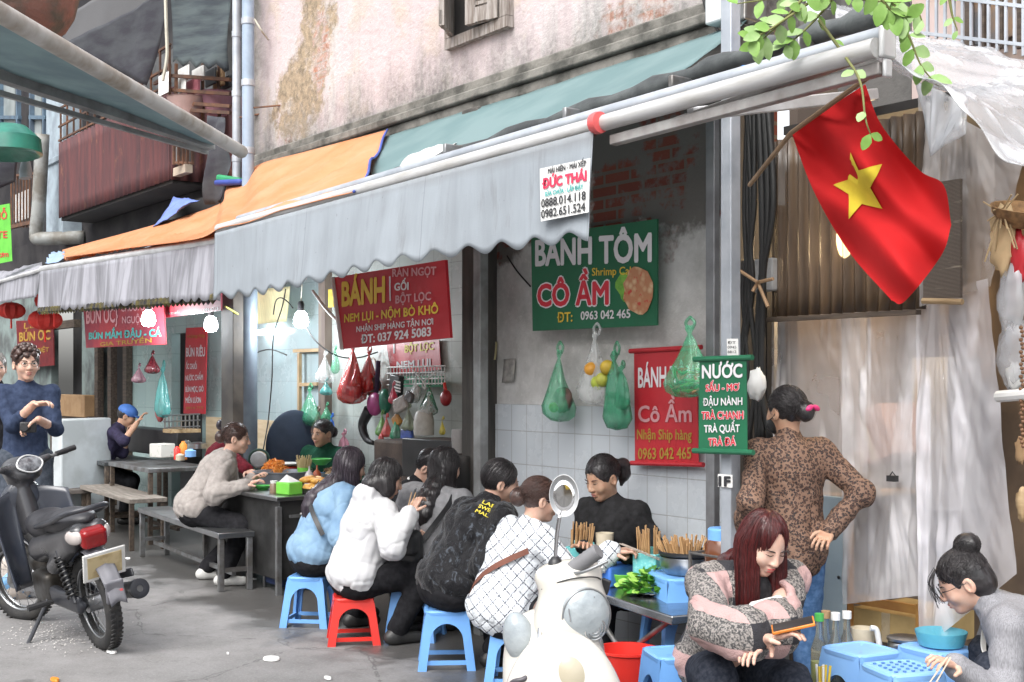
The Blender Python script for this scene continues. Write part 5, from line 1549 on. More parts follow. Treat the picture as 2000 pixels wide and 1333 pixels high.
# jar of tea in a wire stand
jc = gnd(1412, 5.35) + Vector((0, 0, .62))
jar = thing('tea_jar', 'big plastic jar of brown tea with a blue lid', 'jar', jc)
b = MB(); b.lathe([(0, 0), (.075, 0), (.08, .02), (.08, .17), (.06, .2), (0, .2)], (0, 0, 0), 24); b.build('body', M('brown_tea', (.13, .045, .02), .12, 0, (.1, .03, .015), bump=0), jar, local=True, smooth=50)
b = MB(); b.lathe([(.066, .19), (.066, .235), (.06, .242), (0, .244)], (0, 0, 0), 24); b.build('lid', m_lblue, jar, local=True, smooth=40)
ws = thing('wire_stand', 'wire stand on thin legs holding the jar of brown tea', 'stand', gnd(1412, 5.35))
b = MB()
for sx in (-.1, .1):
    for sy in (-.1, .1): b.tube([(sx, sy, 0), (sx, sy, .76)], .008, 8)
for z in (.61, .75):
    P = [Vector((-.1, -.1, z)), Vector((.1, -.1, z)), Vector((.1, .1, z)), Vector((-.1, .1, z))]
    for i in range(4): b.tube([P[i], P[(i + 1) % 4]], .006, 6)
b.box((0, 0, .605), (.2, .2, .012))
b.build('frame', m_steel_dull, ws, local=True)
# red bucket
bc = gnd(1226, 5.45)
bk = thing('red_bucket', 'red plastic bucket under the steel table beside the white scooter', 'bucket', bc)
b = MB(); b.lathe([(0, 0), (.1, 0), (.135, .3), (.142, .305), (.142, .315), (.13, .315), (.095, .01), (0, .01)], (0, 0, 0), 32); b.build('body', m_red, bk, local=True, smooth=40)
b = MB(); b.tube([(.14 * math.cos(a), .02 * math.sin(a) - .02, .3 - .13 * abs(math.sin(a))) for a in [i / 12 * 3.1416 for i in range(13)]], .004, 6); b.build('handle', m_steel_dull, bk, local=True)
b = MB(); b.ell(gnd(1310, 5.9) + Vector((0, 0, .07)), (.12, .07, .07), wob=.2); tag(b.build('black_bag', m_black, None, smooth=180), 'black plastic bag on the ground under the steel table', 'bag')
# bottles and cups at the right
for i, (px, D, lab, capm, lq) in enumerate(((1600, 5.0, 'clear bottle with green cap nearest the pale panel edge', m_green, (.5, .5, .1)), (1613, 5.06, 'clear bottle with tan cap standing beside the green capped one', m_card, (.5, .32, .1)), (1632, 5.02, 'clear bottle with white cap in the middle of the row', m_white, (.35, .4, .4)), (1654, 5.05, 'clear bottle with white cap at the end of the row, by the pale cup', m_white, (.4, .3, .3)))):
    t = thing('glass_bottle', lab, 'bottle', gnd(px, D) + Vector((0, 0, .27)), 0, 'drink bottles by the pale board')
    b = MB(); b.lathe([(0, 0), (.03, 0), (.034, .02), (.034, .14), (.015, .2), (.013, .25), (.016, .26), (0, .26)], (0, 0, 0), 18); b.build('body', m_glassy, t, local=True, smooth=60)
    b = MB(); b.lathe([(0, .004), (.029, .004), (.029, .09 + .02 * i), (0, .09 + .02 * i)], (0, 0, 0), 14); b.build('drink', M('drink_%d' % i, lq, .3, bump=0), t, local=True)
    b = MB(); b.lathe([(.019, .255), (.019, .285), (0, .287)], (0, 0, 0), 14); b.build('cap', capm, t, local=True)
b = MB(); b.span(gnd(1590, 5.05) + Vector((-.02, -.1, 0)), gnd(1790, 5.15) + Vector((0, .05, .268))); tag(b.build('bottle_bench', m_dwood, None), 'dark low bench carrying the row of clear bottles and the metal can', 'bench')
t = thing('stick_cup', 'cream cup full of white tipped sticks beside the bottles', 'cup', gnd(1607, 4.75) + Vector((0, 0, .1)))
b = MB(); b.lathe([(0, 0), (.033, 0), (.04, .17), (.036, .17), (0, .01)], (0, 0, 0), 18); b.build('wall', m_cream, t, local=True, smooth=50)
for i in range(9):
    b = MB(); b.tube([(0, 0, .02), (r_.uniform(-.035, .035), r_.uniform(-.03, .03), .3)], .005, 6); b.build('stick', m_white if i % 2 else m_yellow, t, local=True)
t = cup('pale_cup', 'cream plastic cup behind the pale blue stool with bottles', gnd(1686, 5.06) + Vector((0, 0, .4)), .042, .05, .085, m_cream)
b = MB(); b.box(gnd(1686, 5.06) + Vector((0, 0, .335)), (.13, .1, .128)); tag(b.build('low_box', m_dwood, None, bevel=.01), 'dark low box under the cream cup', 'box')
b = MB(); b.tube(crv([gnd(1700, 4.98) + Vector((0, 0, .5)), gnd(1712, 4.98) + Vector((0, 0, .49)), gnd(1718, 4.98) + Vector((0, 0, .42))], 10), [.012] * 11, 8); tag(b.build('bent_spout', m_white, None, smooth=60), 'white bent plastic spout beside the cream cup', 'spout')
cn = thing('metal_can', 'round aluminium can with a lid between the pale blue stools', 'can', gnd(1768, 5.0) + Vector((0, 0, .27)))
b = MB(); b.lathe([(0, 0), (.07, 0), (.07, .16), (.067, .17), (.06, .175)], (0, 0, 0), 30); b.build('body', m_steel, cn, local=True, smooth=40)
b = MB(); b.lathe([(.06, .176), (.073, .178), (.073, .188), (.06, .192), (0, .193)], (0, 0, 0), 30); b.build('lid', m_steel, cn, local=True, smooth=40)
b = MB(); b.lathe([(0, 0), (.085, 0), (.1, .05), (.1, .055), (.08, .01), (0, .01)], gnd(1838, 4.85) + Vector((0, 0, .46)), 24); tag(b.build('blue_tray', M('clear_cyan', (.15, .55, .7), .25, bump=0, Alpha=.75), None), 'shallow cyan tray on the pale blue stool beside the metal can', 'tray')
bowl('noodle_bowl', 'white bowl on the ground at the feet of the person with red hair', gnd(1578, 4.05), .07, .06, M('white_ceramic2', (.78, .78, .76), .2, bump=0))
# ================================================================ food cart
KZ = .69
kc = atZ(540, 972, KZ) * Vector((1, 1, 0))
ct = thing('food_cart', 'steel food cart loaded with pastries, carrots and sauce bottles', 'cart', kc + Vector((-.65, .4, 0)))
b = MB(); b.span(kc + Vector((-1.35, 0, KZ - .03)), kc + Vector((0, .85, KZ))); b.build('top', m_steel, ct, bevel=.005)
b = MB(); b.span(kc + Vector((-1.3, .04, .1)), kc + Vector((-.04, .8, KZ - .031))); b.build('cabinet', M('dark_steel', (.1, .1, .1), .4, .7, (.05, .05, .05), 4), ct, bevel=.005)
for sx in (-1.31, -.03):
    for sy in (.03, .82):
        b = MB(); b.box(kc + Vector((sx, sy, .31)), (.035, .035, .62)); b.build('leg', m_steel_dull, ct)
b = MB(); b.bar(kc + Vector((.0, .1, .3)), kc + Vector((0, .8, .3)), .03, .03); b.bar(kc + Vector((0.0, .1, .55)), kc + Vector((0, .8, .55)), .02, .02); b.build('side_rail', m_steel_dull, ct)
b = MB(); b.box(kc + Vector((-.01, .2, .52)), (.012, .02, .1)); b.build('white_tag', m_paper, ct)
# blue crate-box beside cart
bb = thing('cooler_box', 'steel edged blue box with an open side under the food cart', 'box', atZ(565, 1135, 0))
q0 = at(574, 745, 8.95); q0.z = 0
b = MB(); b.box((0, 0, .21), (.26, .34, .36)); b.build('body', M('navy_box', (.035, .06, .16), .5, 0, (.025, .04, .11)), bb, local=True, bevel=.02)
b = MB(); b.box((0, 0, .4), (.28, .36, .02)); b.box((-.13, -.17, .2), (.02, .02, .4)); b.build('lid', m_steel, bb, local=True, bevel=.004)
b = MB(); b.ell((.132, -.02, .18), (.004, .11, .12)); b.build('opening', m_dark, bb, local=True)
bb.location = q0
def onk(px, py):        # a spot on the cart top under a pixel
    v = atZ(px, py, KZ); return v + Vector((0, 0, .001))
bs_ = thing('grey_basin', 'wide grey basin on the food cart heaped with shredded carrot', 'basin', onk(552, 945))
b = MB(); b.lathe([(0, 0), (.17, 0), (.22, .09), (.235, .095), (.235, .1), (.21, .1), (.16, .015), (0, .015)], (0, 0, 0), 32); b.build('bowl', M('grey_enamel', (.25, .27, .3), .35, .3), bs_, local=True, smooth=40)
def heap(name, lab, c, rx, ry, h, mats, n, seed, cat, L=.05, r=.003):
    b = MB(); r_ = random.Random(seed)
    b.ell(c, (rx * .85, ry * .85, h * .8), wob=.08)
    for i in range(n):
        a, q = r_.random() * 6.283, r_.random() ** .6
        p = c + Vector((rx * q * math.cos(a), ry * q * math.sin(a), h * math.sqrt(max(0, 1 - q * q)) * r_.uniform(.7, 1.05)))
        d = Vector((r_.uniform(-1, 1), r_.uniform(-1, 1), r_.uniform(-.4, .5))).normalized() * L
        b.tube([p - d * .5, p + Vector((0, 0, .01)), p + d * .5], r, 4, mi=r_.randrange(len(mats)))
    return tag(b.build(name, mats, None, smooth=60), lab, cat)
m_carrot = M('carrot', (.75, .25, .03), .5, 0, (.8, .36, .08), 40)
heap('shredded_carrot', 'orange heap of shredded carrot in the grey basin', onk(538, 940) + Vector((0, 0, .07)), .11, .1, .1, [m_carrot, m_orange], 160, 1, 'food')
heap('noodle_pile', 'pale pile of noodles and herbs beside the shredded carrot', onk(583, 937) + Vector((0, 0, .075)), .12, .09, .05, [M('rice_noodle', (.6, .5, .4), .5), M('meat_bits', (.4, .2, .13), .5)], 110, 2, 'food')
nb_ = thing('napkin_box', 'lime green plastic box with white napkins on the food cart corner', 'box', onk(565, 966), .2)
b = MB(); b.box((0, 0, .045), (.15, .13, .09)); b.build('case', m_lime, nb_, local=True, bevel=.01)
b = MB(); b.add([(-.05, -.05, .091), (.06, -.05, .091), (.06, .05, .091), (-.05, .05, .091), (-.03, 0, .14)], [(0, 1, 4), (1, 2, 4), (2, 3, 4), (3, 0, 4)]); b.build('napkins', m_paper, nb_, local=True)
def jar_(name, lab, px, py, r, h, body, lid):
    t = thing(name, lab, 'jar', onk(px, py)); b = MB(); b.lathe([(0, 0), (r, 0), (r, h * .75), (r * .8, h * .82), (0, h * .82)], (0, 0, 0), 18); b.build('body', body, t, local=True, smooth=45)
    b = MB(); b.lathe([(r * .85, h * .8), (r * .9, h), (0, h)], (0, 0, 0), 18); b.build('lid', lid, t, local=True, smooth=45); return t
jar_('spice_jar', 'brown spice jar with a white lid beside the lime napkin box', 535, 964, .03, .09, M('spice', (.22, .15, .1), .3), m_white)
def sauce(lab, px, py, col, nm):
    t = thing('sauce_bottle', lab, 'bottle', onk(px, py)); b = MB(); b.lathe([(0, 0), (.032, 0), (.035, .02), (.033, .1), (.02, .12), (0, .12)], (0, 0, 0), 16); b.build('body', M(nm, col, .35), t, local=True, smooth=50)
    b = MB(); b.lathe([(.018, .118), (.008, .13), (.004, .165), (0, .166)], (0, 0, 0), 12); b.build('nozzle', M(nm, col, .35), t, local=True, smooth=50)
sauce('white sauce bottle between the chopsticks and the red sauce', 604, 953, (.6, .55, .56), 'white_sauce')
sauce('red brown sauce bottle beside the white one on the cart', 619, 951, (.42, .1, .04), 'chilli_sauce')
tr = thing('pastry_tray', 'dark tray of golden fried pastries on the food cart', 'tray', onk(622, 965), -.2)
b = MB(); b.lathe([(0, 0), (.13, 0), (.15, .045), (.155, .045), (.145, .04), (.125, .008), (0, .008)], (0, 0, 0), 4, (0, 0, R(45)), sx=1.3); b.build('pan', M('dark_pan', (.05, .035, .04), .35, .6), tr, local=True)
r_ = random.Random(4)
m_fry = M('golden_fry', (.66, .38, .07), .5, 0, (.5, .22, .04), 30, bump=.6, bs=90)
for i in range(14):
    b = MB(); b.ell((r_.uniform(-.1, .1), r_.uniform(-.07, .07), .03 + .055 * (i > 7) + r_.uniform(0, .02)), (.062, .04, .026), (r_.uniform(-.4, .4), r_.uniform(-.4, .4), r_.random() * 3), wob=.12)
    o = b.build('fried_pastry', m_fry, None, smooth=180); o.location = tr.location
    tag(o, 'golden fried pastry lying in the dark tray on the food cart', 'pastry', 'fried pastries in the tray')
rb = bowl('red_bowl', 'red plastic bowl behind the shredded carrot', onk(560, 938), .11, .11, m_red)
b = MB(); b.lathe([(0, 0), (.09, .0), (.13, .015), (.13, .02), (0, .01)], onk(560, 938) + Vector((0, 0, .12)), 24); tag(b.build('white_plate', m_white, None), 'white plate lying over the red plastic bowl', 'plate')
cp = thing('chopstick_cup', 'green cup of pale chopsticks in the middle of the food cart', 'cup', onk(594, 943))
b = MB(); b.lathe([(0, 0), (.045, 0), (.055, .12), (.05, .12), (0, .01)], (0, 0, 0), 18); b.build('wall', m_lime, cp, local=True, smooth=50)
for i in range(34):
    b = MB(); a = i * 2.4; q = .05 * math.sqrt(i / 34); b.tube([(q * .5 * math.cos(a), q * .5 * math.sin(a), .01), (q * 1.6 * math.cos(a), q * 1.3 * math.sin(a), .2 + .02 * math.sin(i * 7))], .004, 5); b.build('chopstick', M('pale_bamboo', (.6, .48, .26), .6), cp, local=True)
bowl('green_bowl', 'stack topped by a green bowl in front of the vendor in dark green', onk(627, 940) + Vector((0, 0, .13)), .09, .05, m_green)
bowl('side_dish_bowl', 'grey bowl of shredded food at the inner end of the cart', onk(655, 942), .12, .07, M('grey_bowl', (.16, .18, .19), .35, .3))
heap('side_dish', 'brown heap of shredded food in the grey bowl', onk(655, 942) + Vector((0, 0, .06)), .1, .1, .05, [M('shred_tan', (.45, .3, .16), .6), M('shred_brown', (.2, .1, .05), .6)], 90, 5, 'food')
bowl('green_dish', 'flat green dish beside the spice jar', onk(513, 957), .075, .03, m_green)
cup('small_cup', 'small pale green cup at the elbow of the person in the grey sweater', onk(487, 958), .038, .05, .06, M('celadon', (.45, .5, .32), .3))
bowl('blue_basin', 'pale blue basin behind the sauce bottles', onk(634, 940), .12, .06, m_pblue)
# ================================================================ benches, tables and clutter of the noodle stall
def bench(name, lab, A, B, w, z, mat, legm, cat='bench', rail=True):
    d = (B - A); d.z = 0; L = d.length; d.normalize(); s_ = Vector((-d.y, d.x, 0))
    t = thing(name, lab, cat, (A + B) / 2 * Vector((1, 1, 0)), math.atan2(d.y, d.x))
    b = MB(); b.box((0, 0, z - .02), (L, w, .04)); b.build('seat' if cat == 'bench' else 'table_top', mat, t, local=True, bevel=.004)
    for sx in (-1, 1):
        for sy in (-1, 1):
            b = MB(); b.box((sx * (L / 2 - .03), sy * (w / 2 - .03), (z - .04) / 2), (.04, .04, z - .04)); b.build('leg', legm, t, local=True, bevel=.003)
    if rail:
        b = MB()
        b.box((0, 0, .12), (L - .1, .03, .03))
        for sx in (-1, 1): b.box((sx * (L / 2 - .03), 0, .15), (.03, w - .1, .03))
        b.build('rail', legm, t, local=True)
    return t
bench('steel_bench', 'long steel bench carrying the person in the grey sweater', atZ(462, 1040, .42), atZ(300, 990, .42), .27, .42, m_steel, m_steel_dull)
bench('wooden_bench', 'weathered wooden bench just behind the steel bench', at(290, 972, 10.9) * Vector((1, 1, 0)), at(190, 940, 12.4) * Vector((1, 1, 0)), .34, .46, M('grey_wood', (.16, .14, .12), .7, 0, (.26, .23, .2), 4, st=(1, 9, 9)), m_dwood, rail=False)
bench('wooden_bench', 'low dark wooden bench furthest along, in front of the white counter', at(150, 945, 12.2) * Vector((1, 1, 0)), at(85, 925, 13.6) * Vector((1, 1, 0)), .3, .42, M('dark_grey_wood', (.1, .085, .075), .7), m_dwood, rail=False)
bench('low_table', 'dark steel topped table with sauces in the noodle stall', at(352, 912, 11.4) * Vector((1, 1, 0)), at(270, 890, 12.4) * Vector((1, 1, 0)), .6, .7, m_steel_dull, m_dwood, 'table')
bench('low_table', 'long dark table beside the white counter in the noodle stall', at(262, 900, 12.6) * Vector((1, 1, 0)), at(172, 880, 14.0) * Vector((1, 1, 0)), .6, .68, M('dark_table', (.08, .085, .09), .3, .4), m_dwood, 'table')
b = MB(); c = gnd(160, 12.6); b.box(c + Vector((0, 0, .56)), (.16, .62, 1.12), Matrix.Rotation(R(20), 3, 'Z')); tag(b.build('white_counter', M('white_counter_paint', (.5, .54, .56), .6, 0, (.4, .43, .44), 4), None, bevel=.02), 'white painted counter slab standing beside the tourist in glasses', 'counter')
b = MB(); b.span(atY(105, 812, 4.9), atY(188, 772, 5.05)); tag(b.build('wooden_crate', m_card, None, bevel=.01), 'brown wooden crate on the counter behind the white slab', 'crate')
b = MB(); b.span(atY(98, 900, 4.93), atY(190, 814, 5.04)); tag(b.build('dark_counter', m_dwood, None), 'dark counter under the brown wooden crate', 'counter')
b = MB(); b.span(atY(235, 880, 4.7), atY(392, 842, 4.95)); tag(b.build('black_chest', m_black, None, bevel=.01), 'black chest behind the tables of the noodle stall', 'chest')
rk = thing('wire_shelf', 'wire dish rack on a yellow board in the noodle stall', 'rack', atY(358, 840, 4.6))
b = MB()
for k in range(9): b.tube([atY(322 + k * 8, 838, 4.6), atY(322 + k * 8, 810, 4.6)], .008, 5)
for yy in (812, 824, 836): b.tube([atY(320, yy, 4.58), atY(390, yy - 3, 4.58)], .008, 5)
b.build('wires', m_steel, rk)
b = MB(); b.span(atY(318, 845, 4.5), atY(392, 838, 4.8)); b.build('board', m_wood, rk)
b = MB(); b.span(atY(402, 885, 4.95), atY(542, 822, 4.98)); tag(b.build('plywood_panel', M('plywood', (.5, .4, .26), .7, 0, (.42, .32, .2), 3, st=(1, 1, 8)), None), 'pale plywood panel leaning behind the two people at the food cart', 'panel')
def tabj(px, py, z): return atZ(px, py, z)
b = MB(); b.box(at(317, 880, 11.7), (.17, .17, .13), (0, 0, .3)); tag(b.build('tissue_box', M('floral_white', (.6, .58, .54), .6, 0, (.35, .42, .3), 25, lo=.6, hi=.66), None, bevel=.008), 'floral white tissue box on the steel topped table', 'box')
for i, (px, py, D, r, h, m1, lab) in enumerate(((346, 885, 11.2, .03, .12, m_red, 'red capped sauce bottle next to the floral tissue box'), (358, 880, 11.3, .035, .17, m_orange, 'orange sauce bottle beside the red capped one'), (352, 893, 11.0, .04, .06, m_cream, 'cream condiment jar in front of the sauce bottles'), (372, 885, 11.2, .05, .07, m_pblue, 'blue rimmed bowl beside the orange sauce bottle'), (385, 870, 11.6, .09, .06, m_steel, 'steel bowl near the back of the person in grey'), (365, 870, 11.7, .04, .1, m_glassy, 'clear jar with red lid behind the sauce bottles'))):
    b = MB(); b.lathe([(0, -h / 2), (r, -h / 2), (r, h * .3), (r * .5, h * .42), (r * .45, h / 2), (0, h / 2)], at(px, py, D), 16); tag(b.build('condiment', m1, None, smooth=50), lab, 'condiment')
# chair back, fan
oc = at(575, 870, 10.6)
ch = thing('office_chair', 'navy office chair back beside the vendor in dark green', 'chair', oc * Vector((1, 1, 0)))
sd = SDF().ell((0, 0, .95), (.26, .05, .36), k=.01).box((0, -.22, .48), (.24, .22, .04), .03)
m_c = Matrix.Rotation(head(165), 4, 'Z')
sdf_obj('backrest', SDF().ell((0, 0, .93), (.25, .05, .33)), .02, M('navy_fabric', (.018, .03, .055), .8), ch, M4=m_c)
sdf_obj('seat', SDF().box((0, .22, .48), (.24, .24, .05), .04), .02, M('navy_fabric', (.018, .03, .055), .8), ch, M4=m_c)
b = MB(); b.tube([(0, .1, .05), (0, .1, .45)], .03, 10); b.box((0, .1, .04), (.5, .06, .05)); b.box((0, .1, .04), (.06, .5, .05)); b.build('base', m_black, ch, local=True)
fn = thing('desk_fan', 'small dark green desk fan facing the lane beside the navy chair', 'fan', at(506, 898, 10.2))
b = MB()
fm = Matrix.Rotation(head(180), 3, 'Z') @ Euler((R(90), 0, 0)).to_matrix()
for rr in (.035, .06, .085, .075): b.tube([fm @ Vector((rr * math.cos(a / 20 * 6.283), rr * math.sin(a / 20 * 6.283), 0)) for a in range(21)], .008 if rr > .08 else .003, 6, cap=False)
b.build('grille', M('dark_green_metal', (.02, .06, .045), .5), fn, local=True)
b = MB(); b.lathe([(0, -.02), (.07, -.02), (.06, -.03), (0, -.04)], (0, 0, 0), 18, fm); b.build('blades', M('grey_plastic', (.3, .31, .32), .4), fn, local=True)
b = MB(); b.tube([(0, .03, 0), (0, .04, -.2)], .02, 8); b.lathe([(0, -.22), (.08, -.22), (.07, -.19), (0, -.18)], (0, .04, 0), 18); b.build('foot', m_black, fn, local=True)
# dark stove block behind the diners
sb = thing('brick_stove', 'sooty black stove block behind the diners under the hanging bags', 'stove', atY(840, 900, 4.7) * Vector((1, 1, 0)))
b = MB(); x0, x1 = atY(752, 900, 4.6).x, atY(905, 900, 4.6).x
b.span((x0, 4.5, 0), (x1, 5.1, atY(760, 858, 4.6).z)); b.build('body', M('sooty_brick', (.06, .045, .04), .85, 0, (.11, .085, .07), 5, bump=.7), sb, bevel=.02)
b = MB(); b.span(atY(785, 930, 4.42), atY(895, 862, 4.48)); b.build('iron_plate', m_black, sb, bevel=.006)
b = MB(); b.span(atY(862, 1000, 4.3), atY(922, 890, 4.36)); tag(b.build('dark_bin', m_dark, None, bevel=.02), 'black bin standing by the dark column behind the wavy haired person', 'bin')
b = MB(); b.lathe([(0, 0), (.05, 0), (.055, .12), (.05, .15), (0, .15)], atY(898, 885, 4.4), 18); tag(b.build('grey_tin', M('grey_tin', (.3, .28, .27), .5), None, smooth=50), 'grey tin standing on the stove block beside the dark column', 'tin')
# ================================================================ hanging bags
def bag(lab, px, y0, y1, wpx, Y, mat, nm='plastic_bag', seed=0, slim=0, cat='plastic bag'):
    a, e = atY(px, y0, Y), atY(px, y1, Y)
    L = a.z - e.z
    w = wpx * 1.2 / FPX * a.dot(FW) / 2
    b = MB(); vs, fs = [], []
    prof = [(.1, 0), (.16, .05), (.07, .12), (.2, .22), (.45, .42), (.75, .62), (.98, .8), (.9, .92), (.55, .985), (0.02, 1)]
    if slim: prof = [(.15, 0), (.3, .06), (.12, .13), (.5, .3), (.7, .5), (.9, .7), (1, .85), (.7, .97), (.02, 1)]
    n = 26
    for r, t in prof:
        for k in range(n):
            an = 6.2832 * k / n
            rr = r * w * (1 + .2 * math.sin(an * 5 + seed + t * 2) * (1 - t * .5) + .1 * math.sin(an * 9 + seed * 2 + t * 5) + .12 * math.sin(an * 2 + seed + t * 3))
            vs.append(a + Vector((rr * math.cos(an) + .03 * L * math.sin(t * 4 + seed), rr * .65 * math.sin(an) - .01, -L * t + .02 * L * math.sin(an * 3 + seed) * t)))
    for i in range(len(prof) - 1):
        for k in range(n): fs.append((i * n + k, i * n + (k + 1) % n, (i + 1) * n + (k + 1) % n, (i + 1) * n + k))
    b.add(vs, fs)
    for s_ in (-1, 1): b.tube(crv([a + Vector((s_ * w * .1, 0, -.05 * L)), a + Vector((s_ * w * .22, 0, .04 * L)), a + Vector((0, 0, .12 * L))], 8), .006 + w * .02, 5)
    return tag(b.build(nm, mat, None, smooth=180), lab, cat)
def pball(nm, lab, px, py, Y, r, mat, cat, sq=(1, 1, 1), w=.05, group=None):
    b = MB(); b.ell(atY(px, py, Y), (r * sq[0], r * sq[1], r * sq[2]), wob=w); return tag(b.build(nm, mat, None, smooth=180), lab, cat, group)
f_red = film('red_film', (.6, .03, .025), .8, .2, .6, 12); f_grn = film('green_film', (.08, .45, .24), .5, .2, .6, 12); f_clr = film('bag_film', (.75, .78, .78), .35, .15, .8, 14)
f_dgrn = film('dark_green_film', (.03, .3, .15), .62, .2, .6, 12); f_pink = film('pink_film', (.7, .3, .4), .65, .25, .6, 12); f_teal = film('teal_film', (.1, .42, .4), .7, .2, .6, 14)
m_vdark = M('dark_vegetables', (.07, .04, .045), .6, 0, (.15, .09, .07), 18, bump=.6)
bag('big bright red plastic bag bulging under the tilted red board', 690, 672, 788, 66, 5.0, f_red, seed=1)
pball('red_cabbage', 'purple cabbage showing through the big red bag', 694, 758, 5.0, .085, M('purple_veg', (.2, .07, .25), .4), 'vegetable')
bag('darker red plastic bag behind the big bright red one', 722, 685, 768, 52, 5.1, f_red, seed=2)
pball('dark_contents', 'dark vegetables inside the darker red bag', 728, 750, 5.1, .07, m_vdark, 'vegetable')
bag('small knotted red bag in front of the darker red one', 697, 715, 756, 22, 4.9, f_red, seed=8)
bag('clear plastic bag of foam boxes on the brown post', 637, 690, 748, 42, 5.05, f_clr, seed=3)
bag('small teal plastic bag under the clear bag on the brown post', 639, 742, 772, 26, 5.05, f_teal, seed=4)
bag('narrow green plastic bag hanging beside the big red bag', 657, 680, 730, 18, 5.08, f_grn, seed=5, slim=1)
bag('bright green plastic bag of shopping over the navy chair', 607, 758, 832, 52, 5.0, f_grn, seed=6)
bag('brown plastic bag beside the bright green one', 622, 800, 852, 34, 5.02, film('brown_film', (.25, .16, .13), .8, .25), seed=7)
bag('green plastic bag drooping right of the bright green one', 640, 790, 822, 24, 5.04, f_grn, seed=9)
bag('small bright blue bag above the head of the vendor in green', 650, 812, 852, 17, 5.06, film('blue_film', (.05, .2, .75), .85, .25), seed=10, slim=1)
bag('pale pink plastic bag hanging low beside the vendor in green', 674, 845, 898, 32, 5.1, f_pink, seed=11, slim=1)
pball('dark_pan_cover', 'black bag hooked over the long dark handle', 722, 758, 5.12, .05, m_vdark, 'bag', (1, .6, 1.3))
b = MB(); b.tube([atY(739, 705, 5.1), atY(737, 740, 5.1), atY(735, 768, 5.1)], .02, 8); tag(b.build('tool_handle', M('purple_handle', (.04, .02, .07), .5), None, smooth=60), 'dark purple tool handle hanging beside the red bags', 'handle')
b = MB(); b.tube([atY(728 + 7 * math.cos(a / 20 * 6.283), 718 + 18 * math.sin(a / 20 * 6.283), 5.15) for a in range(21)], .008, 6, cap=False); tag(b.build('wire_loop', m_wcable, None), 'pale loop of wire on the cream tiles beside the purple handle', 'wire')
pball('magenta_ladle', 'round magenta plastic basin hung under the wire rack', 732, 790, 5.05, .095, M('magenta_plastic', (.4, .06, .22), .4), 'basin', (1, .55, 1), 0)
pball('green_basin', 'dark green plastic bowl next to the magenta basin', 752, 785, 5.08, .08, M('bottle_green', (.02, .16, .1), .35), 'bowl', (.8, .6, 1.3), .03)
b = MB(); b.tube(crv([atY(722, 800, 5.08), atY(708, 830, 5.06), atY(716, 858, 5.05), atY(730, 866, 5.05)], 16), [.05 - .002 * i for i in range(17)], 8); tag(b.build('black_cloth', m_black, None, smooth=180), 'black cloth hanging down beside the magenta basin', 'cloth')
wr = thing('wire_rack', 'white wire rack on the cream tiles full of kitchen things', 'rack', atY(815, 740, 5.1))
b = MB()
for k in range(19): b.tube([atY(757 + k * 6.2, 718, 5.02), atY(757 + k * 6.2, 752 if k > 6 else 740, 5.02)], .0045, 4)
for yy in (718, 730, 742, 752): b.tube([atY(756, yy, 5.02), atY(870, yy - 3, 5.02)], .005, 5)
for k in range(5): b.tube([atY(760 + k * 26, 742, 5.02), atY(760 + k * 26, 742, 5.2)], .005, 5)
b.tube(crv([atY(805, 722, 5.0), atY(828, 748, 4.99), atY(830, 760, 4.99), atY(826, 748, 4.99), atY(858, 722, 5.0)], 20), .006, 5)
b.build('wires', m_white, wr)
gb = MB(); gb.span(atY(780, 756, 5.14), atY(868, 735, 5.16)); tag(gb.build('green_net', M('green_net', (.05, .3, .16), .6), None), 'green mesh sheet behind the white wire rack', 'net')
cl = thing('wall_gadget', 'black box with white striped label hung on the wire rack', 'gadget', atY(772, 755, 5.0))
b = MB(); b.box(atY(774, 754, 5.0), (.15, .05, .17), (0, .15, 0)); b.build('case', m_black, cl, bevel=.01)
b = MB()
for k in range(4): b.box(atY(776, 746 + k * 6, 4.965), (.09, .006, .012), (0, .15, 0))
b.build('stripes', m_paper, cl)
bag('clear bag of white gloves hung on the wire rack', 812, 740, 786, 24, 4.98, f_clr, seed=12)
pball('white_gloves', 'white gloves inside the clear bag', 813, 770, 5.0, .045, m_paper, 'gloves', (1, .7, 1.5), .15)
bag('dark green plastic bag hanging from the right half of the rack', 840, 750, 812, 40, 5.06, f_dgrn, seed=13)
bag('clear plastic bag of bottles beside the dark green bag', 838, 770, 810, 38, 4.98, f_clr, seed=14)
pball('red_pouch', 'dark red pouch hanging at the end of the wire rack', 871, 778, 5.0, .055, M('dark_red_pouch', (.3, .015, .02), .4), 'pouch', (1, .7, 1.1), .05)
b = MB(); b.tube([atY(871, 768, 5.0), atY(868, 748, 5.0)], .012, 6); tag(b.build('pouch_strap', m_red, None), 'red strap above the dark red pouch', 'strap')
b = MB(); b.lathe([(0, 0), (.075, 0), (.078, .1), (.06, .17), (.03, .19), (0, .19)], atY(828, 850, 4.95), 20); tag(b.build('white_jug', M('white_jug', (.55, .54, .5), .5, 0, (.4, .38, .35), 12), None, smooth=50), 'stained white jug standing on the stove block', 'jug')
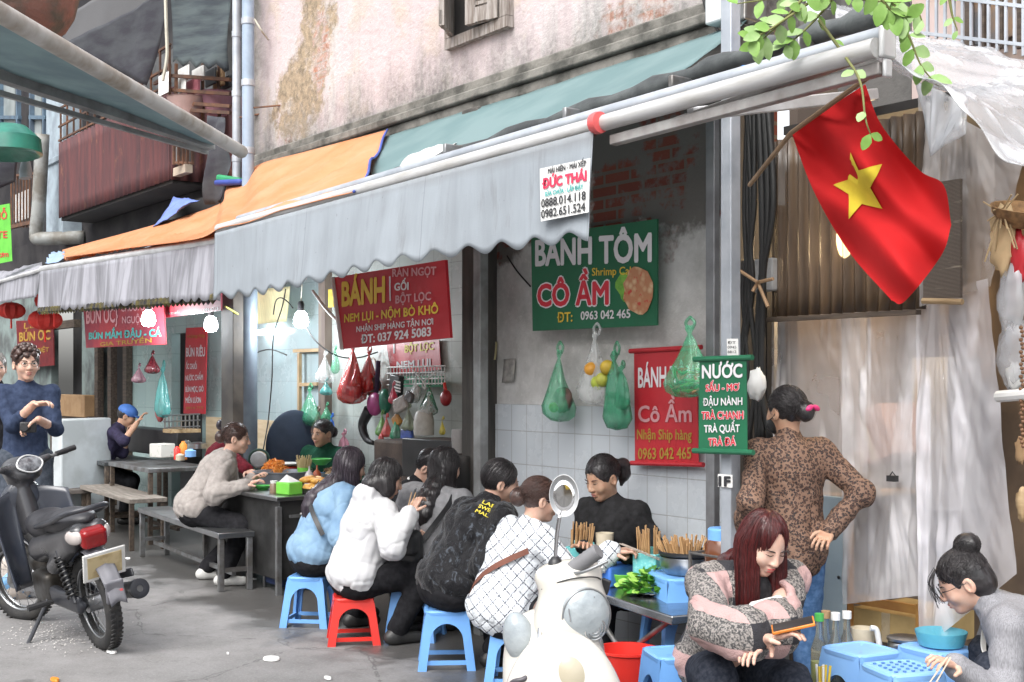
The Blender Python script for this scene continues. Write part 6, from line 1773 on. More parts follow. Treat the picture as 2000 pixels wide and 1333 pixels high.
clut = [(748, 838, .055, (.15, .35, .08), 'leafy green vegetables in a bag beside the black cloth', 'green_vegetables'), (775, 822, .06, (.55, .25, .05), 'orange packets piled in the middle of the clutter', 'orange_packet'), (757, 842, .045, (.7, .08, .07), 'red wrapped packet on top of the pile', 'red_packet'), (744, 856, .04, (.7, .05, .05), 'crumpled red bag at the corner of the stove', 'red_bag'), (775, 845, .05, (.03, .3, .15), 'green packet under the red one', 'green_packet'),
        (795, 848, .06, (.06, .12, .45), 'blue packet lying beside the stained white jug', 'blue_packet'), (800, 826, .06, (.25, .3, .2), 'grey green roll leaning on the pile of packets', 'green_roll'), (783, 790, .075, (.4, .36, .33), 'clear wrapped white packet above the pile', 'wrapped_packet'), (770, 778, .04, (.65, .05, .1), 'bright red packet in front of the striped gadget', 'red_packet'), (800, 775, .05, (.08, .07, .07), 'black bag behind the bag of gloves', 'black_bag'), (866, 843, .025, (.6, .5, .05), 'yellow brush end hanging beside the white jug', 'yellow_brush')]
for i, (px, py, r, col, lab, nm) in enumerate(clut):
    mt_ = M(nm + '_mat%d' % px, col, .4, 0, tuple(c * .5 + .1 for c in col), 14, bump=.6, bs=25, bd=.02)
    if i % 2 == 0:
        o = bag(lab, px, py - 20 - 200 * r, py + 260 * r, 500 * r, 5.0 - .01 * i, mt_, nm, seed=i * 3, cat='packet')
    else:
        b = MB(); b.box(atY(px, py, 4.97 - .008 * i), (r * 2, r * .7, r * 1.5), (rnd.uniform(-.3, .3), rnd.uniform(-.7, .7), rnd.uniform(-.4, .4)), taper=.8)
        tag(b.build(nm, mt_, None, bevel=.012), lab, 'packet')
# bay wall bags
bag('translucent green bag of dark vegetables, first along the tiled bay', 1094, 684, 822, 66, 4.36, f_grn, seed=15)
pball('dark_vegetables', 'dark vegetables inside the first translucent green bag', 1098, 782, 4.36, .07, m_vdark, 'vegetables', (1.1, .6, 1), .15)
pball('green_lime', 'green lime at the bottom of the first translucent green bag', 1082, 796, 4.32, .03, M('lime_skin', (.2, .4, .05), .4), 'lime', w=0)
bag('clear plastic bag of citrus fruit hanging on the grey wall', 1166, 648, 790, 74, 4.38, f_clr, seed=16)
for i, (px, py, c, lab) in enumerate(((1155, 722, (.7, .33, .04), 'orange fruit in the clear bag, upper one by the green bag'), (1186, 718, (.65, .45, .05), 'yellow fruit in the clear bag, upper one'), (1168, 748, (.42, .5, .06), 'yellow green fruit at the bottom of the clear bag'), (1177, 742, (.5, .52, .08), 'pale green fruit beside the lowest one in the clear bag'))):
    pball('citrus_fruit', lab, px, py, 4.34, .04, M('citrus%d' % i, c, .4, bump=.3, bs=200), 'fruit', w=0, group='fruit in the clear bag')
bag('bright green plastic bag hanging empty over the white tiles', 1205, 686, 838, 52, 4.36, f_dgrn, seed=17, slim=1)
bag('shorter fold of the bright green bag beside it', 1217, 715, 800, 30, 4.34, f_dgrn, seed=18, slim=1)
bag('green net bag of chillies hanging in front of the red roll banner', 1348, 636, 775, 92, 4.2, f_grn, seed=19)
r_ = random.Random(8)
m_ch = [M('chilli_green', (.16, .4, .05), .35), M('chilli_red', (.55, .07, .04), .35), M('chilli_brown', (.3, .16, .06), .4)]
b = MB()
for i in range(60):
    p = atY(1345 + r_.uniform(-34, 26), 738 + r_.uniform(-16, 26), 4.2 + r_.uniform(-.05, .05)); d = Vector((r_.uniform(-1, 1), r_.uniform(-.4, .4), r_.uniform(-.5, .5))).normalized() * .035
    b.tube([p - d, p, p + d], [.004, .009, .002], 6, mi=i % 3 if i % 5 else 0)
tag(b.build('chillies', m_ch, None, smooth=60), 'mixed green and red chillies inside the green net bag', 'chillies', kind='stuff')
# noodle stall bags, lanterns
bag('dark red bag of meat hanging under the lit bulb', 299, 690, 730, 36, 4.4, film('maroon_film', (.16, .02, .03), .9, .25), seed=20)
bag('white and maroon bag hanging just lower than the dark red one', 273, 714, 748, 32, 4.45, film('mauve_film', (.4, .22, .27), .8, .25), seed=21)
bag('long teal plastic bag in front of the pale green wall', 320, 716, 815, 34, 4.6, f_teal, seed=22, slim=1)
pball('red_bundle', 'red packets inside the long teal bag', 312, 800, 4.6, .09, M('red_packets', (.5, .1, .1), .5), 'packet', (.6, .5, 1.4), .15)
for px, py, r, lab in ((88, 625, .15, 'lower red paper lantern hanging behind the tourist'), (106, 588, .17, 'upper red paper lantern under the fringed awning'), (22, 607, .13, 'small red paper lantern at the far end of the stalls')):
    t = thing('paper_lantern', lab, 'lantern', atY(px, py, 3.9), 0)
    b = MB()
    n = 18
    vs, fs = [], []
    for i in range(9):
        th = math.pi * i / 8
        for k in range(n): q = r * math.sin(th) * (1 + .13 * math.cos(k * math.pi)) + .012; vs.append((q * math.cos(k / n * 6.283), q * math.sin(k / n * 6.283), r * .75 * math.cos(th)))
    for i in range(8):
        for k in range(n): fs.append((i * n + k, i * n + (k + 1) % n, (i + 1) * n + (k + 1) % n, (i + 1) * n + k))
    b.add(vs, fs); b.build('shade', M('lantern_red', (.6, .03, .02), .6), t, local=True, smooth=25)
    b = MB(); b.tube([(0, 0, r * .7), (0, 0, r * 2)], .006, 5); b.tube([(0, 0, -r * .7), (0, 0, -r * 1.6)], .012, 6); b.build('string', m_red, t, local=True)
# ================================================================ litter on the ground
r_ = random.Random(12)
for px, py, s_, lab, mt in ((530, 1288, .055, 'round white lid lying on the bare concrete in front of the stools', m_paper), (218, 1274, .05, 'white paper scrap caught at the rear tyre of the motorbike', m_paper), (498, 1132, .03, 'white crumpled cup lying at the foot of the steel bench', m_paper), (250, 1092, .04, 'pale paper scrap on the wet ground by the wooden bench', m_paper), (445, 1278, .012, 'small white speck of paper on the open concrete', m_paper), (640, 1326, .03, 'flat white scrap near the bottom edge of the street', m_paper), (107, 1329, .04, 'orange peel near the bottom edge of the street', m_orange)):
    c = atZ(px, py, .004)
    b = MB()
    b.lathe([(0, .012), (s_ * .9, .01), (s_, 0), (s_ * .8, .006), (0, .006)], c, 14, None, 0, 1, .8 if s_ > .05 else .5)
    tag(b.build('litter', mt, None), lab, 'litter')
b = MB()
for i in range(420):
    c = atZ(r_.gauss(110, 55), 1240 + r_.gauss(0, 16), .004); s_ = r_.uniform(.003, .011); a = r_.random() * 6.28
    b.add([c + Vector((s_ * math.cos(a + k * 1.57) * (1 if k % 2 else .5), s_ * math.sin(a + k * 1.57) * (1 if k % 2 else .5), .004 + .004 * (k == 1))) for k in range(4)], [(0, 1, 2, 3)])
tag(b.build('rice_grit', M('pale_grit', (.55, .53, .5), .8), None, smooth=0), 'pale grit strewn on the concrete under the motorbike', 'grit', kind='stuff')
for px, py, col, lab in ((30, 1105, (.16, .35, .6), 'blue printed plastic bag lying behind the motorbike front wheel'), (45, 1150, (.55, .56, .58), 'white plastic bag lying beside the motorbike engine'), (20, 1065, (.45, .4, .36), 'pale crumpled sack behind the motorbike')):
    D = 8.6; b = MB(); p = gnd(px, D); b.ell(p + Vector((0, 0, .12)), (.22, .16, .14 if py > 1100 else .3), wob=.16, seg=18, rings=12)
    tag(b.build('rubbish_bag', M('bag_%d' % px, col, .4, bump=.5, bs=20, bd=.02), None, smooth=180), lab, 'bag')
# ================================================================ parked motorbike (x forward, y left, origin under the rear wheel)
def wheel(par, name, c, M3, R0=.245, r=.046, spokes=18):
    w = MB()
    w.tube([M3 @ Vector((R0 * math.cos(a / 40 * 6.2832), 0, R0 * math.sin(a / 40 * 6.2832))) + c for a in range(41)], r, 12, cap=False)
    for k in range(56):
        a = k / 56 * 6.2832
        for s_ in (-1, 1): w.box(M3 @ Vector(((R0 + r - .003) * math.cos(a), s_ * .02, (R0 + r - .003) * math.sin(a))) + c, (.008, .03, .013), M3 @ Euler((s_ * .35, -a, 0)).to_matrix())
    o = w.build(name, M('tyre_rubber', (.022, .022, .023), .8, 0, (.05, .048, .045), 8, bump=.3), par, local=True, smooth=50)
    w = MB()
    for y in (-.02, .02): w.tube([M3 @ Vector(((R0 - .035) * math.cos(a / 36 * 6.2832), y, (R0 - .035) * math.sin(a / 36 * 6.2832))) + c for a in range(37)], .011, 8, cap=False)
    w.tube([M3 @ Vector((0, -.06, 0)) + c, M3 @ Vector((0, .06, 0)) + c], .05, 18)
    for k in range(spokes):
        a = k / spokes * 6.2832
        w.tube([M3 @ Vector((.045 * math.cos(a + .5), (-1) ** k * .03, .045 * math.sin(a + .5))) + c, M3 @ Vector(((R0 - .03) * math.cos(a), 0, (R0 - .03) * math.sin(a))) + c], .002, 4)
    w.build('rim', m_steel, o, local=True, smooth=50)
    return o
hd_ = math.atan2(-(FW * .8 + RT * -.6).x, (FW * .8 + RT * -.6).y) + R(90)
bk = thing('motorbike', 'dark grey motorbike parked with its red tail lamp and yellow number plate towards the street', 'motorbike', gnd(205, 6.9) + Vector((0, 0, 0)))
bk.location = atZ(207, 1268, 0)
fd = (FW * .8 + RT * -.6); bk.rotation_euler = Euler((R(-11), 0, math.atan2(fd.y, fd.x) + .04), 'XYZ')
bk.scale = (.95, .95, .95)
I3 = Matrix.Identity(3)
wheel(bk, 'rear_wheel', Vector((0, 0, .29)), I3)
st3 = Matrix.Rotation(R(24), 3, 'Z')
def sp_(v): v = Vector(v) - Vector((1.1, 0, 0)); return st3 @ v + Vector((1.1, 0, 0))
wheel(bk, 'front_wheel', sp_((1.24, 0, .29)), st3)
m_bgrey = M('bike_grey_paint', (.07, .07, .075), .3, .3, (.05, .05, .055), 4, bump=.03, Coat_Weight=.3); m_bdark = M('bike_dark_plastic', (.022, .024, .03), .35, 0, (.04, .042, .05), 5, bump=.05)
m_bblue = M('bike_blue_black', (.03, .037, .055), .3, 0, (.05, .055, .07), 4, bump=.05, Coat_Weight=.3)
sdf_obj('tail_panel', SDF().cap((.55, .07, .58), (-.1, .055, .73), .09, .06, .05).cap((.55, -.07, .58), (-.1, -.055, .73), .09, .06, .05).cap((.3, .1, .5), (.0, .08, .64), .05, .04, .05).cap((.3, -.1, .5), (.0, -.08, .64), .05, .04, .05), .012, m_bgrey, bk)
sdf_obj('seat', SDF().ell((.55, 0, .715), (.26, .135, .095), k=.04).ell((.2, 0, .765), (.32, .13, .08), (0, R(6), 0), .05), .012, M('bike_seat', (.02, .02, .024), .45, 0, (.035, .035, .04), 8, bump=.15), bk)
sdf_obj('tail_lamp', SDF().box((-.15, 0, .7), (.045, .075, .06), .03, (0, R(-20), 0), .02), .007, M('red_lens', (.3, .008, .01), .15, bump=0), bk)
for s_ in (-1, 1):
    b = MB(); b.ell((-.11, .095 * s_, .715), (.07, .026, .045), (0, 0, R(22 * s_)))
    b.build('side_lens', M('clear_lens', (.55, .5, .48), .12, bump=0), bk, local=True, smooth=180)
b = MB(); b.tube(crv([(.42, .13, .74), (.1, .145, .8), (-.12, .12, .86), (-.2, 0, .875), (-.12, -.12, .86), (.1, -.145, .8), (.42, -.13, .74)], 40), .016, 10); b.build('grab_rail', m_bdark, bk, local=True, smooth=180)
b = MB(); rp = Euler((0, R(-22), 0)).to_matrix(); b.box((-.25, 0, .55), (.012, .25, .18), rp); pl_ = b.build('number_plate', m_white, bk, local=True, bevel=.012)
b = MB(); b.box(Vector((-.25, 0, .55)) + rp @ Vector((-.0075, 0, 0)), (.004, .2, .135), rp); b.build('plate_face', M('yellowed_plate', (.52, .42, .24), .6, 0, (.34, .25, .12), 14, lo=.45, hi=.7), pl_, local=True)
g = MB()
g.grid(lambda u, v: Vector(((.29 + .06) * math.cos(R(100 + 72 * u)) - .02, (v - .5) * .125 * (1 - .25 * u), .3 + (.35) * math.sin(R(100 + 72 * u)) - abs(v - .5) * .05)), 16, 8)
g.build('mudguard', M('faded_grey_plastic', (.13, .13, .15), .55, 0, (.2, .2, .22), 6), bk, local=True, smooth=180, solid=.006)
fl_ = sdf_obj('mud_flap', SDF().box((-.335, 0, .40), (.01, .055, .07), .012, (0, R(-14), 0)), .006, M('faded_grey_plastic', (.13, .13, .15), .55), bk)
b = MB()
hp2 = [Vector((-.353, -.02 + .022 * (16 * math.sin(t) ** 3) / 16, .395 + .022 * (13 * math.cos(t) - 5 * math.cos(2 * t) - 2 * math.cos(3 * t) - math.cos(4 * t)) / 16)) for t in [i / 24 * 6.2832 for i in range(24)]]
c_ = Vector((-.356, -.02, .392)); b.add([c_] + hp2, [(0, 1 + i, 1 + (i + 1) % 24) for i in range(24)]); b.build('heart_sticker', M('heart_red', (.75, .12, .13), .5), fl_, local=True)
b = MB(); b.tube(crv([(.5, -.1, .2), (.3, -.16, .2), (.12, -.18, .25), (.02, -.19, .3)], 14), .02, 10); b.tube([(.12, -.17, .285), (-.22, -.185, .345)], [.045, .054], 20); b.build('exhaust', M('steel_muffler', (.22, .22, .22), .35, .8, (.14, .14, .14), 5), bk, local=True, smooth=50)
b = MB(); d_ = Vector((-.34, -.015, .06)).normalized(); c_ = Vector((-.22, -.185, .345)); m_ = d_.to_track_quat('Z', 'Y').to_matrix(); b.lathe([(.018, -.02), (.02, .006), (.04, .008), (.058, .004), (.06, -.02)], c_, 24, m_); b.lathe([(0, -.01), (.019, -.01)], c_, 16, m_); b.build('exhaust_cap', m_bdark, bk, local=True, smooth=50)
b = MB(); b.box((.02, -.195, .4), (.3, .02, .05), (0, R(12), 0)); b.build('heat_shield', m_bdark, bk, local=True, bevel=.01)
for s_ in (-1, 1):
    a, e = Vector((.0, .12 * s_, .32)), Vector((.14, .12 * s_, .62))
    b = MB(); b.tube([a, e], .014, 8); sh_ = b.build('shock_absorber', m_bdark, bk, local=True)
    b = MB(); d_ = (e - a).normalized(); o1 = d_.orthogonal().normalized(); o2 = d_.cross(o1)
    b.tube([a.lerp(e, .12 + .78 * i / 90) + (o1 * math.cos(i * .63) + o2 * math.sin(i * .63)) * .032 for i in range(91)], .0065, 6); b.build('spring', M('dark_spring', (.05, .05, .05), .3, .8), sh_, local=True, smooth=60)
sdf_obj('swing_arm', SDF().cap((0, .085, .29), (.45, .08, .32), .03, .035).cap((0, -.085, .29), (.45, -.08, .32), .03, .035).box((.22, .1, .3), (.24, .018, .055), .015), .012, m_bdark, bk)
sdf_obj('engine', SDF().box((.6, 0, .33), (.14, .13, .1), .04).cap((.7, 0, .36), (.95, 0, .44), .075, .065, .03).cap((.55, 0, .5), (.95, 0, .62), .06, .06, .05), .014, M('engine_metal', (.08, .08, .08), .45, .6, (.04, .035, .03), 8), bk)
for s_ in (-1, 1):
    g = MB()
    q = [Vector((.99, .05 * s_, .92)), Vector((.93, .25 * s_, .86)), Vector((.74, .24 * s_, .33)), Vector((.86, .09 * s_, .3))]
    g.grid(lambda u, v: bil(q, u, v) + Vector((.05 * math.sin(u * 3.14) * math.sin(v * 3.14) - .06 * u * u, 0, 0)), 10, 14)
    g.build('leg_shield', m_bblue, bk, local=True, smooth=180, solid=.012)
sdf_obj('steering_head', SDF().cap((.93, 0, .65), (1.03, 0, .98), .07, .07).ell(sp_((1.02, 0, 1.02)), (.12, .13, .075), (0, R(-25), R(24)), .04).cap(sp_((1.0, .12, 1.04)), sp_((.98, .2, 1.06)), .035, .02, .03).cap(sp_((1.0, -.12, 1.04)), sp_((.98, -.2, 1.06)), .035, .02, .03), .011, m_bgrey, bk)
b = MB(); m_ = st3 @ Euler((0, R(-58), 0)).to_matrix(); c_ = sp_((.935, 0, 1.055))
P_ = [c_ + m_ @ Vector((.055 * math.cos(t) * (1 + .15 * math.cos(2 * t)), .1 * math.sin(t), .0)) for t in [i / 30 * 6.2832 for i in range(31)]]
b.tube(P_, .006, 8, cap=False); b.build('dash_ring', m_alu, bk, local=True, smooth=60)
b = MB(); b.ell(c_, (.052, .095, .01), m_); b.build('dash_glass', M('dash_face', (.25, .26, .28), .15, 0, (.08, .08, .09), 22, bump=0), bk, local=True, smooth=180)
b = MB(); b.tube([sp_((.97, -.42, 1.07)), sp_((1.0, -.2, 1.05)), sp_((1.02, 0, 1.03)), sp_((1.0, .2, 1.05)), sp_((.97, .42, 1.07))], .012, 8); b.build('handlebar', m_steel_dull, bk, local=True)
for s_ in (-1, 1):
    b = MB(); b.tube([sp_((.985, .27 * s_, 1.06)), sp_((.97, .42 * s_, 1.07))], [.018, .019], 12); b.build('grip', m_black, bk, local=True)
    b = MB(); b.tube(crv([sp_((1.02, .2 * s_, 1.05)), sp_((1.06, .28 * s_, 1.04)), sp_((1.03, .41 * s_, 1.04))], 10), .006, 6); b.build('brake_lever', m_steel_dull, bk, local=True)
    b = MB(); b.tube([sp_((1.1, .075 * s_, .72)), sp_((1.24, .075 * s_, .29))], .022, 10); b.build('fork', m_steel_dull, bk, local=True)
sdf_obj('front_fairing', SDF().ell((1.05, 0, .78), (.09, .15, .2), (0, R(-20), 0), .03), .013, m_bblue, bk)
g = MB(); g.grid(lambda u, v: sp_((1.24 + .34 * math.cos(R(20 + 150 * u)), (v - .5) * .13, .29 + .34 * math.sin(R(20 + 150 * u)) - abs(v - .5) * .04)), 18, 6); g.build('front_mudguard', m_bblue, bk, local=True, smooth=180, solid=.006)
b = MB(); b.tube([(.5, .12, .27), (.46, .3, .05)], .013, 8); b.box((.455, .315, .05), (.05, .03, .01)); b.build('side_stand', m_bdark, bk, local=True)
b = MB(); b.tube([(.42, .22, .27), (.42, -.22, .27)], .012, 8)
for s_ in (-1, 1): b.tube([(.42, .16 * s_, .27), (.42, .27 * s_, .27)], .02, 10)
b.build('foot_peg', m_black, bk, local=True)
# ================================================================ white scooter facing the street, handlebar turned aside
sc = thing('scooter', 'white scooter with a big headlamp and one round mirror in the foreground', 'scooter', gnd(1112, 3.86))
fd = -FW + RT * -.05
sc.rotation_euler = Euler((R(2), 0, math.atan2(fd.y, fd.x)), 'XYZ')
m_sw = M('scooter_white', (.6, .58, .54), .22, 0, (.54, .52, .46), 2.5, bump=.02, Coat_Weight=.5)
m_lens = M('lens_glass', (.5, .55, .58), .04, 0, (.36, .41, .44), 9, bump=.35, bs=42, bd=.01, Transmission_Weight=.25)
m_chrome = M('chrome', (.7, .7, .72), .08, 1, (.65, .65, .66), bump=0); m_seam = M('seam_dark', (.05, .05, .05), .6)
tc_, ta_ = Matrix.Rotation(R(24), 3, 'Z'), Matrix.Rotation(R(-20), 3, 'Z')
def cv(x, y, z): return tc_ @ Vector((x, y, 0)) + Vector((0, .04, z))
def av(x, y, z): return ta_ @ Vector((x, y, 0)) + Vector((0, -.015, z))
C = SDF()
C.ell(cv(0, 0, .785), (.098, .112, .125), tc_, .04).ell(cv(-.03, -.01, .885), (.085, .1, .05), tc_, .05).cap((0, .01, .72), (-.02, -.01, .56), .1, .12, .05).cap(cv(-.02, .0, .86), cv(.0, .06, .9), .04, .03, .04)
sdf_obj('handlebar_cowl', C, .006, m_sw, sc)
lr = tc_ @ Euler((R(20), R(12), 0)).to_matrix()
lc = cv(.07, .008, .775)
sdf_obj('headlamp', SDF().ell(lc, (.05, .08, .092), lr), .0055, m_lens, sc)
hl_ = [o for o in sc.children if o.name.startswith('headlamp')][0]
b = MB()
for rad, zc in ((.014, -.035), (.024, -.035), (.034, -.035)): b.tube([lc + lr @ Vector((.043, rad * math.cos(t / 24 * 6.283) + .005, zc + rad * math.sin(t / 24 * 6.283))) for t in range(25)], .002, 5, cap=False)
for q_ in range(5): b.tube([lc + lr @ Vector((.034, -.06 + .024 * q_, .02)), lc + lr @ Vector((.03, -.052 + .022 * q_, .062))], .0018, 5)
b.build('reflector', m_chrome, hl_, local=True, smooth=60)
b = MB(); b.tube([lc + lr @ Vector((.011, .0795 * math.cos(t / 40 * 6.283), .0915 * math.sin(t / 40 * 6.283))) for t in range(41)], .0035, 6, cap=False); b.build('trim', M('trim_grey', (.3, .31, .32), .3, .5), hl_, local=True, smooth=60)
P2 = SDF().ell(av(.0, 0, .5), (.125, .185, .27), ta_, .05).ell(av(-.02, -.06, .64), (.09, .12, .14), ta_, .05)
sdf_obj('front_panel', P2, .0075, m_sw, sc)
sr = ta_ @ Euler((R(-14), R(14), R(-52))).to_matrix()
sdf_obj('turn_lens', SDF().ell(av(.055, -.105, .7), (.05, .055, .088), sr), .0055, m_lens, sc)
b = MB(); b.tube(crv([av(.07, -.03, .745), av(.115, -.01, .7), av(.13, .03, .64), av(.128, .065, .59)], 20), [.004 + .005 * math.sin(i / 20 * 3.14) for i in range(21)], 8); b.build('chrome_trim', m_chrome, sc, local=True, smooth=180)
sdf_obj('nose_panel', SDF().ell(av(.085, .07, .59), (.06, .075, .1), ta_ @ Euler((R(10), R(6), R(14))).to_matrix()), .007, M('cream_panel', (.46, .42, .33), .3, 0, (.4, .36, .27), 4), sc)
b = MB(); b.tube(crv([av(.06, -.15, .6), av(.115, -.08, .57), av(.128, -.02, .555), av(.128, .04, .52), av(.12, .08, .47)], 24), .003, 6); b.build('panel_seam', m_seam, sc, local=True, smooth=180)
b = MB(); b.tube(crv([cv(.0, -.105, .855), cv(.06, -.06, .885), cv(.075, .0, .893), cv(.06, .06, .885), cv(.0, .105, .855)], 24), .0025, 6); b.build('cowl_seam', m_seam, sc, local=True, smooth=180)
sdf_obj('apron', SDF().ell((.06, 0, .42), (.1, .2, .32), (0, R(6), 0), .03).box((-.3, 0, .3), (.28, .16, .05), .04, None, .06), .012, m_sw, sc)
sdf_obj('front_fender', SDF().ell((.2, 0, .3), (.25, .085, .15)).ell((.2, 0, .2), (.23, .06, .17), k=.01, sub=True), .01, m_sw, sc)
wheel(sc, 'front_wheel', Vector((.2, 0, .22)), Matrix.Rotation(R(-10), 3, 'Z'), .175, .045, 10)
wheel(sc, 'rear_wheel', Vector((-1.02, 0, .22)), I3, .175, .045, 10)
sdf_obj('rear_body', SDF().ell((-.85, 0, .45), (.42, .15, .17)).ell((-1.1, 0, .5), (.2, .12, .12), k=.06), .016, m_sw, sc)
sdf_obj('seat', SDF().ell((-.84, 0, .62), (.36, .125, .06)), .014, M('brown_seat', (.16, .08, .045), .5), sc)
b = MB(); b.tube([Vector((-.02, .0, .9)), Vector((.02, .035, .905))], .014, 10); b.tube([Vector((-.06, -.0, .87)), Vector((-.3, -.02, .88))], .014, 10); b.build('handlebar', m_steel, sc, local=True)
for P_ in ((Vector((.015, .025, .9)), Vector((.055, .125, .972))), (Vector((-.18, -.01, .875)), Vector((-.3, -.02, .88)))):
    b = MB(); n_ = 15
    b.tube([P_[0].lerp(P_[1], i / n_) for i in range(n_ + 1)], [.0255 - .0018 * (i % 2) for i in range(n_ + 1)], 16); b.build('grip', M('grey_grip', (.2, .2, .21), .5), sc, local=True, smooth=30)
b = MB(); b.tube(crv([Vector((.03, .03, .905)), Vector((.08, .07, .91)), Vector((.1, .15, .945))], 10), .005, 8); b.build('brake_lever', m_steel, sc, local=True, smooth=60)
mb = Vector((.0, -.012, .915))
b = MB(); b.lathe([(.026, -.02), (.022, .02), (.01, .035), (0, .036)], mb, 14); b.build('mirror_boot', m_black, sc, local=True, smooth=50)
mt_ = mb + Vector((-.0, -.0, .2)); 
b = MB(); b.tube(crv([mb + Vector((0, 0, .02)), mb + Vector((0, .008, .1)), mb + Vector((0, .02, .165))], 12), .0062, 10); b.build('mirror_stalk', m_chrome, sc, local=True, smooth=180)
mc_ = mb + Vector((.0, .035, .225)); mm = Euler((R(0), R(85), R(-4))).to_matrix()
mi_ = MB(); mi_.lathe([(.03, -.025), (.0465, -.012), (.0478, .0), (.0475, .002), (.0462, .002), (.046, .001), (0, .001)], mc_, 36, mm, sx=1.4, sy=.98); mo = mi_.build('mirror', m_alu, sc, local=True, smooth=40)
gl = MB(); gl.lathe([(0.0459, .0014), (.025, .003), (0, .0036)], mc_, 36, mm, sx=1.4, sy=.98); gl.build('mirror_glass', M('mirror_silver', (.92, .93, .94), .03, 1, (.92, .93, .94), bump=0), mo, local=True, smooth=180)
b = MB(); b.tube(crv([av(.12, -.11, .53), av(.165, -.09, .585), av(.165, -.05, .6), av(.13, -.03, .615)], 14), .008, 8); b.tube([av(.125, -.115, .46), av(.135, -.11, .53)], .017, 8); b.build('luggage_hook', M('grey_rubber', (.07, .065, .075), .45), sc, local=True, smooth=180)
b = MB(); b.tube(crv([av(.13, -.035, .6), av(.155, -.02, .56), av(.15, -.01, .5), av(.145, .01, .45)], 14), .011, 8); b.ell(av(.145, -.01, .555), (.018, .04, .017)); b.build('horn_cover', M('grey_rubber', (.07, .065, .075), .45), sc, local=True, smooth=180)
b = MB(); b.box(cv(.03, .098, .85), (.03, .012, .05), tc_ @ Euler((R(10), R(20), R(50))).to_matrix()); b.build('switch_panel', m_black, sc, local=True, bevel=.004)
# ================================================================ people
def ik(a, t, l1, l2, hint):
    a, t, hint = Vector(a), Vector(t), Vector(hint)
    d = t - a; L = min(d.length, (l1 + l2) * .999); d.normalize()
    x = (l1 * l1 - l2 * l2 + L * L) / (2 * L)
    h = math.sqrt(max(l1 * l1 - x * x, 0))
    s_ = hint - d * hint.dot(d)
    s_.normalize()
    return a + d * x + s_ * h, a + d * L
SKIN = {}
def skin(nm, c):
    if nm not in SKIN:
        t = NT('skin_' + nm, .5, 0, .35)
        n = t.noise(22, None, 4)
        t.set(Base_Color=t.mix(t.ramp(n, .35, .7), c, (c[0] * .93, c[1] * .8, c[2] * .76)), Subsurface_Weight=.12, Subsurface_Radius=(.012, .005, .003))
        t.bump(t.noise(240), .1, .001)
        SKIN[nm] = t.mat
    return SKIN[nm]
def hair_mat(nm, c, c2, st=(70, 70, 4)):
    if nm in _mc: return _mc[nm]
    t = NT(nm, .36, 0, .6)
    n = t.noise(1, t.map(sc=st), 4, .6, .4)
    t.set(Base_Color=t.mix(t.ramp(n, .35, .68), c, c2))
    t.bump(n, .7, .006)
    _mc[nm] = t.mat
    return t.mat
m_sclera = M('eye_white', (.6, .58, .56), .25, bump=0); m_iris = M('eye_dark', (.02, .014, .012), .2, bump=0); m_brow = M('brow_dark', (.03, .02, .018), .7, bump=0)
m_lip = M('lips_rose', (.42, .13, .12), .4, bump=0); m_lipr = M('lips_red', (.5, .06, .07), .35, bump=0)
def strands(sd, Hm, hc, n, flow, steps, st, r, seed, zmin=-.02, sidecap=1):
    g = np.random.RandomState(seed)
    v = g.normal(size=(n * 3, 3)); v /= np.linalg.norm(v, axis=1)[:, None]
    v = v[v[:, 2] > zmin][:n]
    H = np.array(Hm)
    P = np.array(hc) + (v * .1) @ H.T
    e = .003
    out = []
    def proj(P, off):
        for _ in range(2):
            d = sd.ev(P)
            gr = np.stack([sd.ev(P + np.eye(3)[a] * e) - d for a in range(3)], 1)
            gr /= np.linalg.norm(gr, axis=1)[:, None] + 1e-9
            P = P - gr * (d - off)[:, None]
        return P, gr
    off = g.uniform(-.001, .004, len(P))
    for k in range(steps):
        P, gr = proj(P, off)
        out.append(P)
        f = flow(P)
        f = f + g.normal(size=f.shape) * .06
        f -= gr * (f * gr).sum(1)[:, None]
        f /= np.linalg.norm(f, axis=1)[:, None] + 1e-9
        P = P + f * st
    b = MB()
    O = np.stack(out, 1)
    for i in range(len(O)):
        b.tube([Vector(p) for p in O[i]], [r * (1 - .8 * (k / steps) ** 2) for k in range(steps)], 3, cap=False, mi=i % 2)
    return b
def finger(sd, p, d, n, L, r, curl, spread=Vector()):
    d = (d + spread).normalized()
    for j, q in enumerate((.45, .32, .23)):
        e = p + d * L * q
        sd.cap(p, e, r * (1 - .1 * j), r * (.9 - .1 * j), k=.004)
        p = e
        ax = d.cross(n)
        d = (Matrix.Rotation(curl, 3, ax) @ d if ax.length > 1e-6 else d).normalized(); n = (Matrix.Rotation(curl, 3, ax) @ n).normalized()
def hand(sd, w, d, n, s, curl=.5, thumb=1, spread=.12):
    d = Vector(d).normalized(); n = Vector(n); n = (n - d * n.dot(d)).normalized(); t = d.cross(n) * thumb    # t points to the thumb side
    for q in (-1, -.3, .35, 1):
        sd.cap(w + t * .012 * q * s, w + d * .082 * s + t * .027 * q * s, .0125 * s, .011 * s, k=.012)
    for q, L in ((1, .07), (.35, .078), (-.3, .073), (-1, .056)):
        finger(sd, w + d * .082 * s + t * .027 * q * s, d, n, L * s, .0082 * s, curl * (1.05 - .08 * q), t * spread * q)
    a = w + d * .022 * s + t * .024 * s
    e = a + (d * .6 + t * .75 + n * .25).normalized() * .042 * s
    sd.cap(a, e, .012 * s, .0095 * s, k=.01)
    sd.cap(e, e + (d * .85 + t * .3 + n * .45).normalized() * .032 * s, .0093 * s, .0075 * s, k=.004)
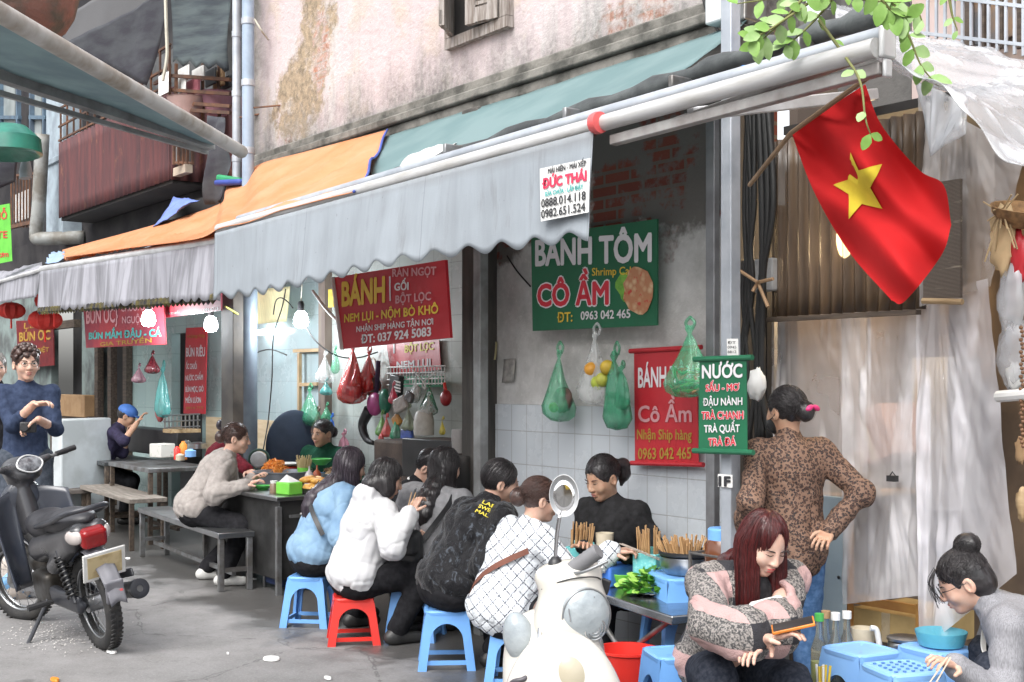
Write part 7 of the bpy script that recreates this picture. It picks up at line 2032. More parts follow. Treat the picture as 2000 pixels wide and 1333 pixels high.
def person(lab, base, phi, H=1.58, hip=.4, lean=15, side=0, hd=(0, 0, 0), rh=None, lh=None, re=(.5, -.3, -1), le=(-.5, -.3, -1), rf=None, lf=None, hair='short', hairc='black', top=None, topr=.022, hem=.0, sleeve=1.0, cuff=0, bot=None, shoe=None,
           sk='fair', fold=.006, vox=.009, face=True, opn=False, lips=None, w=1.0, knee=None, rhd=None, lhd=None, curl=.6, hl=.3, eyes='down', collar=.5, hood=False, nstr=160, handn=None, cap=None, rcurl=None):
    s = H / 1.62
    base = Vector(base); rz = head(phi)
    Mw = Matrix.Translation(base) @ Matrix.Rotation(rz, 4, 'Z'); Mi = Mw.inverted()
    loc = lambda p: Mi @ Vector(p)
    T = Matrix.Rotation(R(side), 3, 'Y') @ Matrix.Rotation(R(-lean), 3, 'X')
    up, sx, fw = T @ Vector((0, 0, 1)), T @ Vector((1, 0, 0)), T @ Vector((0, 1, 0))
    hp = Vector((0, 0, hip))
    ch, nk = hp + up * .30 * s, hp + up * .475 * s
    Hm = Matrix.Rotation(R(-hd[1]), 3, 'Z') @ Matrix.Rotation(R(-hd[0]), 3, 'X') @ Matrix.Rotation(R(hd[2]), 3, 'Y')
    hu, hf, hx = Hm @ Vector((0, 0, 1)), Hm @ Vector((0, 1, 0)), Hm @ Vector((1, 0, 0))
    hc = nk + (up * .55 + hu * .45).normalized() * .155 * s + hf * .018 * s
    hs = s * .97
    def hp_(x, y, z): return hc + (hx * x + hf * y + hu * z) * hs
    shR, shL = hp + up * .435 * s + sx * .165 * s * w, hp + up * .435 * s - sx * .165 * s * w
    ua, fa = .27 * s, .235 * s
    tg = lambda p, d: loc(p) if p is not None else d
    wr_t, wl_t = tg(rh, shR + Vector((.05, .1, -.48 * s))), tg(lh, shL + Vector((-.05, .1, -.48 * s)))
    elR, wrR = ik(shR, wr_t, ua, fa, re); elL, wrL = ik(shL, wl_t, ua, fa, le)
    hR, hL = hp + sx * .085 * s, hp - sx * .085 * s
    stand = hip > .65
    kd = (0, 1, .35) if not stand else (0, 1, 0)
    aR = loc(rf) if rf is not None else Vector((.1, .03 if stand else .3, .07)); aL = loc(lf) if lf is not None else Vector((-.1, .03 if stand else .3, .07))
    kR, aR = ik(hR, aR, .4 * s, .39 * s, knee or (.25, 1, .6 if not stand else 0)); kL, aL = ik(hL, aL, .4 * s, .39 * s, (-(knee[0]), knee[1], knee[2]) if knee else (-.25, 1, .6 if not stand else 0))
    Tm = Matrix((sx, fw, up)).transposed()
    # ---- body
    B = SDF()
    B.ell(hp + up * .02, (.15 * s * w, .11 * s * w, .12 * s), Tm, .05); B.ell(hp + up * .17 * s, (.125 * s * w, .095 * s * w, .15 * s), Tm, .05); B.ell(ch + up * .03, (.14 * s * w, .1 * s * w, .16 * s), Tm, .05)
    B.cap(shL, shR, .05 * s, k=.06); B.cap(nk - up * .04, hp_(0, -.015, -.05), .05 * s, .045 * s, .03)
    for sh, el, wr_ in ((shR, elR, wrR), (shL, elL, wrL)): B.cap(sh, el, .046 * s * w, .037 * s * w, .03); B.cap(el, wr_, .036 * s * w, .026 * s, .02)
    for h_, k_, a_ in ((hR, kR, aR), (hL, kL, aL)): B.cap(h_, k_, .078 * s * w, .055 * s * w, .04); B.cap(k_, a_, .053 * s * w, .036 * s, .03); B.cap(a_ + Vector((0, -.02, -.03)), a_ + Vector((0, .13 * s, -.045)), .03, .025, .02)
    hv = max(vox * .5, .0042)
    F = SDF()
    F.cap(nk - up * .02, hp_(0, -.02, -.045), .049 * s, .044 * s, .03)
    F.ell(hp_(0, -.012, .022), (.075 * hs, .093 * hs, .09 * hs), Hm, .03); F.ell(hp_(0, .022, -.03), (.061 * hs, .07 * hs, .084 * hs), Hm, .03)
    F.ell(hp_(0, .062, -.096), (.024 * hs, .02 * hs, .017 * hs), Hm, .03)
    for q in (-1, 1):
        F.ell(hp_(.036 * q, .06, -.034), (.024 * hs, .022 * hs, .024 * hs), Hm, .02)
        F.ell(hp_(.031 * q, .096, .004), (.015 * hs, .013 * hs, .008 * hs), Hm, .012, True)
        F.ell(hp_(.0785 * q, -.008, -.014), (.011 * hs, .021 * hs, .033 * hs), Hm, .006)
        F.ell(hp_(.084 * q, .0, -.014), (.006 * hs, .011 * hs, .02 * hs), Hm, .005, True)
        F.ell(hp_(.011 * q, .094, -.034), (.0085 * hs, .01 * hs, .0075 * hs), Hm, .006)
    F.cap(hp_(0, .086, .006), hp_(0, .104, -.03), .0075 * hs, .0115 * hs, .012)
    F.ell(hp_(0, .088, -.059), (.021 * hs, .011 * hs, .0065 * hs), Hm, .008); F.ell(hp_(0, .086, -.071), (.018 * hs, .011 * hs, .0068 * hs), Hm, .008)
    Hd = SDF()
    for wr_, el, dd, th, cu in ((wrR, elR, rhd, -1, rcurl if rcurl is not None else curl), (wrL, elL, lhd, 1, curl)):
        d = (loc(dd) - wr_) if dd is not None else (wr_ - el)
        Hd.cap(el.lerp(wr_, .72), wr_, .031 * s * w, .0245 * s, .01)
        nn = handn or (0, .3, -1)
        hand(Hd, wr_, d, nn if abs(Vector(nn).normalized().dot(d.normalized())) < .9 else (0, 1, 0), s, cu, th)
    parts = [B.verts(.015), F.verts(hv), Hd.verts(hv)]
    body = finish('person', vf_mesh('person', parts), skin(sk, {'fair': (.6, .4, .31), 'tan': (.49, .31, .215), 'brown': (.36, .2, .125), 'pale': (.62, .42, .34)}[sk]), None, smooth=180)
    body.location = base; body.rotation_euler = (0, 0, rz)
    tag(body, lab, 'person')
    # ---- face marks
    if face:
        for q in (-1, 1):
            e = MB()
            if eyes == 'open': e.ell(hp_(.031 * q, .084, .002), (.0135 * hs, .0075 * hs, .0052 * hs), Hm, 0); e.ell(hp_(.031 * q, .0885, .002), (.0062 * hs, .0042 * hs, .005 * hs), Hm, 1)
            e.tube([hp_(.031 * q + t * .017, .0905 - abs(t) * .006 - t * q * .004, (.0068 if eyes == 'open' else .0) - .003 * t * t * (1 if eyes == 'open' else -.8)) for t in (-1, -.5, 0, .5, 1)], [.0008 * hs, .0019 * hs, .0022 * hs, .0019 * hs, .0008 * hs], 5, mi=1)
            e.build('eye', [m_sclera, m_iris], body, local=True, smooth=180)
            e = MB(); e.tube([hp_(.032 * q + t * .02 * q, .0895 - max(t, 0) * .012, .021 - .004 * t * t + .002 * t) for t in (-1, -.5, 0, .5, 1)], [.0012 * hs, .0028 * hs, .003 * hs, .0024 * hs, .001 * hs], 5); e.build('eyebrow', m_brow, body, local=True, smooth=180)
        e = MB(); e.ell(hp_(0, .0925, -.0595), (.019 * hs, .0075 * hs, .0045 * hs), Hm); e.ell(hp_(0, .0905, -.0705), (.016 * hs, .0075 * hs, .0052 * hs), Hm); e.build('lips', lips or m_lip, body, local=True, smooth=180)
    # ---- clothes
    def cd(a, sc):
        def f(V):
            n1, n2 = nz(V * np.array([1, 1, .55]), 15 * sc, 1), nz(V * np.array([1, 1, .6]), 31 * sc, 2)
            cr = np.exp(-(nz(V * np.array([.9, .9, .75]), 17 * sc, 3) / .13) ** 2)
            return a * (n1 + .55 * n2 - .55 * cr) + a * .12
        return f
    if bot:
        P = SDF(); r = .016
        P.ell(hp + up * .0, (.155 * s * w + r * .6, .115 * s * w + r * .6, .115 * s), Tm, .05)
        for h_, k_, a_ in ((hR, kR, aR), (hL, kL, aL)): P.cap(h_, k_, .082 * s * w + r * .6, .058 * s * w + r, .04); P.cap(k_, a_ + (k_ - a_).normalized() * .03, .057 * s * w + r, .044 * s + r, .03)
        sdf_obj('trousers', P, max(vox, .01), bot, body, cd(.005, 1))
    if shoe:
        for a_ in (aR, aL):
            P = SDF(); P.cap(a_ + Vector((0, -.03, -.028)), a_ + Vector((0, .14 * s, -.04)), .04, .036, .02); P.cap(a_, a_ + Vector((0, 0, -.03)), .04, .042, .02); P.plane(a_ + Vector((0, 0, -.068)), (0, 0, -1), .004)
            sdf_obj('shoe', P, .009, shoe, body)
    if top:
        r = topr
        P = SDF()
        P.ell(hp + up * (.05 - hem * .5), (.155 * s * w + r, .115 * s * w + r, (.12 + hem * .5) * s), Tm, .05); P.ell(hp + up * .17 * s, (.128 * s * w + r, .1 * s * w + r, .16 * s), Tm, .06); P.ell(ch + up * .03, (.143 * s * w + r * .8, .103 * s * w + r, .165 * s), Tm, .05)
        P.cap(shL - up * .005, shR - up * .005, .052 * s + r * .4, k=.06)
        P.cap(nk - up * .035, nk + (hc - nk).normalized() * .035 * collar, .058 * s + r * .3, .055 * s + r * .15, .03)
        for sh, el, wr_ in ((shR, elR, wrR), (shL, elL, wrL)):
            P.cap(sh, el, .05 * s * w + r * .42, .041 * s * w + r * .5, .035)
            if sleeve > .5:
                e = el.lerp(wr_, (sleeve - .5) * 2)
                P.cap(el, e, .041 * s * w + r * .5, .03 * s + r * (.5 if not cuff else .5 + cuff * 10), .03)
        if opn: P.ell(ch + fw * .15 * s + up * .02, (.085 * s, .1 * s, .34 * s), Tm, .015, True)
        if hood:
            P.ell(nk - fw * .075 * s + up * .02 * s, (.115 * s, .06 * s, .075 * s), Tm, .02); P.ell(nk - fw * .04 * s + up * .03, (.085 * s, .075 * s, .04 * s), Tm, .02)
        hz = hp - up * hem * s
        P.plane(hp - up * (hem + .055) * s, -up, .012)
        sdf_obj('top', P, vox, top, body, cd(fold, 1))
    # ---- hair
    if hair:
        cols = {'black': ((.012, .011, .012), (.035, .03, .032)), 'brown': ((.035, .02, .017), (.085, .045, .036)), 'red': ((.028, .005, .006), (.085, .012, .012)), 'purple': ((.018, .014, .02), (.06, .045, .06)), 'grey': ((.12, .11, .1), (.25, .23, .21))}[hairc]
        K = SDF()
        K.ell(hp_(0, -.016, .024), (.083 * hs, .1 * hs, .098 * hs), Hm, .02)
        if hair in ('long', 'wavy'): K.ell(hp_(0, -.03, -.03), (.088 * hs, .075 * hs, .1 * hs), Hm, .03)
        K.ell(hp_(0, .095, -.04), (.06 * hs, .075 * hs, .098 * hs), Hm, .012, True)
        if hairc == 'red': K.ell(hp_(0, .1, .035), (.036 * hs, .06 * hs, .062 * hs), Hm, .012, True)
        if hair not in ('long', 'wavy'):
            K.ell(hp_(0, .03, -.13), (.12 * hs, .09 * hs, .085 * hs), Hm, .012, True)
            for q in (-1, 1): K.ell(hp_(.09 * q, .004, -.02), (.022 * hs, .03 * hs, .034 * hs), Hm, .008, True)
        flow = lambda P: np.array(-hu * 1.0 - hf * .5)[None] + 0 * P
        st_n, st_l = 8, .022
        dn = Vector((0, 0, -1)); bk = -fw
        if hair == 'bun':
            bc_ = hp_(0, -.085, .115)
            K.ell(bc_, (.052 * hs, .05 * hs, .045 * hs), Hm, .006)
            K.ell(hp_(0, -.05, -.03), (.078 * hs, .07 * hs, .075 * hs), Hm, .02)
            flow = lambda P: np.array(bc_)[None] - P
        if hair == 'bunlow':
            bc_ = hp_(0, -.125, -.01)
            K.ell(bc_, (.05 * hs, .045 * hs, .05 * hs), Hm, .008)
            flow = lambda P: np.array(bc_)[None] - P
        if hair == 'pony':
            bc_ = hp_(0, -.11, .03); e1 = bc_ - hf * .05 - hu * .03; e2 = e1 - hf * .01 + dn * hl * .5; e3 = e2 + dn * hl * .5 + hf * .02
            K.cap(bc_, e1, .024, .032, .012); K.cap(e1, e2, .036, .034, .02); K.cap(e2, e3, .032, .008, .02)
            flow = lambda P: np.where((P @ np.array(hf) > float(Vector(bc_).dot(hf)) - .0)[:, None], np.array(bc_)[None] - P, np.array(dn)[None] + 0 * P)
        if hair in ('long', 'wavy'):
            # hair falls from the back and both sides of the head over the shoulders
            for q in (-1, -.45, 0, .45, 1):
                p0 = hp_(.062 * q, -.045 + .03 * abs(q), -.02); pts = [p0]
                n = 6
                for i in range(1, n + 1):
                    t = i / n
                    wv = (.012 * math.sin(t * 9 + q * 4) if hair == 'wavy' else 0)
                    tgt = p0 + dn * hl * t
                    back = nk + sx * (.07 * q * s) - fw * (.125 * s + topr) + up * 0
                    # keep outside the back of the torso
                    rel = tgt - nk
                    dpt = rel.dot(fw)
                    lim = -(.095 * s + topr) if rel.dot(up) < .02 else -.06
                    if abs(q) < .9 and dpt > lim: tgt = tgt + fw * (lim - dpt) * min(1, t * 1.6)
                    if abs(q) > .9 and hl < .33 or abs(q) > .9 and hairc == 'red': tgt = tgt + hf * .02 * t + hx * q * .012 * t
                    pts.append(tgt + hx * wv)
                for i in range(n): K.cap(pts[i], pts[i + 1], .04 - .002 * i, .04 - .002 * (i + 1) - (.022 if i == n - 1 else 0), .03)
            flow = lambda P: np.array(dn)[None] + .25 * np.array(-hf)[None] * (P[:, 2:] > hc.z) + (0.35 * np.sin(P[:, 2:] * 45) * np.array(hx)[None] if hair == 'wavy' else 0 * P)
            st_n, st_l = 16, hl / 11
        mh = hair_mat('hair_' + hairc + ('_long' if hair in ('long', 'wavy') else '_tied'), *cols, (70, 70, 5) if hair in ('long', 'wavy') else (60, 12, 30))
        amp = .0045 if hair == 'wavy' else .0022
        ho = sdf_obj('hair', K, max(hv, .0055), mh, body, lambda V: amp * nz(V * np.array([1, 1, .12]), 95, 3) + (.006 * nz(V, 28, 1) if hair == 'wavy' else 0))
        if nstr:
            c2 = tuple(c * 1.05 for c in cols[1])
            sb_ = strands(K, Hm, hp_(0, -.016, .024), int(nstr * 1.5), flow, st_n, st_l, .0014, len(lab), -.05 if hair != 'short' else .0)
            sb_.build('strand', [mh, M('strand_' + hairc, c2, .35, bump=0)], ho, local=True, smooth=180)
    return dict(o=body, hp=hp_, Hm=Hm, hs=hs, nk=nk, up=up, sx=sx, fw=fw, shR=shR, shL=shL, wrR=wrR, wrL=wrL, elR=elR, elL=elL, hip=hp, s=s, ch=ch, w=lambda p: Mw @ p, loc=loc)
def band(p, pts, wd, th, mat, name, nrm=None):      # a flat strap through local points
    b = MB(); P = crv(pts, 28); c = p['ch']
    vs, fs = [], []
    for i, q in enumerate(P):
        t = (P[min(i + 1, 28)] - P[max(i - 1, 0)]).normalized(); n = (q - (c + p['up'] * (q - c).dot(p['up']))).normalized(); s_ = t.cross(n).normalized()
        vs += [q - s_ * wd / 2, q + s_ * wd / 2, q + s_ * wd / 2 + n * th, q - s_ * wd / 2 + n * th]
    for i in range(28):
        for k in range(4): fs.append((i * 4 + k, i * 4 + (k + 1) % 4, i * 4 + 4 + (k + 1) % 4, i * 4 + 4 + k))
    b.add(vs, fs); return b.build(name, mat, p['o'], local=True, smooth=40)
def around(p, a0, a1, h0, h1, rr=.0, n=9):            # points around the torso: angle from forward, height above the hip
    out = []
    for i in range(n):
        t = i / (n - 1); a = R(a0 + (a1 - a0) * t); h = (h0 + (h1 - h0) * t) * p['s']
        rx, ry = (.15 + rr) * p['s'], (.108 + rr) * p['s']
        if h > .38 * p['s']: k = 1 - (h / p['s'] - .38) * 2.2; rx *= k; ry *= k
        out.append(p['hip'] + p['up'] * h + p['sx'] * rx * math.sin(a) + p['fw'] * ry * math.cos(a))
    return out
def glasses(p, mat=None, r=.021):
    b = MB(); h = p['hp']
    for q in (-1, 1):
        b.tube([h(.032 * q + r * math.cos(a / 14 * 6.283), .1, .0 + r * .85 * math.sin(a / 14 * 6.283)) for a in range(15)], .0016, 5, cap=False)
        b.tube([h(.052 * q, .099, .004), h(.077 * q, .07, .004), h(.08 * q, .0, 0)], .0015, 5)
    b.tube([h(-.012, .1, .004), h(.012, .1, .004)], .0015, 5)
    return b.build('glasses', mat or m_black, p['o'], local=True, smooth=60)
def sticks2(lab, p0, p1, mat=None):
    b = MB()
    d = (p1 - p0)
    for s_ in (-1, 1): b.tube([p0 + RT * .006 * s_, p1 + RT * .012 * s_], [.0032, .0022], 5)
    return tag(b.build('chopsticks', mat or m_chop, None), lab, 'chopsticks')
def fab(nm, c, c2=None, ns=30, rough=.95, bs=220, bump=.3, **kw): return M(nm, c, rough, 0, c2, ns, bump=bump, bs=bs, bd=.003, spec=.12, **kw)
m_blackf = fab('black_fabric', (.014, .014, .016), (.022, .022, .025)); m_jean = fab('dark_jeans', (.02, .024, .035), (.04, .045, .06), 60)
m_shoew = M('white_shoe', (.6, .6, .58), .5); m_shoed = M('dark_shoe', (.03, .03, .03), .5)
def leopard_mat():
    t = NT('leopard_print', .75)
    v = t.map(sc=(1, 1, 1))
    n = t.n.new('ShaderNodeTexNoise'); t.i(n, 'Scale', 30.0); t.i(n, 'Vector', t.tc)
    w_ = t.n.new('ShaderNodeVectorMath'); w_.operation = 'MULTIPLY_ADD'; t.l.new(n.outputs[1], w_.inputs[0]); w_.inputs[1].default_value = (.006, .006, .006); t.l.new(t.tc, w_.inputs[2])
    d = t.vor(84, w_.outputs[0])
    ring = t.math('MULTIPLY', t.ramp(d, .26, .32), t.math('SUBTRACT', 1.0, t.ramp(d, .52, .58)))
    gap = t.ramp(t.noise(110), .4, .48)
    c = t.mix(t.ramp(d, .28, .34), (.085, .037, .022), (.21, .122, .082))
    c = t.mix(t.math('MULTIPLY', ring, gap), c, (.022, .016, .016))
    t.set(Base_Color=c); t.bump(t.noise(14), .4, .01)
    return t.mat
def knit_mat(ux, uy):
    t = NT('diamond_knit', .95)
    X = t.xyz()
    u = t.math('ADD', t.math('MULTIPLY', X[0], ux), t.math('MULTIPLY', X[1], uy)); v = X[2]
    def ln(a, k):
        f = t.math('FRACT', t.math('MULTIPLY', a, k)); return t.math('SUBTRACT', 1.0, t.ramp(t.math('ABSOLUTE', t.math('SUBTRACT', f, .5)), .045, .075))
    v2 = t.math('MULTIPLY', v, .95)
    l = t.math('MAXIMUM', ln(t.math('ADD', u, v2), 17.0), ln(t.math('SUBTRACT', u, v2), 17.0))
    dash = t.ramp(t.noise(150), .4, .5)
    c = t.mix(t.math('MULTIPLY', l, dash), (.72, .76, .8), (.03, .035, .06))
    t.set(Base_Color=c); t.bump(t.noise(130, None, 3), .9, .006)
    return t.mat
def plaid_mat(ux, uy):
    t = NT('check_wool', .98)
    X = t.xyz()
    u = t.math('ADD', t.math('MULTIPLY', X[0], ux), t.math('MULTIPLY', X[1], uy)); v = t.math('ADD', X[2], t.math('MULTIPLY', X[1], .08))
    k = 11.0
    a = t.ramp(t.math('FRACT', t.math('MULTIPLY', u, k * .5)), .49, .51); b_ = t.ramp(t.math('FRACT', t.math('MULTIPLY', v, k * .5)), .49, .51)
    sp = t.ramp(t.noise(120, None, 2), .42, .58)
    grey = t.mix(sp, (.3, .275, .26), (.06, .06, .062))
    c0 = t.mix(b_, (.47, .31, .3), grey); c1 = t.mix(b_, grey, (.028, .028, .034))
    t.set(Base_Color=t.mix(a, c0, c1)); t.bump(t.noise(170, None, 3), 1, .006)
    return t.mat
def velvet_mat():
    t = NT('crushed_velvet', .6, 0, .2)
    n = t.noise(16, t.map(sc=(1, 1, .6)), 4, .65, 2.2)
    t.set(Base_Color=t.mix(t.ramp(n, .56, .66), (.006, .006, .008), (.07, .082, .1)), Sheen_Weight=.15)  # paler ripples put the velvet's sheen into the colour
    t.bump(n, .8, .015)
    return t.mat
def denim_mat():
    t = NT('pale_denim', .9)
    n = t.noise(8, None, 5); f = t.noise(260, None, 2)
    t.set(Base_Color=t.mix(t.ramp(n, .35, .7), t.mix(f, (.2, .33, .47), (.27, .4, .53)), (.14, .25, .39)))
    t.bump(t.math('ADD', n, t.math('MULTIPLY', f, .2)), .5, .01)
    return t.mat
S0 = .0
A = {}
# 1 white hoodie
m_fleece = fab('white_fleece', (.6, .6, .61), (.54, .54, .56), 9, bump=.5, bs=40)
p = person('person in a white hoodie seen from behind on the bright red stool', gnd(690, 7.1), 62, 1.6, .35, 17, 0, (22, 12, 0), rh=at(800, 1005, 6.95), lh=at(790, 1050, 7.2), re=(.6, -.6, -1), rf=gnd(772, 7.0) + Vector((0, 0, .07)), lf=gnd(775, 7.25) + Vector((0, 0, .07)), hair='long', hairc='black', hl=.07, top=m_fleece, topr=.045, hem=.03, fold=.01, bot=m_blackf, shoe=m_shoed, hood=True, nstr=220, w=1.08, curl=.9)
sticks2('wooden chopsticks in the hand of the person in the white hoodie', at(797, 1000, 6.93), at(808, 962, 6.98))
# 2 pale denim
p = person('person in a pale denim jacket with long dark hair, half hidden by the white hoodie', gnd(606, 7.6), 62, 1.62, .4, 24, 0, (18, -4, 0), rh=at(735, 1030, 7.35), lh=at(735, 1040, 7.6), rf=gnd(690, 7.5) + Vector((0, 0, .07)), lf=gnd(690, 7.75) + Vector((0, 0, .07)), hair='long', hairc='purple', hl=.42, top=denim_mat(), topr=.045, hem=.02, fold=.009, bot=m_blackf, shoe=m_shoed, nstr=260, w=1.05)
band(p, around(p, -150, -30, .46, .2, .055), .035, .004, m_black, 'strap'); band(p, around(p, 200, 110, .40, .16, .055), .03, .004, m_black, 'strap')
# 3 man bowing over his food
p = person('person in black with head bowed over food between the white hoodie and wavy hair', gnd(738, 7.75), 100, 1.66, .42, 30, 0, (42, 8, 0), rh=at(835, 1000, 7.5), lh=at(850, 1000, 7.8), hair='short', hairc='black', top=m_blackf, topr=.025, bot=m_blackf, shoe=m_shoed, sk='fair', nstr=120, collar=1)
b = MB(); n_ = p['nk']; b.tube([n_ + p['up'] * .02 + (p['sx'] * math.cos(a / 12 * 6.283) + p['fw'] * math.sin(a / 12 * 6.283)) * .06 for a in range(13)], .012, 6, cap=False); b.build('collar', m_paper, p['o'], local=True, smooth=60)
# 4 wavy hair, grey coat
p = person('person with long wavy dark hair in a grey coat carrying a black sling bag', gnd(818, 7.25), 28, 1.62, .4, 20, 4, (14, 22, 0), rh=at(920, 1060, 6.9), lh=at(830, 1050, 7.6), rf=gnd(880, 7.4) + Vector((0, 0, .07)), lf=gnd(850, 7.6) + Vector((0, 0, .07)), hair='wavy', hairc='black', hl=.4, top=fab('grey_coat_wool', (.27, .27, .28), (.22, .22, .23)), topr=.04, hem=.08, bot=m_blackf, shoe=m_shoed, nstr=260, w=1.05)
band(p, around(p, 205, 150, .44, .04, .05), .022, .005, M('grey_strap', (.1, .1, .11), .6), 'strap'); band(p, around(p, 120, 170, .44, .06, .05), .03, .005, m_black, 'strap')
bag0 = p['w'](p['hip'] - p['fw'] * .21 + p['up'] * .08 + p['sx'] * .0)
o = sdf_obj('sling_bag', SDF().box(bag0, (.11, .055, .1), .045, (0, 0, head(28)), .01).box(bag0 + Vector((0, 0, .02)) - FW * .05, (.09, .04, .06), .03, (0, 0, head(28)), .01), .009, M('black_leather', (.025, .026, .028), .5, 0, (.04, .04, .043), 12, bump=.3), None, None)
tag(o, 'black leather sling bag hanging on the back of the person in the grey coat', 'bag')
# 5 black velvet
p = person('person with short black hair in a black velvet jacket with yellow letters', gnd(872, 6.5), 58, 1.66, .4, 31, 0, (12, 22, 8), rh=at(1030, 1065, 6.35), lh=at(1035, 1065, 6.6), rf=gnd(960, 6.45) + Vector((0, 0, .07)), lf=gnd(965, 6.75) + Vector((0, 0, .07)), hair='short', hairc='black', top=velvet_mat(), topr=.05, hem=.02, fold=.011, bot=m_blackf, shoe=m_shoed, nstr=260, w=1.12, collar=1, eyes='down')
pv = p
# 6 knit
ph = 66
ux, uy = math.cos(R(ph)), math.sin(R(ph))
p = person('person with a hair bun and glasses in a white knit with black diamond lines', gnd(975, 6.1), ph, 1.56, .34, 21, 0, (10, 8, 0), rh=at(1192, 1078, 5.98), lh=at(1110, 1100, 6.3), re=(.3, -.1, -1), rf=gnd(1070, 6.0) + Vector((0, 0, .07)), lf=gnd(1080, 6.3) + Vector((0, 0, .07)), hair='bunlow', hairc='brown', top=knit_mat(-ux * 0 + ux, uy), topr=.05, hem=.05, fold=.008, bot=m_blackf, shoe=m_shoed, nstr=320, w=1.12, vox=.008, collar=.2, rhd=at(1240, 1075, 5.97), curl=.9)
glasses(p, m_steel)
band(p, around(p, 60, 215, .5, .05, .062), .028, .004, M('brown_leather', (.19, .07, .045), .5), 'strap')
b = MB(); c = p['wrR'].lerp(p['elR'], .12); d = (p['wrR'] - p['elR']).normalized(); b.tube([c - d * .07, c, c + d * .035], [.052, .05, .046], 16); b.build('cuff', m_blackf, p['o'], local=True, smooth=60)
e1 = d.orthogonal().normalized(); e2 = d.cross(e1)
b = MB()
for k in range(16):
    a = k / 16 * 6.283
    b.ell(c - d * .06 + (e1 * math.cos(a) + e2 * math.sin(a)) * .055, (.008, .008, .008), seg=8, rings=6)
b.build('pearl_trim', M('pearl', (.75, .73, .7), .25, bump=0), p['o'], local=True, smooth=180)
b = MB(); h = p['hp']; b.lathe([(.02, -.01), (.03, -.012), (.034, 0), (.03, .012), (.02, .01)], h(0, -.115, .02), 14, Euler((R(60), 0, 0)).to_matrix()); b.build('hair_tie', m_black, p['o'], local=True, smooth=60)
sticks2('wooden chopsticks held over the table by the person in the diamond knit', at(1212, 1062, 5.95), at(1335, 1112, 5.85), M('grey_chopstick', (.3, .24, .2), .5))
# 7 seller
p = person('person in a black shirt with a ponytail sitting against the white tiles', gnd(1216, 6.4), -138, 1.58, .42, 13, 0, (22, 10, 0), rh=at(1140, 1070, 6.1), lh=at(1225, 1085, 6.05), hair='pony', hairc='black', hl=.1, top=fab('black_shirt', (.02, .02, .021), (.03, .03, .032)), topr=.026, hem=.03, bot=m_blackf, shoe=m_shoed, sk='tan', nstr=260, collar=.6, eyes='down', vox=.008)
# 8 leopard
p = person('person in a leopard print jacket and jeans standing with hands on hips', gnd(1545, 5.3), -12, 1.5, .79, 2, 0, (4, -22, 0), rh=at(1622, 1036, 5.2), lh=at(1446, 1040, 5.3), re=(1, -.5, -.1), le=(-.35, -1, -.1), hair='bunlow', hairc='black', top=leopard_mat(), topr=.028, hem=.1, fold=.008, bot=fab('blue_jeans', (.06, .13, .27), (.1, .19, .36), 50), shoe=m_shoed, sk='tan', nstr=320, w=.94, vox=.008, collar=1.1, rhd=at(1600, 1064, 5.1), lhd=at(1475, 1070, 5.2))
h = p['hp']
b = MB()
for q in (-1, 1): b.ell(h(.022 * q + .01, -.165, .005), (.022, .012, .012), (0, R(25 * q), R(20)))
b.build('hair_clip', M('pink_clip', (.75, .04, .2), .5), p['o'], local=True, smooth=180)
sdf_obj('face_mask', SDF().ell(h(0, .045, -.055), (.066 * p['hs'], .062 * p['hs'], .06 * p['hs']), p['Hm']), .005, m_black, p['o'])
b = MB(); b.tube([h(-.05, .08, -.05), h(-.078, .01, -.03), h(-.083, -.022, .0), h(-.08, -.02, .012)], .0025, 5); b.build('mask_loop', m_black, p['o'], local=True, smooth=180)
# 9 red hair with phone
ph = 165
p9 = p = person('person with straight dark red hair in a checked wool cardigan looking at a phone', gnd(1415, 4.85), ph, 1.6, .37, 29, 0, (30, -10, -4), rh=at(1492, 1250, 4.2), lh=at(1478, 1288, 4.14), re=(1, -.25, -.35), le=(-1, -.35, -.35), rf=gnd(1400, 4.3) + Vector((0, 0, .07)), lf=gnd(1520, 4.3) + Vector((0, 0, .07)), hair='long', hairc='red', hl=.36, top=plaid_mat(1, .25), topr=.055, hem=.04, fold=.008, sleeve=.8, cuff=.085, bot=m_jean, shoe=m_shoed, sk='pale', nstr=420, w=1.05, vox=.0075, collar=.1, rhd=at(1548, 1238, 4.15), lhd=at(1440, 1296, 4.12), opn=True, lips=m_lipr, eyes='down', curl=.45, rcurl=.55, handn=(0, .2, -1), knee=(.3, 1, .9))
for wr_, el_ in ((p['wrR'], p['elR']), (p['wrL'], p['elL'])):
    b = MB(); b.tube([el_.lerp(wr_, .55), el_.lerp(wr_, .8), el_.lerp(wr_, .93)], [.05, .044, .034], 18); b.build('cuff', m_blackf, p['o'], local=True, smooth=60)
# phone
c = at(1549, 1222, 4.14)
ph_ = thing('phone', 'orange cased phone held by the person with dark red hair', 'phone', c)
rm = (RT * .95 - FW * .2 + Vector((0, 0, .26))).normalized(); tilt = Matrix.Rotation(R(12), 3, rm)
m3 = Matrix((rm, rm.cross(Vector((0, 0, 1))).normalized(), rm.cross(rm.cross(Vector((0, 0, 1)))).normalized())).transposed()
m3 = tilt @ m3
b = MB(); b.box(c, (.145, .07, .011), m3); b.build('case', M('orange_case', (.7, .22, .03), .4), ph_, bevel=.003)
b = MB(); b.box(c + m3 @ Vector((0, 0, -.0055)), (.135, .062, .002), m3); b.build('screen', m_black, ph_)
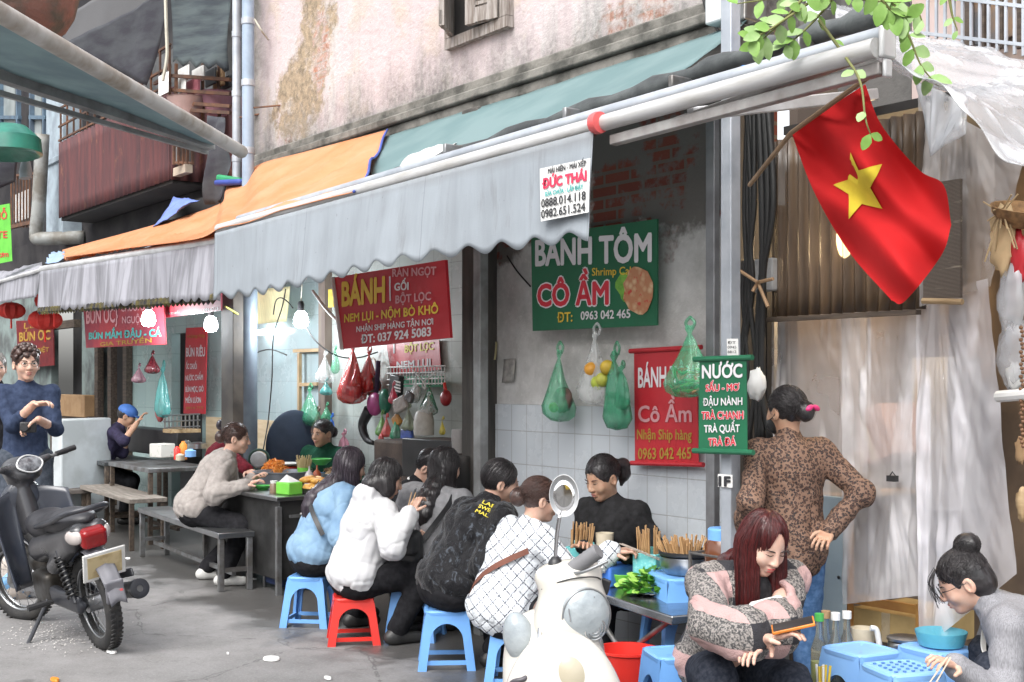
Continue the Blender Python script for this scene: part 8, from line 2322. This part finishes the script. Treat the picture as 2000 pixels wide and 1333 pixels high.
# white bag in her lap and black undershirt
o = sdf_obj('white_tote', SDF().box(at(1500, 1215, 4.42), (.075, .02, .085), .015, (0, R(6), head(150)), .005), .008, M('white_canvas', (.75, .75, .73), .7, 0, (.66, .66, .64), 5, bump=.3), None)
tag(o, 'white canvas bag in the lap of the person with dark red hair', 'bag')
sdf_obj('undershirt', SDF().ell(p['ch'] + p['fw'] * .075 + p['up'] * .03, (.075, .085, .19), Matrix((p['sx'], p['fw'], p['up'])).transposed(), .02).cap(p['nk'] - p['up'] * .03, p['nk'] + p['up'] * .02, .068, .06, .02), .009, fab('black_rib', (.016, .016, .018), (.03, .03, .033), 50), p['o'], lambda V: .003 * nz(V, 30, 1))
# 10 hair bun, bottom right
p = person('person with a topknot and black glasses in a grey knit eating at the right corner', gnd(2150, 4.5), -72, 1.6, .34, 50, 0, (30, -6, 0), rh=at(1925, 1330, 4.6), lh=at(1868, 1300, 4.35), re=(.6, .2, -1), le=(-.4, .2, -1), hair='bun', hairc='black', top=fab('grey_rib_knit', (.3, .3, .32), (.2, .2, .215), 40, st=(8, 8, 1)), topr=.035, hem=.05, bot=m_jean, shoe=m_shoed, nstr=420, vox=.008, collar=1.2, lhd=at(1835, 1290, 4.3), curl=.7)
glasses(p)
band(p, around(p, -100, 120, .3, .5, .05), .022, .004, m_paper, 'strap')
sticks2('pale chopsticks held at the right corner over the studded stool', at(1853, 1285, 4.28), at(1815, 1345, 4.15), M('pale_stick', (.7, .55, .42), .5))
# loose fringe strands
b = MB(); h = p['hp']
for i in range(14):
    a = rnd.uniform(-1, 1); b.tube(crv([h(.05 * a, .07, .09), h(.06 * a, .105 + rnd.uniform(0, .02), .05), h(.065 * a, .11 + rnd.uniform(-.01, .03), .0 + rnd.uniform(-.05, .02))], 6), .0014, 4)
b.build('fringe', hair_mat('hair_black_tied', (.012, .011, .012), (.035, .03, .032)), p['o'], local=True, smooth=180)
# 11 grey sweater on the bench
p = person('person in a beige grey sweater leaning over the food cart from the steel bench', gnd(378, 9.25), 74, 1.62, .52, 31, 0, (8, 12, 0), rh=at(478, 948, 9.05), lh=at(492, 938, 9.3), rf=gnd(436, 9.0) + Vector((0, 0, .07)), lf=gnd(400, 9.3) + Vector((0, 0, .07)), hair='bunlow', hairc='brown', top=fab('beige_grey_knit', (.36, .33, .31), (.3, .275, .26)), topr=.045, hem=.04, fold=.011, bot=m_blackf, shoe=m_shoew, nstr=140, w=1.05, eyes='open', vox=.01)
# 12 maroon
p = person('person in a maroon top sitting behind the one in the grey sweater', gnd(405, 10.5), 82, 1.62, .52, 20, 0, (10, 30, 0), rh=at(492, 925, 9.9), lh=at(500, 920, 10.2), hair='bunlow', hairc='purple', top=fab('maroon_knit', (.12, .012, .02), (.08, .01, .015)), topr=.035, bot=m_blackf, shoe=m_shoed, nstr=80, vox=.011, eyes='open')
# 13 vendor
p = person('person in dark green watching from behind the food cart, hair pulled back', gnd(658, 10.45), -148, 1.6, .47, 17, 0, (6, 4, 0), rh=at(600, 945, 10.1), lh=at(690, 950, 10.0), hair='bunlow', hairc='black', top=fab('dark_green_knit', (.012, .06, .035), (.01, .045, .028)), topr=.04, bot=m_blackf, shoe=m_shoed, sk='tan', nstr=120, w=1.2, vox=.01, eyes='open', collar=.8)
# 14 tourist
p = person('person with curly dark hair, glasses and a blue henley holding a camera', gnd(50, 9.0), 158, 1.8, .93, 0, 0, (2, -12, 0), rh=at(66, 790, 8.72), lh=at(76, 820, 8.7), re=(.5, -.4, -1), le=(-.5, -.4, -1), hair='short', hairc='brown', top=fab('navy_henley', (.04, .055, .1), (.028, .04, .075)), topr=.014, hem=.17, sleeve=.72, bot=fab('grey_blue_jeans', (.045, .055, .07), (.07, .08, .1), 40), shoe=m_shoed, sk='fair', nstr=160, w=.95, vox=.01, rhd=at(88, 788, 8.7), lhd=at(58, 832, 8.68), eyes='open', curl=.7)
glasses(p)
h = p['hp']
b = MB()
for i in range(60):
    a, e = rnd.uniform(0, 6.283), rnd.uniform(.15, 1.45); c = h(.085 * math.cos(a) * math.cos(e), -.015 + .1 * math.sin(a) * math.cos(e), .03 + .1 * math.sin(e))
    if (c - h(0, .1, -.02)).length > .075: b.ell(c, (.022, .022, .018), (rnd.random(), rnd.random(), 0), seg=8, rings=6)
b.build('curl', hair_mat('hair_brown_tied', (.035, .02, .017), (.085, .045, .036)), p['o'], local=True, smooth=180)
c = at(55, 835, 8.66)
cm = thing('camera_body', 'black compact camera in the hand of the person in the blue henley', 'camera', c)
b = MB(); b.box(c, (.11, .05, .075), (0, 0, head(158))); b.build('case', m_black, cm, bevel=.008)
b = MB(); b.tube([c - FW * .02, c - FW * .07], .025, 14); b.build('lens', m_black, cm)
# 15 grey haired man
p = person('person with grey hair in dark clothes partly behind the one in the henley', gnd(-12, 9.7), 165, 1.78, .92, 0, 0, (4, -20, 0), hair='short', hairc='grey', top=m_blackf, topr=.03, hem=.1, bot=m_blackf, shoe=m_shoed, sk='fair', nstr=90, vox=.012, eyes='open', collar=1)
# 16 worker with blue cap
p = person('person in a blue cap working among the pots of the noodle stall', gnd(186, 12.9), 80, 1.6, .6, 30, 0, (25, 0, 0), rh=at(268, 826, 12.6), lh=at(250, 850, 12.9), hair='short', hairc='black', top=fab('purple_navy_top', (.04, .035, .07), (.03, .026, .05)), topr=.03, bot=m_blackf, shoe=m_shoed, sk='tan', nstr=0, vox=.013, sleeve=.6)
h = p['hp']
b = MB(); b.ell(h(0, -.01, .05), (.09, .108, .075), p['Hm']); b.ell(h(0, .1, .035), (.07, .06, .012), p['Hm']); b.build('cap', M('blue_cap', (.06, .17, .5), .7), p['o'], local=True, smooth=60)
# yellow letters on the velvet jacket
def backtext(p, lines):
    for i, (tx, ang, h0, wd, cp) in enumerate(lines):
        me = text_mesh(tx, .02); xs = [v.co.x for v in me.vertices]; a, w_ = min(xs), max(xs) - min(xs)
        P = around(p, ang, ang - 30, h0, h0, .075, 2)
        for v in me.vertices:
            t = (v.co.x - a) / w_; hh = v.co.y / CAPH * cp
            q = around(p, ang + wd * t, ang + wd * t, h0 + hh, h0 + hh, .073, 2)[0]
            v.co = q
        finish('lettering', me, t_yel, p['o'], smooth=0)
backtext(pv, [('LAB', 138, .455, -26, .02), ('SWEEP', 140, .425, -34, .02), ('MALL', 140, .395, -28, .018)])
